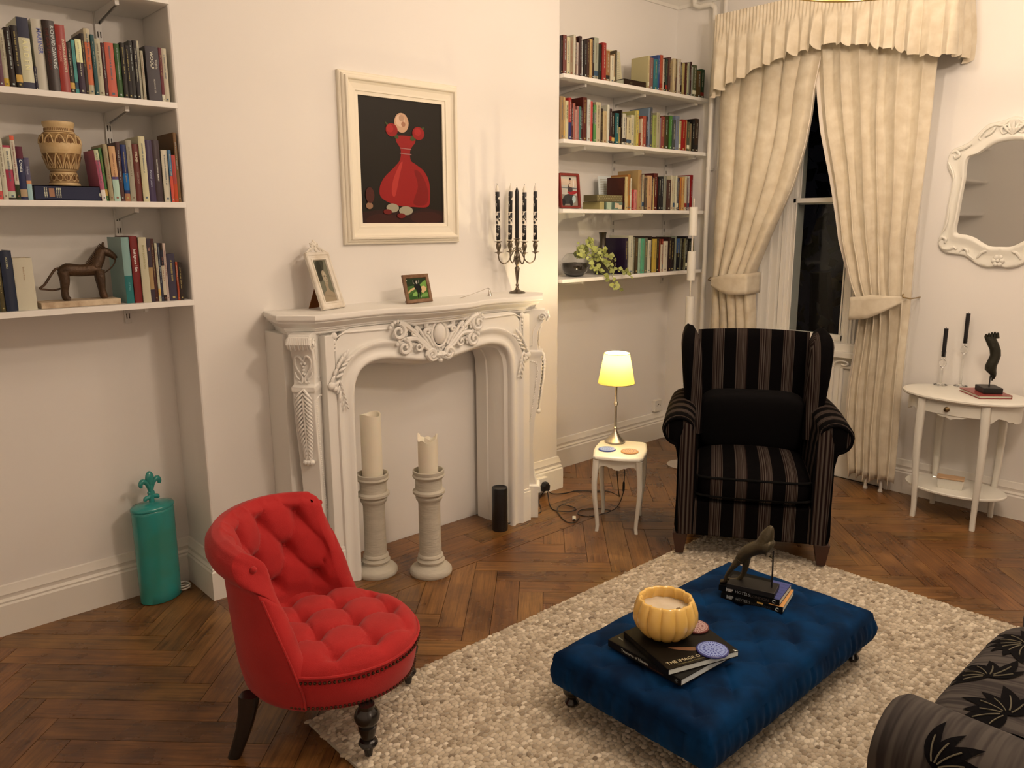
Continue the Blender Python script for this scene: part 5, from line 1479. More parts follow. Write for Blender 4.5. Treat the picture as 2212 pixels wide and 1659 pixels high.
mb = MB(); mb.box((-.022, -.010, .001), (.022, .010, .013)); mb.build('housing', mat('connector_white', (.8, .78, .72), .4), cn, smooth=0, bevel=.003)
mb = MB(); mb.box((-.030, -.005, .004), (-.0222, .005, .010)); mb.build('strain_relief', M_black, cn, smooth=0)
cable('black lamp cable running from the wall plug up behind the lamp table', [(3.215, 3.205, .045), (3.24, 3.17, z_), (3.30, 3.12, z_), (3.38, 3.10, z_), (3.46, 3.02, z_), (3.52, 2.96, z_), (3.50, 2.86, z_), (3.42, 2.80, .06), (3.36, 2.77, .25), (3.335, 2.745, .38), (3.32, 2.73, .415)])
cable('black lamp switch cable hanging under the small cream table to the floor', [(3.30, 2.66, .34), (3.27, 2.64, .22), (3.25, 2.63, .14), (3.22, 2.66, .05), (3.14, 2.75, z_), (3.10, 2.82, z_), (3.16, 2.86, z_), (3.24, 2.82, z_), (3.28, 2.74, z_)], .0025)
sw = thing('inline_switch', 'black inline switch hanging on the lamp cable under the small table', 'switch', (3.262, 2.637, .175))
mb = MB(); mb.rings([[Vector((r * math.cos(2 * PI * k / 10), r * math.sin(2 * PI * k / 10) * .6, z)) for k in range(10)] for r, z in ((.004, -.030), (.008, -.024), (.009, 0), (.008, .024), (.004, .030))]); mb.build('switch_body', M_black, sw)
def socket(label, x, y, z, w, h, nrm='y'):
    t = thing('socket_box', label, 'socket', (x, y, z))
    mb = MB(); mb.box((-w / 2, -.030, -h / 2), (w / 2, 0, h / 2)); mb.build('box', mat('socket_white', (.80, .79, .75), .35), t, smooth=0, bevel=.003)
    mb = MB(); mb.box((-.004, -.0306, .004), (.004, -.0299, .014)); mb.box((-.022, -.0306, -.003), (-.016, -.0299, .003)); mb.box((.016, -.0306, -.003), (.022, -.0299, .003)); mb.build('slots', M_dark, t, smooth=0)
    return t
socket('white aerial socket box on the right alcove wall above the skirting', 4.700, AY, .262, .085, .085)
socket('low white wall socket beside the fireplace foot with a black plug', 3.175, BY - .026, .070, .085, .085)
pg = thing('plug', 'black power plug in the low socket beside the fireplace foot', 'plug', (3.180, BY - .0575, .062))
mb = MB(); mb.rings([[Vector((x * k, y, z * k)) for x, z in ((-.022, -.024), (.022, -.024), (.026, .010), (.012, .028), (-.012, .028), (-.026, .010))] for k, y in ((1, 0), (1, -.022), (.8, -.032))]); mb.build('plug_body', M_black, pg, smooth=30)
tag(bpy.data.objects['plug'], None)

# ============================================================ CHROME AND WHITE CYLINDER STAND, PIPES
stt = thing('cylinder_stand', 'slender stand of white cylinders on chrome rods behind the armchair', 'stand', (4.265, 2.965, 0))
def ax(z): return Vector((.08 * (z / 1.75) + .03, .055 * (z / 1.75), z))
segs_ = [(1.70, 1.52), (1.42, 1.235), (1.13, .94), (.84, .65), (.55, .36), (.26, .07)]
for z1, z0 in segs_:
    mb = MB(); mb.rings([[ax(z) + Vector((r * math.cos(2 * PI * k / 28), r * math.sin(2 * PI * k / 28), 0)) for k in range(28)] for r, z in ((.010, z0), (.027, z0), (.027, z1), (.010, z1))]); mb.build('cylinder', mat('satin_white', (.74, .73, .68), .5), stt, smooth=40)
for s in (-.007, .007):
    mb = MB(); mb.tube([ax(0) + Vector((s, s, 0)), ax(1.755) + Vector((s, s, 0))], .0042, 8); mb.build('rod', M_chrome, stt)
mb = MB(); mb.lathe([(.11, 0), (.11, .008), (.02, .012)], 28, ax(0)); mb.build('base', M_chrome, stt)
M_pipe = mat('painted_pipe', (.76, .74, .68), .4)
for k, (x, y) in enumerate(((4.755, 3.175), (4.755, 3.095))):
    t = thing('heating_pipe', ['white painted vertical pipe in the right corner, nearer the shelves', 'white painted vertical pipe in the right corner, nearer the curtain'][k], 'pipe', (x, y, 0), group='white heating pipes')
    top = [(0, 0, 0), (0, 0, 1.0), (0, 0, 2.0), (0, 0, 2.94 + .05 * k), (0, .0, 2.985 + .05 * k), (0, .03, 3.01 + .05 * k), (0, .12 + .06 * k, 3.012 + .05 * k), (0, .16 + .06 * k, 3.03 + .05 * k), (0, .165 + .06 * k, 3.07 + .05 * k), (0, .165 + .06 * k, 3.2)]
    mb = MB(); mb.tube(top, .0165 - .002 * k, 14); mb.build('pipe_run', M_pipe, t, smooth=50)
    for z in (.5, 1.95):
        mb = MB(); mb.rings([[Vector((r * math.cos(2 * PI * i / 14), r * math.sin(2 * PI * i / 14), zz)) for i in range(14)] for r, zz in ((.0195, z), (.0195, z + .018))]); mb.box((.012, -.006, z + .002), (XR - x - .001, .006, z + .016)); mb.build('pipe_clip', M_pipe, t, smooth=30)

rv = thing('radiator_valve', 'pair of small white radiator valve pipes under the right curtain hem', 'radiator valve', (4.715, 1.880, 0))
for k, y in enumerate((-.045, .045)):
    mb = MB(); mb.tube(smoothp([Vector(p) for p in ((0, y, 0), (0, y, .045), (0, y * .7, .075), (0, y * .2, .085))], 4), .009, 9); mb.lathe([(.013, .0), (.013, .012), (.010, .014)], 12, (0, y, 0)); mb.build('valve_pipe', M_pipe, rv)
BOOKS = {
 'L1': (2.062, 3.232, [(0.61, 0.6217, 0.17, '5a4a40'), (0.6223, 0.6297, 0.178, '7a6a58'), (0.6303, 0.647, 0.156, '6a3a48'), (0.648, 0.6647, 0.185, 'c9b79a'), (0.6653, 0.6837, 0.194, '2a1a14'), (0.6843, 0.703, 0.202, '241a18'), (0.704, 0.739, 0.232, 'd8c8a4'), (0.74, 0.7487, 0.078, '241a30'), (0.7493, 0.7817, 0.235, 'cdbba6'), (0.7823, 0.8187, 0.235, '2c1a14'), (0.8193, 0.85, 0.225, 'a03026'), (0.851, 0.8677, 0.174, '3a3028'), (0.8683, 0.879, 0.183, '5aa096'), (0.88, 0.8997, 0.187, '3c2838'), (0.9003, 0.9117, 0.209, '2a1810'), (0.9123, 0.931, 0.228, 'c8b08c'), (0.932, 0.944, 0.209, '1d4a4c'), (0.945, 0.965, 0.199, 'c8b696'), (0.966, 0.977, 0.187, '4a1016'), (0.978, 1.008, 0.19, 'd0604a'), (1.009, 1.028, 0.19, '3c5a2c'), (1.029, 1.044, 0.195, '2a2420'), (1.045, 1.06, 0.189, '1e1a16'), (1.061, 1.075, 0.207, '26201a'), (1.076, 1.089, 0.21, '1c1416'), (1.09, 1.099, 0.211, 'c8b79c'), (1.1, 1.109, 0.177, 'b8a68a'), (1.118, 1.165, 0.197, '4c4244'), (1.166, 1.177, 0.197, '6a2028'), (1.178, 1.197, 0.197, 'cdb79a')]),  # the low dark purple entry is shade beside AUDEN, built as a book
 'L2': (1.690, 3.235, [(0.576, 0.5887, 0.221, 'c8b090'), (0.5893, 0.602, 0.212, 'd8c8ae'), (0.603, 0.618, 0.203, 'd4c2a6'), (0.619, 0.641, 0.182, 'b83a50'), (0.642, 0.655, 0.215, 'd8c4ac'), (0.656, 0.677, 0.18, '20244a'), (0.678, 0.693, 0.144, '5a5068'), (0.917, 0.932, 0.183, 'b85a70', 4), (0.933, 0.942, 0.192, '4a7a3c', 3), (0.943, 0.958, 0.204, 'a8926e', 2), (0.959, 0.981, 0.198, 'd8a070', 1), (0.983, 0.997, 0.215, '4a2420'), (0.999, 1.018, 0.207, '18285c'), (1.019, 1.0387, 0.225, 'a89880'), (1.0393, 1.062, 0.212, '6a2a20'), (1.063, 1.0857, 0.241, 'd8c49a'), (1.0863, 1.112, 0.229, '3c2848'), (1.113, 1.14, 0.231, '3a2428'), (1.145, 1.168, 0.196, 'ddc8ac'), (1.169, 1.18, 0.197, '4a7090'), (1.181, 1.195, 0.179, 'c04038'), (1.196, 1.207, 0.264, '7a5028')]),
 'L3': (1.306, 3.238, [(0.531, 0.552, 0.194, '3a3420'), (0.553, 0.567, 0.191, '5a4a28'), (0.568, 0.603, 0.211, '1c2438'), (0.605, 0.665, 0.184, 'd8c4a8'), (0.969, 0.997, 0.251, '8aa298'), (0.999, 1.026, 0.255, '7a1a18'), (1.028, 1.057, 0.25, 'cdb998'), (1.058, 1.073, 0.244, '3a2a34'), (1.074, 1.087, 0.244, '4a2018'), (1.088, 1.097, 0.227, 'c8b89a'), (1.098, 1.1067, 0.227, '2c2838'), (1.1073, 1.119, 0.199, 'cdb59a'), (1.12, 1.1297, 0.226, 'c8a898'), (1.1303, 1.1607, 0.185, '3a3040'), (1.1613, 1.1687, 0.152, 'a8401e'), (1.1693, 1.186, 0.15, '2a1a12')]),
 'R1': (2.420, 3.232, [(3.326, 3.3487, 0.195, '5a3a30'), (3.3493, 3.3757, 0.201, '2a181a'), (3.3763, 3.404, 0.207, '7a4038'), (3.406, 3.4317, 0.2, 'd8c49a'), (3.4323, 3.46, 0.204, 'a08468'), (3.461, 3.478, 0.22, 'd8c4a8'), (3.479, 3.4897, 0.213, '5a2a14'), (3.4903, 3.505, 0.183, 'd8b8a4'), (3.506, 3.527, 0.219, '3a1a18'), (3.528, 3.544, 0.198, 'cfc4b8'), (3.545, 3.57, 0.203, '241410'), (3.571, 3.5937, 0.21, '40201a'), (3.5943, 3.617, 0.215, 'c49a62'), (3.618, 3.636, 0.228, '2a120e'), (3.637, 3.6767, 0.232, 'a8a088'), (3.6773, 3.702, 0.2, '1c2014'), (3.703, 3.737, 0.212, 'a0302a'), (3.738, 3.745, 0.178, 'd8b890'), (3.746, 3.78, 0.175, 'a0693a'), (3.781, 3.812, 0.152, 'dcc6a6'), (3.813, 3.824, 0.163, 'c09870'), (3.825, 3.839, 0.186, '5a4a30'), (4.136, 4.151, 0.196, 'c8b080'), (4.152, 4.188, 0.187, '8a5a50'), (4.189, 4.232, 0.183, '2f6a70'), (4.233, 4.256, 0.213, '304878'), (4.257, 4.286, 0.217, 'a84630'), (4.287, 4.302, 0.198, 'd0b8a0'), (4.303, 4.323, 0.205, '12100e'), (4.324, 4.346, 0.204, '2a3830'), (4.347, 4.37, 0.215, '5a3a34'), (4.371, 4.392, 0.199, 'a88860'), (4.393, 4.42, 0.213, 'c8ac84'), (4.421, 4.442, 0.216, '4a2014'), (4.443, 4.475, 0.217, 'cdb8a0'), (4.476, 4.5, 0.201, '3a161a'), (4.501, 4.526, 0.198, 'b09a60'), (4.527, 4.544, 0.205, '4a1a18'), (4.545, 4.568, 0.205, 'b8b088'), (4.569, 4.588, 0.213, '8a8070'), (4.589, 4.604, 0.217, '3a1818'), (4.605, 4.62, 0.19, 'a8a090'), (4.621, 4.662, 0.203, '5a5a3c'), (4.664, 4.707, 0.172, '5a4020'), (4.71, 4.755, 0.187, '1e3a1e')]),
 'R2': (2.070, 3.235, [(3.333, 3.355, 0.23, 'b89a78'), (3.356, 3.384, 0.231, 'a07a50'), (3.385, 3.397, 0.229, 'cfa870'), (3.398, 3.4227, 0.212, 'd4bc90'), (3.4233, 3.448, 0.23, 'b02a26'), (3.449, 3.463, 0.197, '4a2020'), (3.464, 3.481, 0.204, 'b06050'), (3.482, 3.494, 0.171, 'c09080'), (3.495, 3.509, 0.19, 'b07068'), (3.511, 3.529, 0.189, '3a6a60'), (3.53, 3.545, 0.187, '4a1214'), (3.546, 3.581, 0.245, '5a2018'), (3.582, 3.61, 0.235, 'cfc4b8'), (3.611, 3.632, 0.228, 'c84840'), (3.633, 3.641, 0.224, '2a1c1a'), (3.642, 3.666, 0.211, '5a8a4a'), (3.668, 3.71, 0.23, 'c8b08c'), (3.711, 3.727, 0.197, '2c1a14'), (3.728, 3.762, 0.185, 'c4a478'), (3.763, 3.783, 0.222, 'd8c8b0'), (3.784, 3.803, 0.202, '3a2420'), (3.804, 3.836, 0.18, '2a1c16'), (3.837, 3.868, 0.182, '1f5a5a'), (3.869, 3.893, 0.104, 'b89a58'), (3.894, 3.905, 0.205, '2c1a14'), (3.906, 3.936, 0.186, 'cdbba4'), (3.937, 3.946, 0.165, '4a1a1a'), (3.947, 3.992, 0.167, 'cdb68e'), (3.994, 4.026, 0.185, 'd0bc98'), (4.027, 4.043, 0.21, 'b0a060'), (4.044, 4.071, 0.216, 'd8b858'), (4.072, 4.09, 0.083, '8a3a20'), (4.091, 4.1037, 0.17, 'd8b898'), (4.1043, 4.138, 0.188, 'a84a34'), (4.139, 4.157, 0.188, '3a2c34'), (4.158, 4.174, 0.241, '7a8490'), (4.175, 4.199, 0.246, '4a4a50'), (4.2, 4.238, 0.201, '9a9a50'), (4.24, 4.276, 0.22, 'b0a080'), (4.277, 4.292, 0.192, '8a7a80'), (4.293, 4.332, 0.201, '8a4038'), (4.333, 4.381, 0.21, '3a3418'), (4.382, 4.409, 0.213, '4a7a34'), (4.411, 4.445, 0.19, '4a4a48'), (4.446, 4.49, 0.217, '7a7c8c'), (4.492, 4.516, 0.191, 'c4b47c'), (4.517, 4.565, 0.201, '9a1a16'), (4.566, 4.58, 0.199, 'c08050'), (4.581, 4.608, 0.189, '50503c'), (4.609, 4.634, 0.181, '8a7a58'), (4.635, 4.671, 0.21, '14100e'), (4.672, 4.716, 0.219, '3a2418')]),
 'R3': (1.683, 3.238, [(3.941, 3.948, 0.198, '4a1a10'), (3.949, 3.972, 0.201, 'cfb078'), (3.973, 3.999, 0.215, 'a8682c'), (4, 4.0187, 0.194, 'dccab0'), (4.0193, 4.04, 0.125, 'a02020'), (4.041, 4.069, 0.124, 'cf7a70'), (4.07, 4.104, 0.245, 'b08a5a'), (4.105, 4.119, 0.22, '4a2c38'), (4.12, 4.14, 0.22, 'b09c7c'), (4.141, 4.166, 0.201, '5a4638'), (4.167, 4.216, 0.216, 'c8986c'), (4.217, 4.2297, 0.21, '4a2c2c'), (4.2303, 4.241, 0.2, 'c8a468'), (4.242, 4.286, 0.234, '5a1a14'), (4.287, 4.315, 0.211, '18161a'), (4.316, 4.344, 0.214, '242024'), (4.345, 4.377, 0.22, '8a8270'), (4.378, 4.42, 0.198, '4a2a24'), (4.421, 4.447, 0.225, 'cdb898'), (4.449, 4.467, 0.225, 'b8a88c'), (4.468, 4.487, 0.226, 'd4c4a4'), (4.488, 4.507, 0.215, '5a5864'), (4.509, 4.524, 0.214, '3a1c1a'), (4.525, 4.544, 0.217, 'b8682c'), (4.545, 4.576, 0.22, 'cf9a58'), (4.578, 4.601, 0.225, 'c8b494'), (4.602, 4.616, 0.215, '6a4c50'), (4.617, 4.643, 0.229, 'cdbcae'), (4.644, 4.671, 0.237, '8a1418')]),
 'R4': (1.280, 3.240, [(3.971, 3.999, 0.227, '24142c'), (4.001, 4.043, 0.243, 'c8b89c'), (4.053, 4.067, 0.233, '7a7058'), (4.068, 4.098, 0.228, '4a3824'), (4.099, 4.1237, 0.223, '9aa890'), (4.1243, 4.159, 0.222, '5a9a74'), (4.16, 4.196, 0.227, '6a6450'), (4.2, 4.234, 0.212, 'd0bca0'), (4.236, 4.245, 0.235, '2a1a14'), (4.246, 4.287, 0.218, 'c09a40'), (4.288, 4.318, 0.222, '2c2018'), (4.319, 4.333, 0.217, '7a3020'), (4.334, 4.355, 0.18, 'cdb89c'), (4.356, 4.368, 0.216, '8a3020'), (4.369, 4.418, 0.201, 'd4bea4'), (4.419, 4.448, 0.228, '2a1416'), (4.449, 4.493, 0.22, '1e1416'), (4.494, 4.51, 0.232, '8a8670'), (4.511, 4.551, 0.216, '3a5a88'), (4.552, 4.573, 0.216, '6a6450'), (4.574, 4.597, 0.213, '1a1212'), (4.598, 4.617, 0.215, '7a7050'), (4.618, 4.65, 0.23, '1c1618'), (4.656, 4.688, 0.214, '12100e'), (4.69, 4.713, 0.214, '3a4a30')]),
}
# ============================================================ BOOKS ON THE SHELVES
for k_ in ('R1', 'R2'):
    z_s, y_s, rows_ = BOOKS[k_]; BOOKS[k_] = (z_s, y_s, [((max(r[0], 3.3565),) + tuple(r[1:])) for r in rows_ if r[1] > 3.366])
def tmesh(par, body, size, mt, m, name='lettering', spread=1.0, bold=0.0):
    cu = bpy.data.curves.new(name, 'FONT'); cu.body = body; cu.size = size; cu.align_x = 'CENTER'; cu.align_y = 'CENTER'; cu.resolution_u = 2; cu.offset = bold; cu.space_character = spread
    tmp = bpy.data.objects.new(name + '_tmp', cu); me = bpy.data.meshes.new_from_object(tmp)
    bpy.data.objects.remove(tmp); bpy.data.curves.remove(cu)
    me.transform(mt); me.materials.clear(); me.materials.append(m)
    o = bpy.data.objects.new(name, me); COL.objects.link(o); o.parent = par
    return o
def frame_m(o, ax, ay):
    ax = Vector(ax); ay = Vector(ay); az = ax.cross(ay)
    return Matrix(((ax.x, ay.x, az.x, o[0]), (ax.y, ay.y, az.y, o[1]), (ax.z, ay.z, az.z, o[2]), (0, 0, 0, 1)))
NAMED = [('black', '14100e'), ('near-black', '241a18'), ('dark brown', '3a2418'), ('brown', '6a4a30'), ('maroon', '5a1a18'), ('dark red', '7a2a20'), ('red', 'a82c26'), ('coral red', 'd0604a'), ('pink', 'c08078'),
         ('orange brown', 'a8682c'), ('orange', 'd09050'), ('tan', 'b8925e'), ('mustard', 'c8a848'), ('olive', '6a6440'), ('dark green', '24381e'), ('green', '4a7a3a'), ('pale green', '98a888'), ('sea green', '5a9a80'), ('teal', '22595c'), ('blue', '345a90'), ('navy blue', '20244c'),
         ('purple', '3c2848'), ('mauve grey', '80707c'), ('grey', '6a6862'), ('blue grey', '7a8090'), ('dark grey', '40383a'), ('beige', 'b8a486'), ('cream', 'd6c4a0'), ('off-white', 'd8ccb8')]
def cname(h):
    c = lin(h); f = lambda v: v ** .4
    return min(NAMED, key=lambda n: sum((f(a) - f(b)) ** 2 for a, b in zip(c, lin(n[1]))))[0]
ORD = ['first', 'second', 'third', 'fourth', 'fifth', 'sixth', 'seventh', 'eighth', 'ninth', 'tenth', 'eleventh', 'twelfth', 'thirteenth', 'fourteenth', 'fifteenth', 'sixteenth', 'seventeenth', 'eighteenth', 'nineteenth', 'twentieth', 'twenty-first', 'twenty-second', 'twenty-third', 'twenty-fourth', 'twenty-fifth', 'twenty-sixth', 'twenty-seventh', 'twenty-eighth', 'twenty-ninth', 'thirtieth', 'thirty-first']
PLACE = {'L1': 'top shelf, left alcove', 'L2': 'second shelf, left alcove', 'L3': 'bottom shelf, left alcove', 'R1': 'top shelf, right alcove', 'R2': 'second shelf, right alcove', 'R3': 'third shelf, right alcove', 'R4': 'bottom shelf, right alcove'}
TITLES = {('L1', 6): [('A U D E N', .52, .5, 'e8d8a0', .62)], ('L1', 8): [('MARINER', .30, .62, '6a6a98', .62)], ('L1', 9): [('RICHARD DAWKINS', .37, .72, 'cfc8c0', .42), ('THE GOD DELUSION', .40, .30, '5a2016', .40)],
          ('L1', 10): [('INGENIOUS PURSUITS', .45, .68, 'e0c8a8', .36), ('LISA JARDINE', .42, .28, 'd08070', .30)], ('L1', 27): [('WOOLF', .25, .42, 'd8c8b0', .36), ('Virginia', .32, .76, 'c0b0a0', .24), ('HERMIONE LEE', .72, .5, 'b8a898', .16)],
          ('L2', 5): [('Croatia', .36, .5, 'd8d0c8', .66)], ('L2', 6): [('Budapest', .30, .5, 'b0a8b0', .5)], ('L2', 14): [('SOUND', .22, .5, 'd8c0a0', .5), ('THEOLOGY', .58, .5, 'a08070', .36)], ('L2', 16): [('Personal Letters', .62, .5, 'a8a0b0', .36)], ('L2', 17): [('TRANSFORMING MEMORY', .48, .5, 'd8c8b8', .26)],
          ('L3', 5): [('Just Ignore Him', .36, .5, 'e8dcc8', .5)], ('L3', 6): [('BETTY BOOTHROYD', .30, .5, '9a8a60', .34)], ('L3', 2): [('HOLY BIBLE', .2, .5, 'c8b890', .22)], ('L3', 3): [('Book of Prayer', .3, .5, '9a7a60', .13)], ('L3', 7): [('200', .16, .4, 'b88070', .6)], ('L3', 4): [('AUSTEN', .74, .5, '6a9a98', .30)],
          ('R2', 2): [('TRUE GOD', .28, .5, '2a2018', .62)], ('R1', 14): [('THOMPSON', .62, .5, '6a6456', .34)]}
# second colour block low or high on some spines: (from, to, colour) in fractions of height from the bottom
BLOCK = {('L1', 3): [(.02, .16, 'c8a040')], ('L1', 6): [(.0, .10, '403c48'), (.72, 1, '3a3844')], ('L1', 13): [(.58, 1, 'e0d4a0')], ('L1', 15): [(.16, .80, 'c86a48')], ('L1', 22): [(.18, 1, '2a2424')], ('L1', 28): [(0, .14, 'd0c0a8')], ('L1', 20): [(0, .0, 'x')],
         ('L2', 1): [(.0, .14, 'c04a44'), (.96, 1, '201a18')], ('L2', 3): [(0, .04, '302420'), (.04, .16, 'b8b49a'), (.56, .96, 'd0c0a4')], ('L2', 4): [(.0, .24, '2a3018'), (.93, 1, 'd05a40')], ('L2', 5): [(.78, 1, '5a2430'), (.06, .20, 'a88868')], ('L2', 6): [(0, .38, '98aca8'), (.38, .46, 'd08a60')],
         ('L2', 7): [(0, .22, 'd8c4b4'), (.8, 1, 'b8b08a')], ('L2', 10): [(0, .40, 'a8b8a4'), (.40, .45, '5a4a70')], ('L2', 12): [(0, .14, 'a06a4a'), (.2, .5, '1a5a90')], ('L2', 19): [(0, .5, 'c04a38')], ('L2', 20): [(0, .4, 'b04020')], ('L2', 17): [(0, 0, 'x')],
         ('L3', 4): [(0, .42, '2a6460')], ('L3', 7): [(.2, .55, '9a7850')], ('L3', 11): [(.7, 1, '242028'), (0, .12, '30201c')], ('R2', 4 - 1): [(0, .42, '2a2a5a')], ('R2', 14): [(.5, .8, '6a6a60')], ('R3', 4): [(0, 0, 'x')], ('R4', 18): [(0, .55, '14141a')], ('R1', 12): [(0, 0, 'x')]}
nb = 0
for key in ('L1', 'L2', 'L3', 'R1', 'R2', 'R3', 'R4'):
    zs, ys, rows = BOOKS[key]; n = len(rows)
    for i, row in enumerate(rows):
        x0, x1, h, col = row[:4]; lean = row[4] if len(row) > 4 else 0
        w = x1 - x0; hard = (h > .205 and w > .018)
        d = min(.255, max(.105, h * R.uniform(.64, .72)));
        if key == 'R4' and i == 0: d = .19
        y0 = ys + R.uniform(-.004, .006)
        # place words
        c1 = col
        if key[0] == 'L': wh = ORD[n - 1 - i] + ' from the chimney end'
        elif i < n / 2: wh = ORD[i] + ' from the left'
        else: wh = ORD[n - 1 - i] + ' from the right'
        th = 'thick ' if w > .036 else ('thin ' if w < .013 else '')
        lab = '%s%s book, %s on the %s' % (th, cname(col), wh, PLACE[key])
        t = thing('book', lab, 'book', (x0, y0, zs + .0003), 0, 'books on the ' + PLACE[key])
        if lean: t.rotation_euler = (0, -math.radians(lean), 0)
        mc = mat('cover_' + col, pig(col, .78), .5 if not hard else .35, spec=.35)
        ct = .0028 if hard else .0009; ov = .0025 if hard else 0; bow = .0015 if w > .015 else .0006
        mb = MB()
        sp = [(0, .0), (w * .2, -bow), (w * .5, -bow * 1.6), (w * .8, -bow), (w, 0)]
        mb.prism(sp + [(w, .0025), (0, .0025)], 0, h)
        mb.box((0, .0025, 0), (ct, d, h)); mb.box((w - ct, .0025, 0), (w, d, h))
        mb.build('cover', mc, t, smooth=30)
        mb = MB(); mb.box((ct, .0025, ov), (w - ct, d - ov - .001, h - ov - (.0015 if not hard else .001))); mb.build('pages', mat('book_pages', (.72, .64, .48), .85, var=.15, vscale=200, stretch=(1, .02, .02)), t, smooth=0)
        yb = -bow * 1.6 - .0004
        for (a, b, c2) in BLOCK.get((key, i), []):
            if c2 == 'x': continue
            mb = MB(); mb.prism([(x_, y_ - .0003) for x_, y_ in sp] + [(w, .001), (0, .001)], h * a, h * b); mb.build('spine_block', pm(c2, .5), t, smooth=30); yb = -bow * 1.6 - .0009
        tt = TITLES.get((key, i))
        if tt:
            for (body, fz, fx, tc, sz) in tt:
                size = w * sz; ln = len(body) * size * .62
                tmesh(t, body, size, frame_m((w * fx, yb - .0004, h * (1 - fz)), (0, 0, -1), (1, 0, 0)), pm(tc, .5), bold=size * .012)
        else:
            r_ = random.Random(i * 31 + ord(key[1]) * 7 + ord(key[0]))
            lum = sum(lin(col)) / 3
            tc = r_.choice(['b8ac94', 'a89058', 'a8a8a0']) if lum < .18 else r_.choice(['7a6450', '8a5040', '5a6068'])
            mb = MB(); z = h * r_.uniform(.86, .94); lw = w * r_.uniform(.14, .26)
            end = h * r_.uniform(.30, .5)
            while z > end:       # title as a row of small marks
                L_ = r_.uniform(.0010, .0022); mb.box((w * .5 - lw / 2, yb - .0002, z - L_), (w * .5 + lw / 2 * r_.uniform(.6, 1), yb + .0002, z)); z -= L_ + .0010 + (.003 if r_.random() < .18 else 0)
            mb.box((w * .34, yb - .0002, h * .05), (w * .66, yb + .0002, h * .05 + min(.008, w * .3)))
            tag(mb.build('spine_print', pm(tc, .5), t, smooth=0), kind='stuff')
            if r_.random() < .22 and (key, i) not in BLOCK:
                a = r_.uniform(.62, .75); c2 = r_.choice(['d8c8a8', '2a2420', '8a2a20', 'c89a50', '3a4a5a'])
                if cname(c2) != cname(col):
                    mb = MB(); mb.prism([(x_, y_ - .00025) for x_, y_ in sp] + [(w, .001), (0, .001)], h * .10, h * .22); mb.build('spine_block', pm(c2, .5), t, smooth=30)
        nb += 1
# ============================================================ LEFT ALCOVE OBJECTS
def flatbook(label, x0, x1, y0, d, z, h, cover, titles, rz=0.0, group=None):
    t = thing('book', label, 'book', (x0, y0, z), rz, group); w = x1 - x0; m_ = pm(cover, .3)
    mb = MB(); mb.box((0, 0, 0), (w, d, .003)); mb.box((0, 0, h - .003), (w, d, h)); mb.prism([(0, 0), (w, 0), (w, .004), (0, .004)], 0, h); mb.build('cover', m_, t, smooth=0)
    mb = MB(); mb.box((.003, .004, .003), (w - .003, d - .004, h - .003)); mb.build('pages', pm('dccfb0', .8), t, smooth=0)
    for body, fx, fz, size, col in titles: tmesh(t, body, size, frame_m((w * fx, -.0006, h * fz), (1, 0, 0), (0, 0, 1)), pm(col, .5))
    return t
hb = flatbook('thick navy blue hardback lying flat under the beige urn', .700, .922, 3.240, .165, 1.6908, .052, '22243a', [])
mb = MB(); mb.box((.045, -.0008, .012), (.062, .0, .042)); mb.build('spine_picture', pm('9a6a50', .5), hb, smooth=0)
mb = MB()
for x_ in (.030, .036, .068, .074, .080):
    for k in range(7): mb.box((x_, -.0008, .010 + k * .005), (x_ + .003, .0, .0135 + k * .005))
tag(mb.build('spine_print', pm('c8bca0', .5), hb, smooth=0), kind='stuff')
mb = MB(); mb.ball((.215, -.0006, .022), .007, 10, 6, (1, .1, 1)); mb.build('publisher_mark', pm('b8b098', .5), hb)
M_urn = mat('carved_bone', (.70, .55, .31), .5, col2=(.60, .43, .21), vscale=30)
M_urnd = mat('carved_recess', (.20, .10, .035), .7)
VZ = 1.7436
ub = thing('urn_vase', 'beige carved ceramic urn with brown relief pattern standing on a navy book', 'vase', (.822, 3.335, VZ))
prof_ = [(.050, 0), (.053, .004), (.052, .010), (.046, .016), (.044, .034), (.045, .044), (.044, .050), (.041, .054), (.046, .058), (.056, .090), (.066, .125), (.069, .150), (.066, .170), (.056, .186), (.048, .192), (.047, .206), (.050, .212), (.053, .222), (.052, .228), (.045, .228), (.042, .205), (.001, .20)]
mb = MB(); mb.lathe(prof_, 48); mb.build('body', M_urn, ub, smooth=60)
def on_urn(a, z, o=0):
    r = interp([(b, a_) for a_, b in prof_[:18]], z) + o; return Vector((r * math.cos(a), r * math.sin(a), z))
mb = MB(); md = MB()
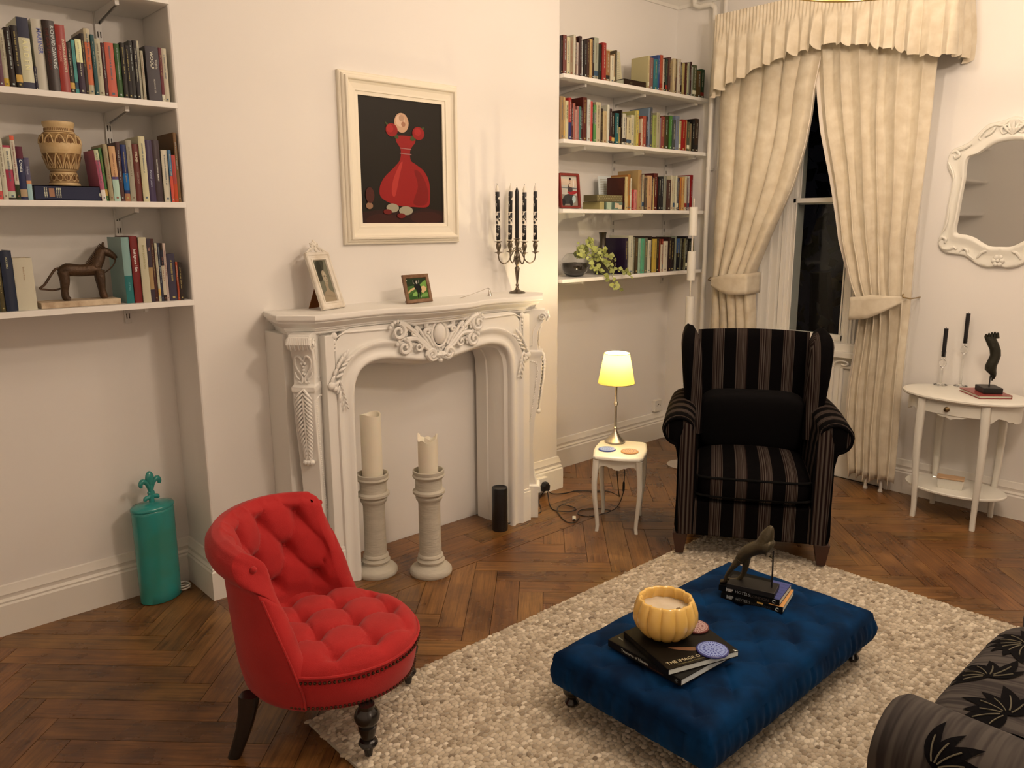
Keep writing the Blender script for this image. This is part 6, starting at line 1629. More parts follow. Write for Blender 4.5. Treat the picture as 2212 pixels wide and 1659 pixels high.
for k in range(12):      # pointed leaves round the belly, arches round the shoulder
    a = 2 * PI * k / 12
    for s in (-1, 1):
        mb.tube([on_urn(a + s * q, z, .0012) for q, z in ((.24, .062), (.20, .078), (.10, .098), (.0, .118))], [.0022, .0026, .0022, .001], 5)
        mb.tube([on_urn(a + s * q, z, .0012) for q, z in ((.10, .062), (.07, .074), (.0, .088))], [.0018, .002, .001], 5)
        mb.tube([on_urn(a + PI / 12 + s * q, z, .0012) for q, z in ((.22, .150), (.17, .166), (.10, .176), (.0, .181))], .0024, 5)
        mb.tube([on_urn(a + s * q, z, .001) for q, z in ((.0, .018), (.18, .024), (.20, .034), (.06, .042))], .002, 5)
    for q in range(-2, 3):
        md.tube([on_urn(a + PI / 12 + q * .075, .150 + .003 * abs(q), .0004), on_urn(a + PI / 12 + q * .06, .170 - .003 * abs(q), .0004)], .0021, 4)
        md.tube([on_urn(a + q * .04, .070, .0004), on_urn(a + q * .02, .100 - .006 * abs(q), .0004)], .0014, 4)
    md.tube([on_urn(a + PI / 12, .066, .0004), on_urn(a + PI / 12, .108, .0004)], .0030, 4)
    md.tube([on_urn(a + .10, .024, .0004), on_urn(a + .12, .036, .0004)], .0034, 4); md.tube([on_urn(a - .10, .024, .0004), on_urn(a - .12, .036, .0004)], .0034, 4)
for k in range(48):
    a = 2 * PI * k / 48; md.tube([on_urn(a, .196, .0005), on_urn(a, .205, .0005)], .0012, 4)
for z in (.052, .190, .0135): md.tube([on_urn(2 * PI * k / 48, z, .0002) for k in range(49)], .0014, 5)
for z0_, z1_ in ((.152, .186), (.060, .116), (.017, .043)):
    m4 = MB(); n_ = 9; m4.lathe([(interp([(b, a_) for a_, b in prof_[:18]], lerp(z0_, z1_, k / n_)) + .0003, lerp(z0_, z1_, k / n_)) for k in range(n_ + 1)], 48, cap=False); m4.build('stained_band', mat('urn_stain', (.42, .27, .11), .6, col2=(.20, .11, .04), vscale=40), ub, smooth=60)
tag(mb.build('raised_pattern', M_urn, ub), kind='stuff'); tag(md.build('dark_recesses', M_urnd, ub), kind='stuff')
# horse figure on a stone slab
M_hb = mat('bronze_patina', (.085, .045, .020), .5, metal=.35, col2=(.05, .028, .014), vscale=20, bump=.6, bscale=120)
HZ = 1.3065
sl = thing('stone_slab', 'pale rough stone slab on the bottom left alcove shelf', 'slab', (.812, 3.285, HZ))
mb = MB(); mb.box((-.135, -.045, 0), (.135, .060, .022)); mb.build('slab', mat('travertine', (.62, .52, .38), .8, col2=(.40, .30, .20), vscale=25, bump=.5), sl, smooth=0, bevel=.002)
hs = thing('horse_figure', 'dark bronze horse figure with reins and looped tail on the stone slab', 'figurine', (.830, 3.285, HZ + .0225))
mb = MB()
def limb(pts, rads, mb=mb, seg=10):
    rads = [r_ * 1.14 for r_ in rads]
    mb.tube(smoothp([Vector((x, y, z)) for x, y, z in pts], 4), [interp([(k, r) for k, r in enumerate(rads)], q / 4) for q in range(4 * (len(pts) - 1) + 1)], seg)
limb([(-.070, 0, .100), (-.045, 0, .112), (0, 0, .108), (.040, 0, .110), (.066, 0, .108)], [.014, .022, .020, .021, .016])
for x, s, k in ((-.062, -1, 0), (-.058, 1, 1), (.060, -1, 2), (.064, 1, 3)):
    limb([(x + (.0), s * .010, .105), (x + .002, s * .014, .070), (x + (.004 if x > 0 else -.002), s * .014, .035), (x + (.008 if x > 0 else 0), s * .014, .010), (x + .010, s * .014, .001)], [.018, .014, .010, .011, .010])
limb([(.050, 0, .118), (.066, 0, .150), (.078, 0, .175), (.098, 0, .172), (.118, 0, .158), (.126, 0, .148)], [.020, .019, .016, .014, .010, .007])
hbd = mb.build('body', M_hb, hs, smooth=60)
mb = MB()
for k in range(14):
    t = k / 13; p = Vector((.034 + .05 * t, 0, .125 + .068 * t)); q = p + Vector((-.014 + .004 * t, 0, .012)); mb.tube([p, q], [.0035, .0028], 5); mb.tube([p + Vector((.004, -.014, -.002)), q + Vector((.004, -.008, -.002))], .0022, 5)
for s in (-1, 1): mb.tube([(.082, s * .006, .186), (.086, s * .008, .202), (.088, s * .008, .212)], [.006, .004, .001], 6)
tag(mb.build('mane', M_hb, hs), kind='stuff')
mb = MB(); mb.tube(smoothp([Vector(p) for p in ((-.066, 0, .118), (-.085, 0, .115), (-.105, 0, .090), (-.125, 0, .062), (-.142, 0, .048), (-.125, 0, .044), (-.10, 0, .040), (-.075, 0, .044))], 5), [.0045] * 20 + [.0035] * 16, 7); mb.build('tail', M_hb, hs)
mb = MB(); mb.tube(smoothp([Vector(p) for p in ((.124, 0, .150), (.122, 0, .135), (.108, 0, .115), (.085, 0, .098), (.070, 0, .090))], 5), .0025, 6); mb.build('reins', M_hb, hs)

# ============================================================ RIGHT ALCOVE OBJECTS
def card(name, label, cat, loc, w, h, rz, lean, col, lines=0, linecol='a89a84', th=.0012):
    t = thing(name, label, cat, loc, rz); t.rotation_euler = (-math.radians(lean), 0, rz)
    mb = MB(); mb.box((-w / 2, 0, 0), (w / 2, th, h)); mb.build('sheet', mat('paper_' + col, col, .7), t, smooth=0)
    if lines:
        mb = MB(); r_ = random.Random(lines)
        for k in range(lines):
            z = h * (.90 - .80 * k / lines); mb.box((-w * .40, -.0004, z), (w * (.40 if r_.random() < .8 else .1), -.0001, z + h * .012))
        tag(mb.build('printed_lines', pm(linecol, .7), t, smooth=0), kind='stuff')
    return t
flatbook('dark brown paperback lying flat on the top shelf of the right alcove', 3.925, 4.145, 3.245, .15, 2.4205, .040, '2a1810', [('FIRE', .3, .5, .014, '6a5a40')], 0)
card('book_page', 'open cream printed booklet propped upright on the top right alcove shelf', 'booklet', (4.025, 3.405, 2.4608), .155, .205, 0, 8, 'cdb892', 14)
# red double photo frame
M_rf = mat('lacquer_red', (.20, .022, .016), .25)
rf = thing('photo_frame', 'dark red hinged photo frame with picture of person on quad bike', 'photo frame', (3.500, 3.290, 1.6870), 0)
rf.rotation_euler = (-math.radians(6), 0, math.radians(-4))
def rr_frame(par, w, h, bw, dep, m, cx=0, cz=None, r=.014, name='frame', y0=0):
    cz = h / 2 if cz is None else cz
    def rrect(a, b, r_): 
        out = []
        for sx, sz, a0 in ((1, 1, 0), (-1, 1, PI / 2), (-1, -1, PI), (1, -1, 1.5 * PI)):
            for k in range(5):
                t = a0 + k * PI / 8; out.append((sx * (a - r_) + r_ * math.cos(t), sz * (b - r_) + r_ * math.sin(t)))
        return out
    mb = MB(); mb.rings([[Vector((cx + x, y, cz + z)) for x, z in rrect(w / 2 - i_, h / 2 - i_, max(r - i_, .002))] for i_, y in ((0, y0), (0, y0 - dep), (bw * .2, y0 - dep - .004), (bw * .8, y0 - dep - .004), (bw, y0 - dep), (bw, y0))], cap=False); return mb.build(name, m, par, smooth=40)
rr_frame(rf, .165, .205, .016, .014, M_rf)
rr_frame(rf, .150, .205, .016, .010, M_rf, cx=-.128, name='folded_leaf').rotation_euler = (0, 0, 0)
bpy.data.objects['folded_leaf'].matrix_local = Matrix.Translation((-.083, 0, 0)) @ Matrix.Rotation(math.radians(-72), 4, 'Z') @ Matrix.Translation((.053, 0, 0))
mb = MB(); mb.box((-.080, -.003, .002), (.080, .002, .203)); mb.build('backing', M_rf, rf, smooth=0)
flat(rf, 'photo', [('b8a898', [(0, 0), (1, 0), (1, 1), (0, 1)]), ('c8a890', [(0, .70), (1, .66), (1, .85), (0, .9)]), ('6a6a68', [(0, .60), (1, .56), (1, .60), (0, .63)]), ('8a7a6a', [(0, 0), (1, 0), (1, .35), (0, .4)]),
    ('3a3632', blob([(.10, .15), (.20, .32), (.45, .40), (.80, .36), (.85, .16), (.6, .10), (.3, .08)])), ('a8b0a8', blob([(.68, .10), (.85, .16), (.86, .32), (.72, .34), (.66, .2)])), ('2a2624', ell(.16, .14, .11, .12)), ('2a2624', ell(.60, .12, .10, .11)), ('9a2a2c', blob([(.40, .46), (.60, .50), (.95, .50), (.90, .42), (.6, .38)])),
    ('4a3a38', blob([(.45, .50), (.50, .72), (.62, .74), (.72, .56), (.66, .48)])), ('c09880', ell(.60, .84, .055, .06)), ('2a1c18', ell(.59, .89, .06, .045)), ('c8a890', blob([(.50, .68), (.58, .74), (.80, .66), (.78, .62), (.6, .62)])), ('d8c0b0', ell(.78, .74, .04, .12))], .138, .178, -.0034, oz=.1025)
bx1 = thing('box', 'tan card box with patterned front under a spotted brown box', 'box', (3.828, 3.295, 1.6835), 0)
mb = MB(); mb.box((-.107, -.05, 0), (.107, .09, .047)); mb.build('carton', pm('a8925e', .6), bx1, smooth=0, bevel=.001)
flat(bx1, 'patterned_front', [('6a7460', [(.18, 0), (1, 0), (1, 1), (.18, 1)]), ('3a4434', [(.18, 0), (.26, 0), (.24, 1), (.18, 1)]), ('a8ac90', [(.30, .1), (.48, 0), (.50, .9), (.30, 1)]), ('4a5a4c', [(.52, 0), (.62, .1), (.64, 1), (.54, .9)]), ('c8a888', [(.66, .2), (.84, .3), (.84, .8), (.66, .9)]), ('d0b490', [(.80, .1), (.96, .1), (.96, .6), (.80, .6)])], .213, .047, -.0505, oz=.0235)
bx2 = thing('box', 'brown card box with cream spots on top of the tan box', 'box', (3.813, 3.295, 1.7310), 0)
mb = MB(); mb.box((-.120, -.052, 0), (.120, .06, .040)); mb.build('carton', pm('6a5a3c', .6), bx2, smooth=0, bevel=.002)
mb = MB()
for k in range(14):
    for j in range(3): mb.ball((-.108 + k * .016 + (j % 2) * .008, -.0522, .008 + j * .012), .0018, 6, 4, (1, .15, 1))
tag(mb.build('spots', pm('c8b890', .6), bx2), kind='stuff')
card('note_card', 'white printed note card leaning behind the spotted brown box', 'card', (4.020, 3.425, 1.6835), .190, .215, 0, 5, 'd8d0c8', 16)
# globe terrarium, bottle vase, trailing ivy
gt = thing('glass_terrarium', 'round glass bowl filled with dark soil on the bottom right alcove shelf', 'bowl', (3.595, 3.330, 1.2805))
gp = [(.030, 0), (.055, .008), (.078, .035), (.086, .070), (.080, .105), (.060, .132), (.045, .142)]
mb = MB(); mb.lathe(gp + [(.043, .142), (.058, .131), (.078, .104), (.084, .070), (.076, .036), (.053, .010), (.001, .003)], 32); mb.build('glass_bowl', M_clear, gt, smooth=80)
mb = MB(); mb.lathe([(.001, .004), (.051, .011), (.074, .037), (.0815, .068), (.078, .082), (.001, .088)], 28); mb.build('soil', mat('dark_soil', (.030, .020, .012), .8, bump=.8), gt, smooth=60)
bv = thing('bottle_vase', 'dark olive glazed bottle vase with round body and slim neck behind the ivy', 'vase', (3.885, 3.360, 1.2805))
mb = MB(); mb.lathe([(.040, 0), (.062, .010), (.080, .045), (.083, .075), (.074, .105), (.050, .135), (.030, .155), (.022, .180), (.020, .215), (.022, .245), (.026, .265), (.022, .266), (.016, .240), (.001, .235)], 36); mb.build('vessel', mat('olive_glaze', (.035, .027, .014), .15, coat=.5), bv, smooth=70)
mb = MB()
for cx_, cz_, s in ((.02, .085, 1), (.045, .060, -1), (-.02, .10, -1)):
    mb.tube([Vector((cx_ * 1.4 + .014 * (1 - t / 7) * math.cos(t) * s, -.078 + abs(cx_) * .5, cz_ + .014 * (1 - t / 7) * math.sin(t))) for t in [k * .5 for k in range(12)]], .0016, 5)
tag(mb.build('scroll_marks', mat('vase_marks', (.35, .30, .20), .4), bv), kind='stuff')
iv = thing('trailing_ivy', 'bright green trailing ivy spilling from the glass bowl over the shelf edge', 'plant', (3.62, 3.28, 1.2805))
M_leaf = mat('ivy_leaf', (.40, .42, .13), .5, col2=(.22, .28, .07), vscale=30, rand=.3)
M_stem = mat('ivy_stem', (.14, .16, .05), .6)
rr = random.Random(21)
vines = [[(-.03, .03, .12), (-.06, -.02, .17), (-.10, -.05, .14), (-.13, -.06, .19)], [(-.04, .03, .13), (0, -.03, .19), (.04, -.05, .16), (.07, -.07, .10)], [(-.04, .03, .13), (-.05, -.05, .13), (-.03, -.08, .08), (.0, -.09, .03)],
         [(-.02, .03, .13), (.06, -.04, .12), (.12, -.08, .06), (.16, -.11, -.02), (.20, -.12, -.07)], [(-.02, .03, .12), (.08, -.05, .10), (.17, -.09, .05), (.25, -.11, .02), (.32, -.115, -.01)], [(0, .02, .12), (.08, -.03, .16), (.14, -.05, .13), (.20, -.07, .10)],
         [(.05, -.05, .06), (.10, -.09, .0), (.14, -.115, -.06), (.22, -.115, -.09)], [(-.03, .02, .13), (.03, -.02, .20), (-.01, -.04, .22), (.02, -.05, .20)]]
mb = MB()
vp = []
for v_ in vines:
    P_ = smoothp([Vector(p) for p in v_], 7); vp.append(P_); mb.tube(P_, .0016, 5)
mb.build('stems', M_stem, iv)
lf0 = None
for P_ in vp:
    for k in range(1, len(P_), 2):
        for q in range(2 if k % 4 == 1 else 1):
            sz = rr.uniform(.013, .024) if k < len(P_) - 4 else rr.uniform(.008, .013)
            if lf0 is None:
                m2 = MB(); pts = [(0, 0), (.35, -.12), (.72, .05), (.80, .35), (.55, .72), (.0, 1.25), (-.55, .72), (-.80, .35), (-.72, .05), (-.35, -.12)]
                vs = [Vector((x, y, .16 * x * x - .10 * y * y)) for x, y in pts] + [Vector((0, .35, -.05))]
                m2.add(vs, [(i_, (i_ + 1) % 10, 10) for i_ in range(10)]); lf0 = m2.build('leaf', M_leaf, iv, smooth=60, fix=False); ob = lf0
            else:
                ob = lf0.copy(); COL.objects.link(ob); ob.parent = iv
            ob.location = P_[k] + Vector((rr.uniform(-.014, .014), rr.uniform(-.016, .004), rr.uniform(-.012, .012)))
            ob.scale = (sz, sz, sz)
            ob.rotation_euler = (PI / 2 + rr.uniform(-.7, .5), rr.uniform(-1.2, 1.2), rr.uniform(-.6, .6) - .6)

# ============================================================ MANTEL OBJECTS
M_sil = mat('tarnished_silver', (.17, .14, .105), .34, metal=.9, bump=.2, bscale=60)
ca = thing('candelabra', 'tarnished silver five branch candelabra at the right end of the mantelpiece', 'candelabra', (2.900, 3.105, MZ + .0005), -math.radians(22))
mb = MB(); mb.lathe([(.044, 0), (.045, .003), (.038, .009), (.020, .014), (.011, .020), (.008, .030), (.006, .036), (.009, .041), (.009, .046), (.005, .050), (.0055, .060), (.011, .110), (.014, .132), (.011, .137), (.006, .143), (.009, .150), (.015, .166), (.017, .178), (.014, .184), (.019, .188), (.012, .192), (.007, .200), (.006, .235), (.008, .250), (.012, .258), (.014, .272), (.010, .282), (.020, .286), (.018, .288), (.0095, .287)], 28); mb.build('stem', M_sil, ca, smooth=50)
M_pc = mat('candle_white', (.80, .76, .68), .4, sss=.1)
arms = []
for k in range(4):
    a = k * PI / 2; c_, s_ = math.cos(a), math.sin(a)
    pts = smoothp([Vector((r * c_, r * s_, z)) for r, z in ((.006, .225), (.020, .222), (.036, .195), (.050, .170), (.075, .158), (.098, .172), (.105, .195), (.105, .212))], 4)
    mb = MB(); mb.tube(pts, .0034, 8)
    mb.tube([Vector((r * c_, r * s_, z)) for r, z in [(.028 + .012 * math.cos(t) * (1 - t / 9), .232 + .012 * math.sin(t) * (1 - t / 9)) for t in [j * .5 for j in range(13)]]], .0022, 6)
    mb.build('arm', M_sil, ca)
    mb = MB(); mb.lathe([(.004, .206), (.008, .212), (.020, .216), (.021, .218), (.008, .220), (.006, .226), (.011, .236), (.014, .250), (.012, .262), (.009, .268), (.019, .273), (.020, .275), (.009, .275)], 22, (.105 * c_, .105 * s_, 0)); mb.build('candle_cup', M_sil, ca, smooth=50)
    arms.append((.105 * c_, .105 * s_, .2752))
arms.append((0, 0, .2875))
names_ = ['second from right, leaning outwards', 'nearest the chimney breast', 'leftmost', 'nearest the room']
rzc = -math.radians(22)
order = []
for k, (x, y, z) in enumerate(arms):
    wx = 2.900 + x * math.cos(rzc) - y * math.sin(rzc); wy = 3.105 + x * math.sin(rzc) + y * math.cos(rzc)
    hc = (.272, .275, .268, .262, .245)[k] + .02
    if k < 4: lab = 'white taper candle with black marbled print in the %s candelabra cup' % (['rightmost', 'second from right' , 'leftmost', 'second from left'][k] if False else ['rightmost', 'back', 'leftmost', 'front'][k])
    else: lab = 'plain black taper candle in the centre of the silver candelabra'
    t = thing('candle', lab, 'candle', (wx, wy, MZ + z + .001), 0, None)
    t.rotation_euler = ((0, 0, 0), (0, .02, 0), (0, -.02, 0), (.01, 0, 0), (0, 0, 0))[k]
    mb = MB(); mb.lathe([(.0095, 0), (.0105, .01), (.0105, hc - .03), (.0095, hc - .020), (.004, hc - .006), (.0015, hc)], 16)
    mb.build('wax', M_pc if k < 4 else M_blackwax, t, smooth=60)
    mb = MB(); mb.tube([(0, 0, hc - .001), (.001, 0, hc + .004), (-.002, 0, hc + .007)], .0008, 5); mb.build('wick', M_dark, t)
    if k < 4:
        m_ = _mc.get('marble_print')
        if m_ is None:
            m_ = mat('marble_print', (.8, .76, .68), .4); N = m_.node_tree.nodes; L = m_.node_tree.links
            tc = N.new('ShaderNodeTexCoord'); nz = N.new('ShaderNodeTexNoise'); nz.inputs['Scale'].default_value = 55; nz.inputs['Detail'].default_value = 3; L.new(tc.outputs['Object'], nz.inputs['Vector'])
            cr = N.new('ShaderNodeValToRGB'); cr.color_ramp.elements[0].position = .55; cr.color_ramp.elements[1].position = .58; cr.color_ramp.elements[0].color = (.010, .009, .010, 1); cr.color_ramp.elements[1].color = (.78, .74, .66, 1)
            L.new(nz.outputs['Fac'], cr.inputs[0]); L.new(cr.outputs[0], N['Principled BSDF'].inputs['Base Color'])
        mb = MB()
        for z0, z1 in ((.006, .085), (.088, .148), (.152, hc - .035)): mb.lathe([(.0104, z0), (.0110, z0 + .001), (.0110, z1 - .001), (.0104, z1)], 16, cap=False)
        tag(mb.build('black_wrap', m_, t, smooth=60), kind='stuff')
# white distressed frame leaning back
def lean_frame(name, label, loc, rz, w, h, lean, prof, m, photo, pw, ph, strut, crest=False, strut_col='7a4218', group=None):
    t = thing(name, label, 'photo frame', loc, rz, group)
    Mx = Matrix.Rotation(-math.radians(lean), 4, 'X')
    def parts_(o): o.matrix_local = Mx @ Matrix.Translation((0, 0, h / 2)); return o
    parts_(rframe(t, w, h, prof, m)); 
    mb = MB(); mb.box((-w / 2 + .004, -.004, -h / 2 + .004), (w / 2 - .004, .001, h / 2 - .004)); parts_(mb.build('backing', pm(strut_col, .7), t, smooth=0))
    parts_(flat(t, 'photo', photo, pw, ph, -.0052))
    mb = MB(); zt = h * .62; top = Mx @ Vector((0, .002, zt)); ww = w * .22
    mb.add([top + Vector((-ww * .6, 0, 0)), top + Vector((ww * .6, 0, 0)), Vector((ww, strut, .0005)), Vector((-ww, strut, .0005)), top + Vector((-ww * .6, .003, 0)), top + Vector((ww * .6, .003, 0)), Vector((ww, strut + .003, .0005)), Vector((-ww, strut + .003, .0005))], [(0, 1, 2, 3), (4, 7, 6, 5), (0, 4, 5, 1), (1, 5, 6, 2), (2, 6, 7, 3), (3, 7, 4, 0)])
    mb.build('strut', pm(strut_col, .7), t, smooth=0)
    if crest:
        mb = MB(); z0 = h / 2
        mb.tube([Vector((-w * .46, -.006, z0)), Vector((w * .46, -.006, z0))], .004, 6)
        for s in (-1, 1):
            for (cx, cz, r0, a0, sg) in ((.012, .024, .010, -1, 1), (.030, .014, .009, 0, 1), (.046, .008, .007, 0, -1), (.020, .036, .008, 1, 1)):
                mb.tube([Vector((s * (cx + r0 * (1 - t_ / 9) * math.cos(a0 + sg * t_)), -.008, z0 + cz + r0 * (1 - t_ / 9) * math.sin(a0 + sg * t_))) for t_ in [j * .55 for j in range(12)]], .0035, 6)
            mb.tube(smoothp([Vector((s * .062, -.007, z0 + .003)), Vector((s * .04, -.009, z0 + .014)), Vector((s * .018, -.009, z0 + .022)), Vector((s * .004, -.009, z0 + .045))], 3), .004, 6)
        for cx, cz, r0 in ((0, .050, .008), (-.008, .042, .007), (.008, .042, .007), (0, .034, .007), (0, .014, .010)): mb.ball((cx, -.010, z0 + cz), r0, 8, 6, (1, .6, 1.2))
        parts_(mb.build('crest', m, t))
    return t
M_dist = mat('distressed_white', (.78, .75, .68), .7, col2=(.62, .56, .46), vscale=14)
sep = [('6c6350', [(0, 0), (1, 0), (1, 1), (0, 1)]), ('3c3628', blob([(.05, .55), (.1, .9), (.5, 1.0), (.8, .95), (.6, .7), (.3, .5)])), ('2c281c', blob([(.22, .62), (.20, .80), (.30, .94), (.46, .97), (.55, .88), (.56, .76), (.70, .70), (.74, .60), (.60, .66), (.42, .70)])),
       ('a08a70', blob([(.42, .66), (.50, .74), (.64, .74), (.74, .66), (.76, .55), (.72, .44), (.62, .38), (.52, .42), (.44, .52)])), ('967e64', blob([(.46, .44), (.66, .42), (.66, .30), (.88, .22), (1, .16), (1, 0), (.1, 0), (.16, .20), (.42, .28)])), ('b09a80', blob([(.54, .70), (.64, .70), (.68, .60), (.60, .50), (.52, .56)])),
       ('4a3c2c', ell(.55, .60, .030, .012)), ('4a3c2c', ell(.69, .60, .025, .012)), ('5a4030', ell(.63, .47, .035, .012)), ('7c6650', [(.62, .60), (.65, .53), (.62, .525), (.60, .53)]), ('3c3426', [(.54, .635), (.60, .640), (.60, .632), (.54, .627)]), ('8c765e', [(.2, .18), (.9, .12), (.9, .10), (.2, .16)])]
lean_frame('photo_frame', 'white distressed photo frame with carved crest and old sepia portrait on the mantel', (1.768, 3.085, MZ + .001), math.radians(20), .150, .255, 19, [(0, 0), (0, .012), (.004, .016), (.010, .016), (.014, .012), (.024, .010), (.026, .013), (.032, .013), (.034, .006), (.034, .002)], M_dist, sep, .084, .190, .105, True)
cow = [('3e5a24', [(0, 0), (1, 0), (1, 1), (0, 1)]), ('1e2c14', [(0, .62), (1, .70), (1, 1), (0, 1)]), ('6a8a3c', blob([(.55, .5), (.75, .75), (1, .85), (1, .5)])), ('c8a070', blob([(0, .34), (.18, .50), (.40, .56), (.42, .50), (.15, .38), (.05, .30)])), ('c8a070', blob([(.66, .40), (.70, .56), (.86, .60), (.95, .44), (.85, .34), (.72, .28)])),
       ('2c4a1a', blob([(0, .1), (.2, .28), (.45, .30), (.40, .1), (.2, 0)])), ('7c9a4c', blob([(.2, .2), (.35, .35), (.5, .3), (.4, .15)])), ('6a8a40', blob([(.62, .10), (.72, .24), (.95, .28), (.95, .1)])), ('a89a80', ell(.03, .92, .03, .03)),
       ('0c0a0a', blob([(.36, .62), (.44, .72), (.52, .72), (.60, .70), (.68, .58), (.69, .40), (.62, .30), (.62, .10), (.58, .10), (.57, .28), (.50, .26), (.49, .08), (.45, .10), (.46, .40), (.38, .50)])), ('0e0c0c', ell(.49, .84, .10, .07)), ('b8a898', blob([(.46, .80), (.50, .88), (.54, .80), (.52, .72), (.48, .72)])), ('8a7c70', blob([(.34, .92), (.32, .80), (.36, .72), (.38, .74), (.35, .82)])), ('8a7c70', blob([(.62, .92), (.62, .80), (.58, .76), (.60, .84)])), ('988c7c', [(.58, .06), (.62, .06), (.62, .14), (.58, .14)])]
lean_frame('photo_frame', 'small brown wooden photo frame with black animal on grass on the mantel', (2.205, 3.040, MZ + .001), math.radians(6), .160, .135, 14, [(0, 0), (0, .010), (.003, .012), (.016, .010), (.018, .006), (.018, .002)], mat('walnut_frame', (.13, .062, .028), .4, col2=(.22, .12, .06), vscale=40), cow, .126, .101, .06, False, '3a2010')
sn = thing('candle_snuffer', 'silver candle snuffer with long thin handle lying on the mantelpiece', 'snuffer', (2.690, 3.090, MZ + .0006))
mb = MB(); mb.lathe([(.014, 0), (.013, .004), (.009, .014), (.007, .024), (.004, .030), (.003, .034)], 18, cap=False); mb.build('bell', M_chrome, sn)
mb = MB(); mb.tube(smoothp([Vector(p) for p in ((0, 0, .034), (-.010, 0, .040), (-.05, -.004, .032), (-.14, -.012, .014), (-.20, -.018, .004), (-.215, -.020, .003))], 4), [.0014] * 14 + [.0022] * 5 + [.003, .002], 7); mb.build('handle', M_chrome, sn)

# ============================================================ OTTOMAN OBJECTS
OZ = RT + OZ1 + .0205
b1 = slabbook('book', 'large dark art paperback at the bottom of the pile under the yellow bowl', (1.928, 1.362, OZ), math.radians(-93.8), .300, .235, .0225, '1a1612', 'd8d0c8', soft=True)
tmesh(b1, 'Treasures of Heaven', .0135, frame_m((-.035, -.1190, .012), (1, 0, 0), (0, 0, 1)), pm('c8bca8', .5), bold=.0002)
tmesh(b1, 'saints relics and devotion', .0075, frame_m((.045, -.1190, .007), (1, 0, 0), (0, 0, 1)), pm('6a3a28', .5))
tmesh(b1, '*', .030, frame_m((.133, -.1190, .005), (1, 0, 0), (0, 0, 1)), pm('8a8478', .5))
tmesh(b1, 'f', .03, frame_m((-.125, -.085, .0227), (0, 1, 0), (-1, 0, 0)), pm('8a8474', .5))
flat_ = MB(); flat_.add([Vector((x, y, .02262)) for x, y in blob([(.09, -.06), (.12, -.02), (.13, .04), (.11, .06), (.10, .0)])], [tuple(range(25))]); flat_.build('cover_art', pm('b07058', .5), b1, smooth=0, fix=False)
b2 = slabbook('book', 'black art book with cream title lying on the pile under the yellow bowl', (1.953, 1.334, OZ + .0230), math.radians(-109), .250, .262, .0205, '17130f', 'ddd4c8', soft=True)
tmesh(b2, 'THE IMAGE OF CHRIST', .020, frame_m((.098, -.015, .0207), (0, 1, 0), (-1, 0, 0)), pm('c8b088', .5))
tmesh(b2, 'The catalogue of the exhibition', .0085, frame_m((.113, -.035, .0207), (0, 1, 0), (-1, 0, 0)), pm('8a7a50', .5))
tmesh(b2, 'THE IMAGE OF CHRIST', .010, frame_m((-.03, -.1325, .010), (1, 0, 0), (0, 0, 1)), pm('4a4030', .5))
fm = MB(); fm.add([Vector((x, y, .02062)) for x, y in blob([(.02, -.06), (.05, -.03), (.07, .01), (.055, .02), (.04, -.01)])], [tuple(range(25))]); fm.build('cover_art', pm('7a5238', .5), b2, smooth=0, fix=False)
fm = MB(); fm.add([Vector((x, y, .02062)) for x, y in [(.112, .118), (.124, .118), (.124, .130)]], [(0, 1, 2)]); fm.build('page_corner', pm('d8d0c0', .6), b2, smooth=0, fix=False)
OB = OZ + .0230 + .0205
M_yel = mat('yellow_glaze', (.82, .54, .15), .16, coat=.5)
bw = thing('candle_bowl', 'glossy yellow pumpkin shaped bowl with candle wax on the ottoman books', 'bowl', (1.950, 1.392, OB + .0003))
def lobes(a, r, z): return 1 + .085 * (abs(math.cos(a * 6.5)) ** .55 - .75) * min(1, r / .06)
mb = MB()
prof_ = [(.040, 0), (.052, .002), (.074, .012), (.094, .036), (.103, .062), (.101, .088), (.094, .110), (.089, .122), (.086, .128), (.081, .129), (.077, .124), (.077, .116), (.082, .104), (.086, .088), (.001, .086)]
mb.lathe(prof_[:14], 130, fn=lambda a, r, z: lobes(a, r, z)); mb.build('bowl_wall', M_yel, bw, smooth=80)
mb = MB(); mb.lathe([(.060, .080), (.0885, .086), (.0885, .0885), (.05, .0895), (.001, .0885)], 56, fn=lambda a, r, z: 1 + .02 * math.cos(a * 14) if r > .08 else 1); mb.build('wax_fill', mat('wax_fill', (.72, .66, .54), .5, col2=(.60, .53, .40), vscale=18, sss=.1), bw, smooth=60)
mb = MB(); mb.tube([(.03, -.03, .088), (.031, -.03, .096)], .0012, 5); mb.ball((.03, -.03, .0885), .012, 10, 5, (1, .8, .2)); mb.build('wick', mat('burnt_wax', (.25, .19, .10), .6), bw)
cb = coaster('coaster', 'round blue lace patterned coaster lying on the black art book', (1.975, 1.228, OB + .0003), .050, '3a3a70', '8a90b8', '4a4c88')
cr_ = coaster('coaster', 'round pink patterned coaster half hidden behind the yellow bowl', (2.058, 1.350, OB + .0003), .046, '6a3430', 'b08880', '7a4a44')
h1 = slabbook('book', 'black hotel guide book at the bottom of the pile under the bronze animal', (2.492, 1.372, OZ - .004), math.radians(-75), .222, .165, .0225, '12100f', 'cfc4b0', soft=True)
tmesh(h1, 'HIP', .0165, frame_m((-.078, -.0840, .012), (1, 0, 0), (0, 0, 1)), pm('9a948c', .5), bold=.0012)
tmesh(h1, 'HOTELS', .0150, frame_m((-.030, -.0840, .012), (1, 0, 0), (0, 0, 1)), pm('8a847c', .5))
tmesh(h1, 'NEW YORK', .0135, frame_m((.036, -.0840, .009), (1, 0, 0), (0, 0, 1)), pm('3a3632', .5))
fm = MB(); fm.box((.020, -.0843, .016), (.042, -.0838, .022)); fm.build('label_patch', pm('d0a050', .5), h1, smooth=0)
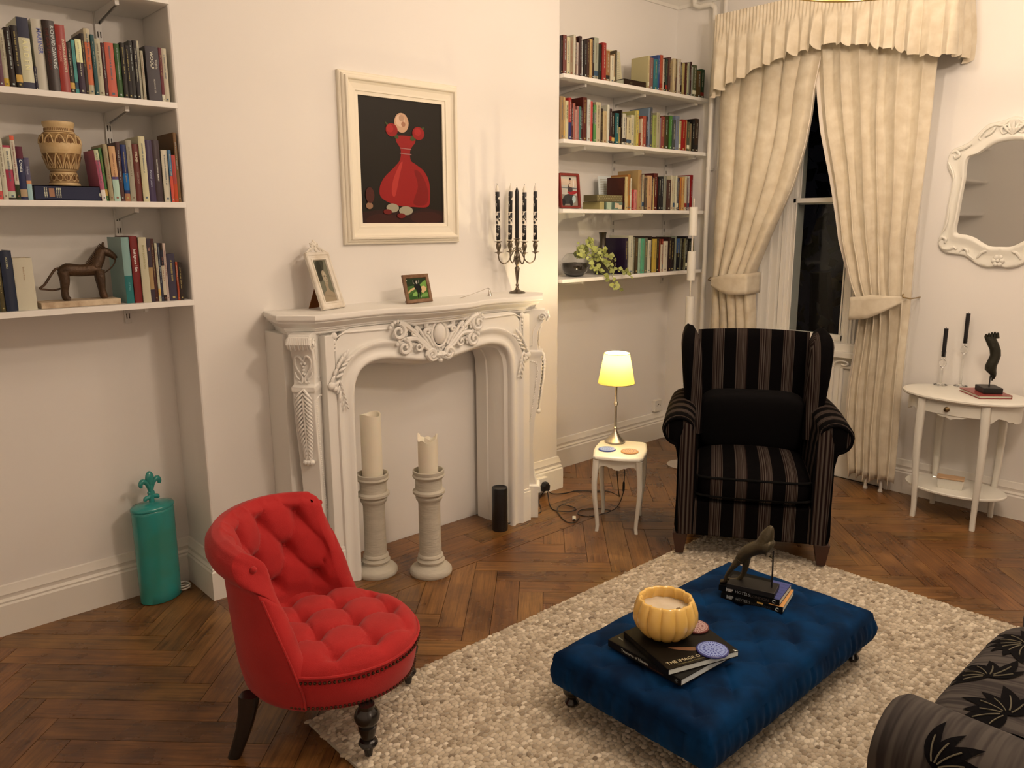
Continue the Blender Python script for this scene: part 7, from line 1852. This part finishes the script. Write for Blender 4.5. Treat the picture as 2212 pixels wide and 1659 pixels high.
fm = MB(); fm.add([Vector((x, y, .0226)) for x, y in ((.06, -.08), (.111, -.08), (.111, .08), (.06, .08))], [(0, 1, 2, 3)]); fm.build('cover_art', pm('c88a50', .4), h1, smooth=0, fix=False)
h2 = slabbook('book', 'black hotel guide book with blue cover edge, directly under the bronze animal', (2.492, 1.384, OZ + .0190), math.radians(-77), .222, .150, .0215, '141210', 'cfc4b0', soft=True)
tmesh(h2, 'HIP', .0170, frame_m((-.070, -.0765, .011), (1, 0, 0), (0, 0, 1)), pm('e0dcd4', .5), bold=.0014)
tmesh(h2, 'HOTELS', .0155, frame_m((-.022, -.0765, .011), (1, 0, 0), (0, 0, 1)), pm('d0ccc4', .5))
tmesh(h2, 'LONDON', .0150, frame_m((.040, -.0765, .009), (1, 0, 0), (0, 0, 1)), pm('5a4a40', .5))
fm = MB(); fm.add([Vector((x, y, .0216)) for x, y in ((.045, -.074), (.110, -.074), (.110, .074), (.045, .074))], [(0, 1, 2, 3)])
fm.build('cover_art', pm('50507c', .3), h2, smooth=0, fix=False)
fm = MB()
for k in range(6): fm.box((.047, -.070 + k * .025, .0216), (.109, -.069 + k * .025, .0218))
tag(fm.build('cover_lines', pm('2a2a44', .3), h2, smooth=0), kind='stuff')
for hb_ in (h1, h2):
    yy = -.0842 if hb_ is h1 else -.0768
    fm = MB(); fm.tube([Vector((.092 + .0055 * math.cos(t), yy, .011 + .0055 * math.sin(t))) for t in [j * .5 for j in range(1, 12)]], .0011, 5); fm.build('publisher_mark', pm('d8d4cc', .5), hb_)
an = thing('animal_sculpture', 'bronze long-legged animal bust on a black block held by a thin rod', 'sculpture', (2.455, 1.372, OZ + .0410), math.radians(-72.5))
mb = MB(); mb.box((-.085, -.045, 0), (.085, .045, .020)); mb.build('block', mat('black_block', (.010, .009, .008), .5), an, smooth=0, bevel=.002)
mb = MB(); mb.tube([(.066, 0, .018), (.064, 0, .160)], .0030, 8); mb.build('rod', M_black, an)
M_ab = mat('animal_bronze', (.075, .062, .036), .45, metal=.5, bump=.6, bscale=80)
mb = MB()
def tb_(pts, rads): 
    P_ = smoothp([Vector((x, y, z)) for x, y, z in pts], 4); mb.tube(P_, [interp([(k, r) for k, r in enumerate(rads)], q / 4) for q in range(len(P_))], 14)
tb_([(-.052, 0, .090), (-.045, 0, .115), (-.022, 0, .142), (.005, 0, .160), (.030, 0, .172), (.048, 0, .172), (.056, 0, .168)], [.013, .021, .024, .025, .031, .035, .020])
tb_([(.030, 0, .180), (.040, 0, .215), (.048, 0, .240), (.050, 0, .252)], [.030, .024, .014, .005])
tb_([(-.052, -.010, .105), (-.075, -.014, .070), (-.092, -.014, .040), (-.100, -.014, .012), (-.116, -.012, .004)], [.016, .009, .0065, .006, .004])
tb_([(-.030, .010, .115), (-.034, .012, .070), (-.042, .014, .038), (-.060, .010, .018), (-.085, .004, .016), (-.104, .0, .026)], [.016, .011, .008, .007, .0055, .004])
tb_([(.052, 0, .140), (.060, 0, .135), (.066, 0, .128)], [.006, .004, .003])
tb_([(-.118, 0, .004), (-.10, 0, .008), (-.075, 0, .006), (-.055, 0, .012)], [.004, .007, .006, .003])
mb.build('animal', M_ab, an, smooth=70)
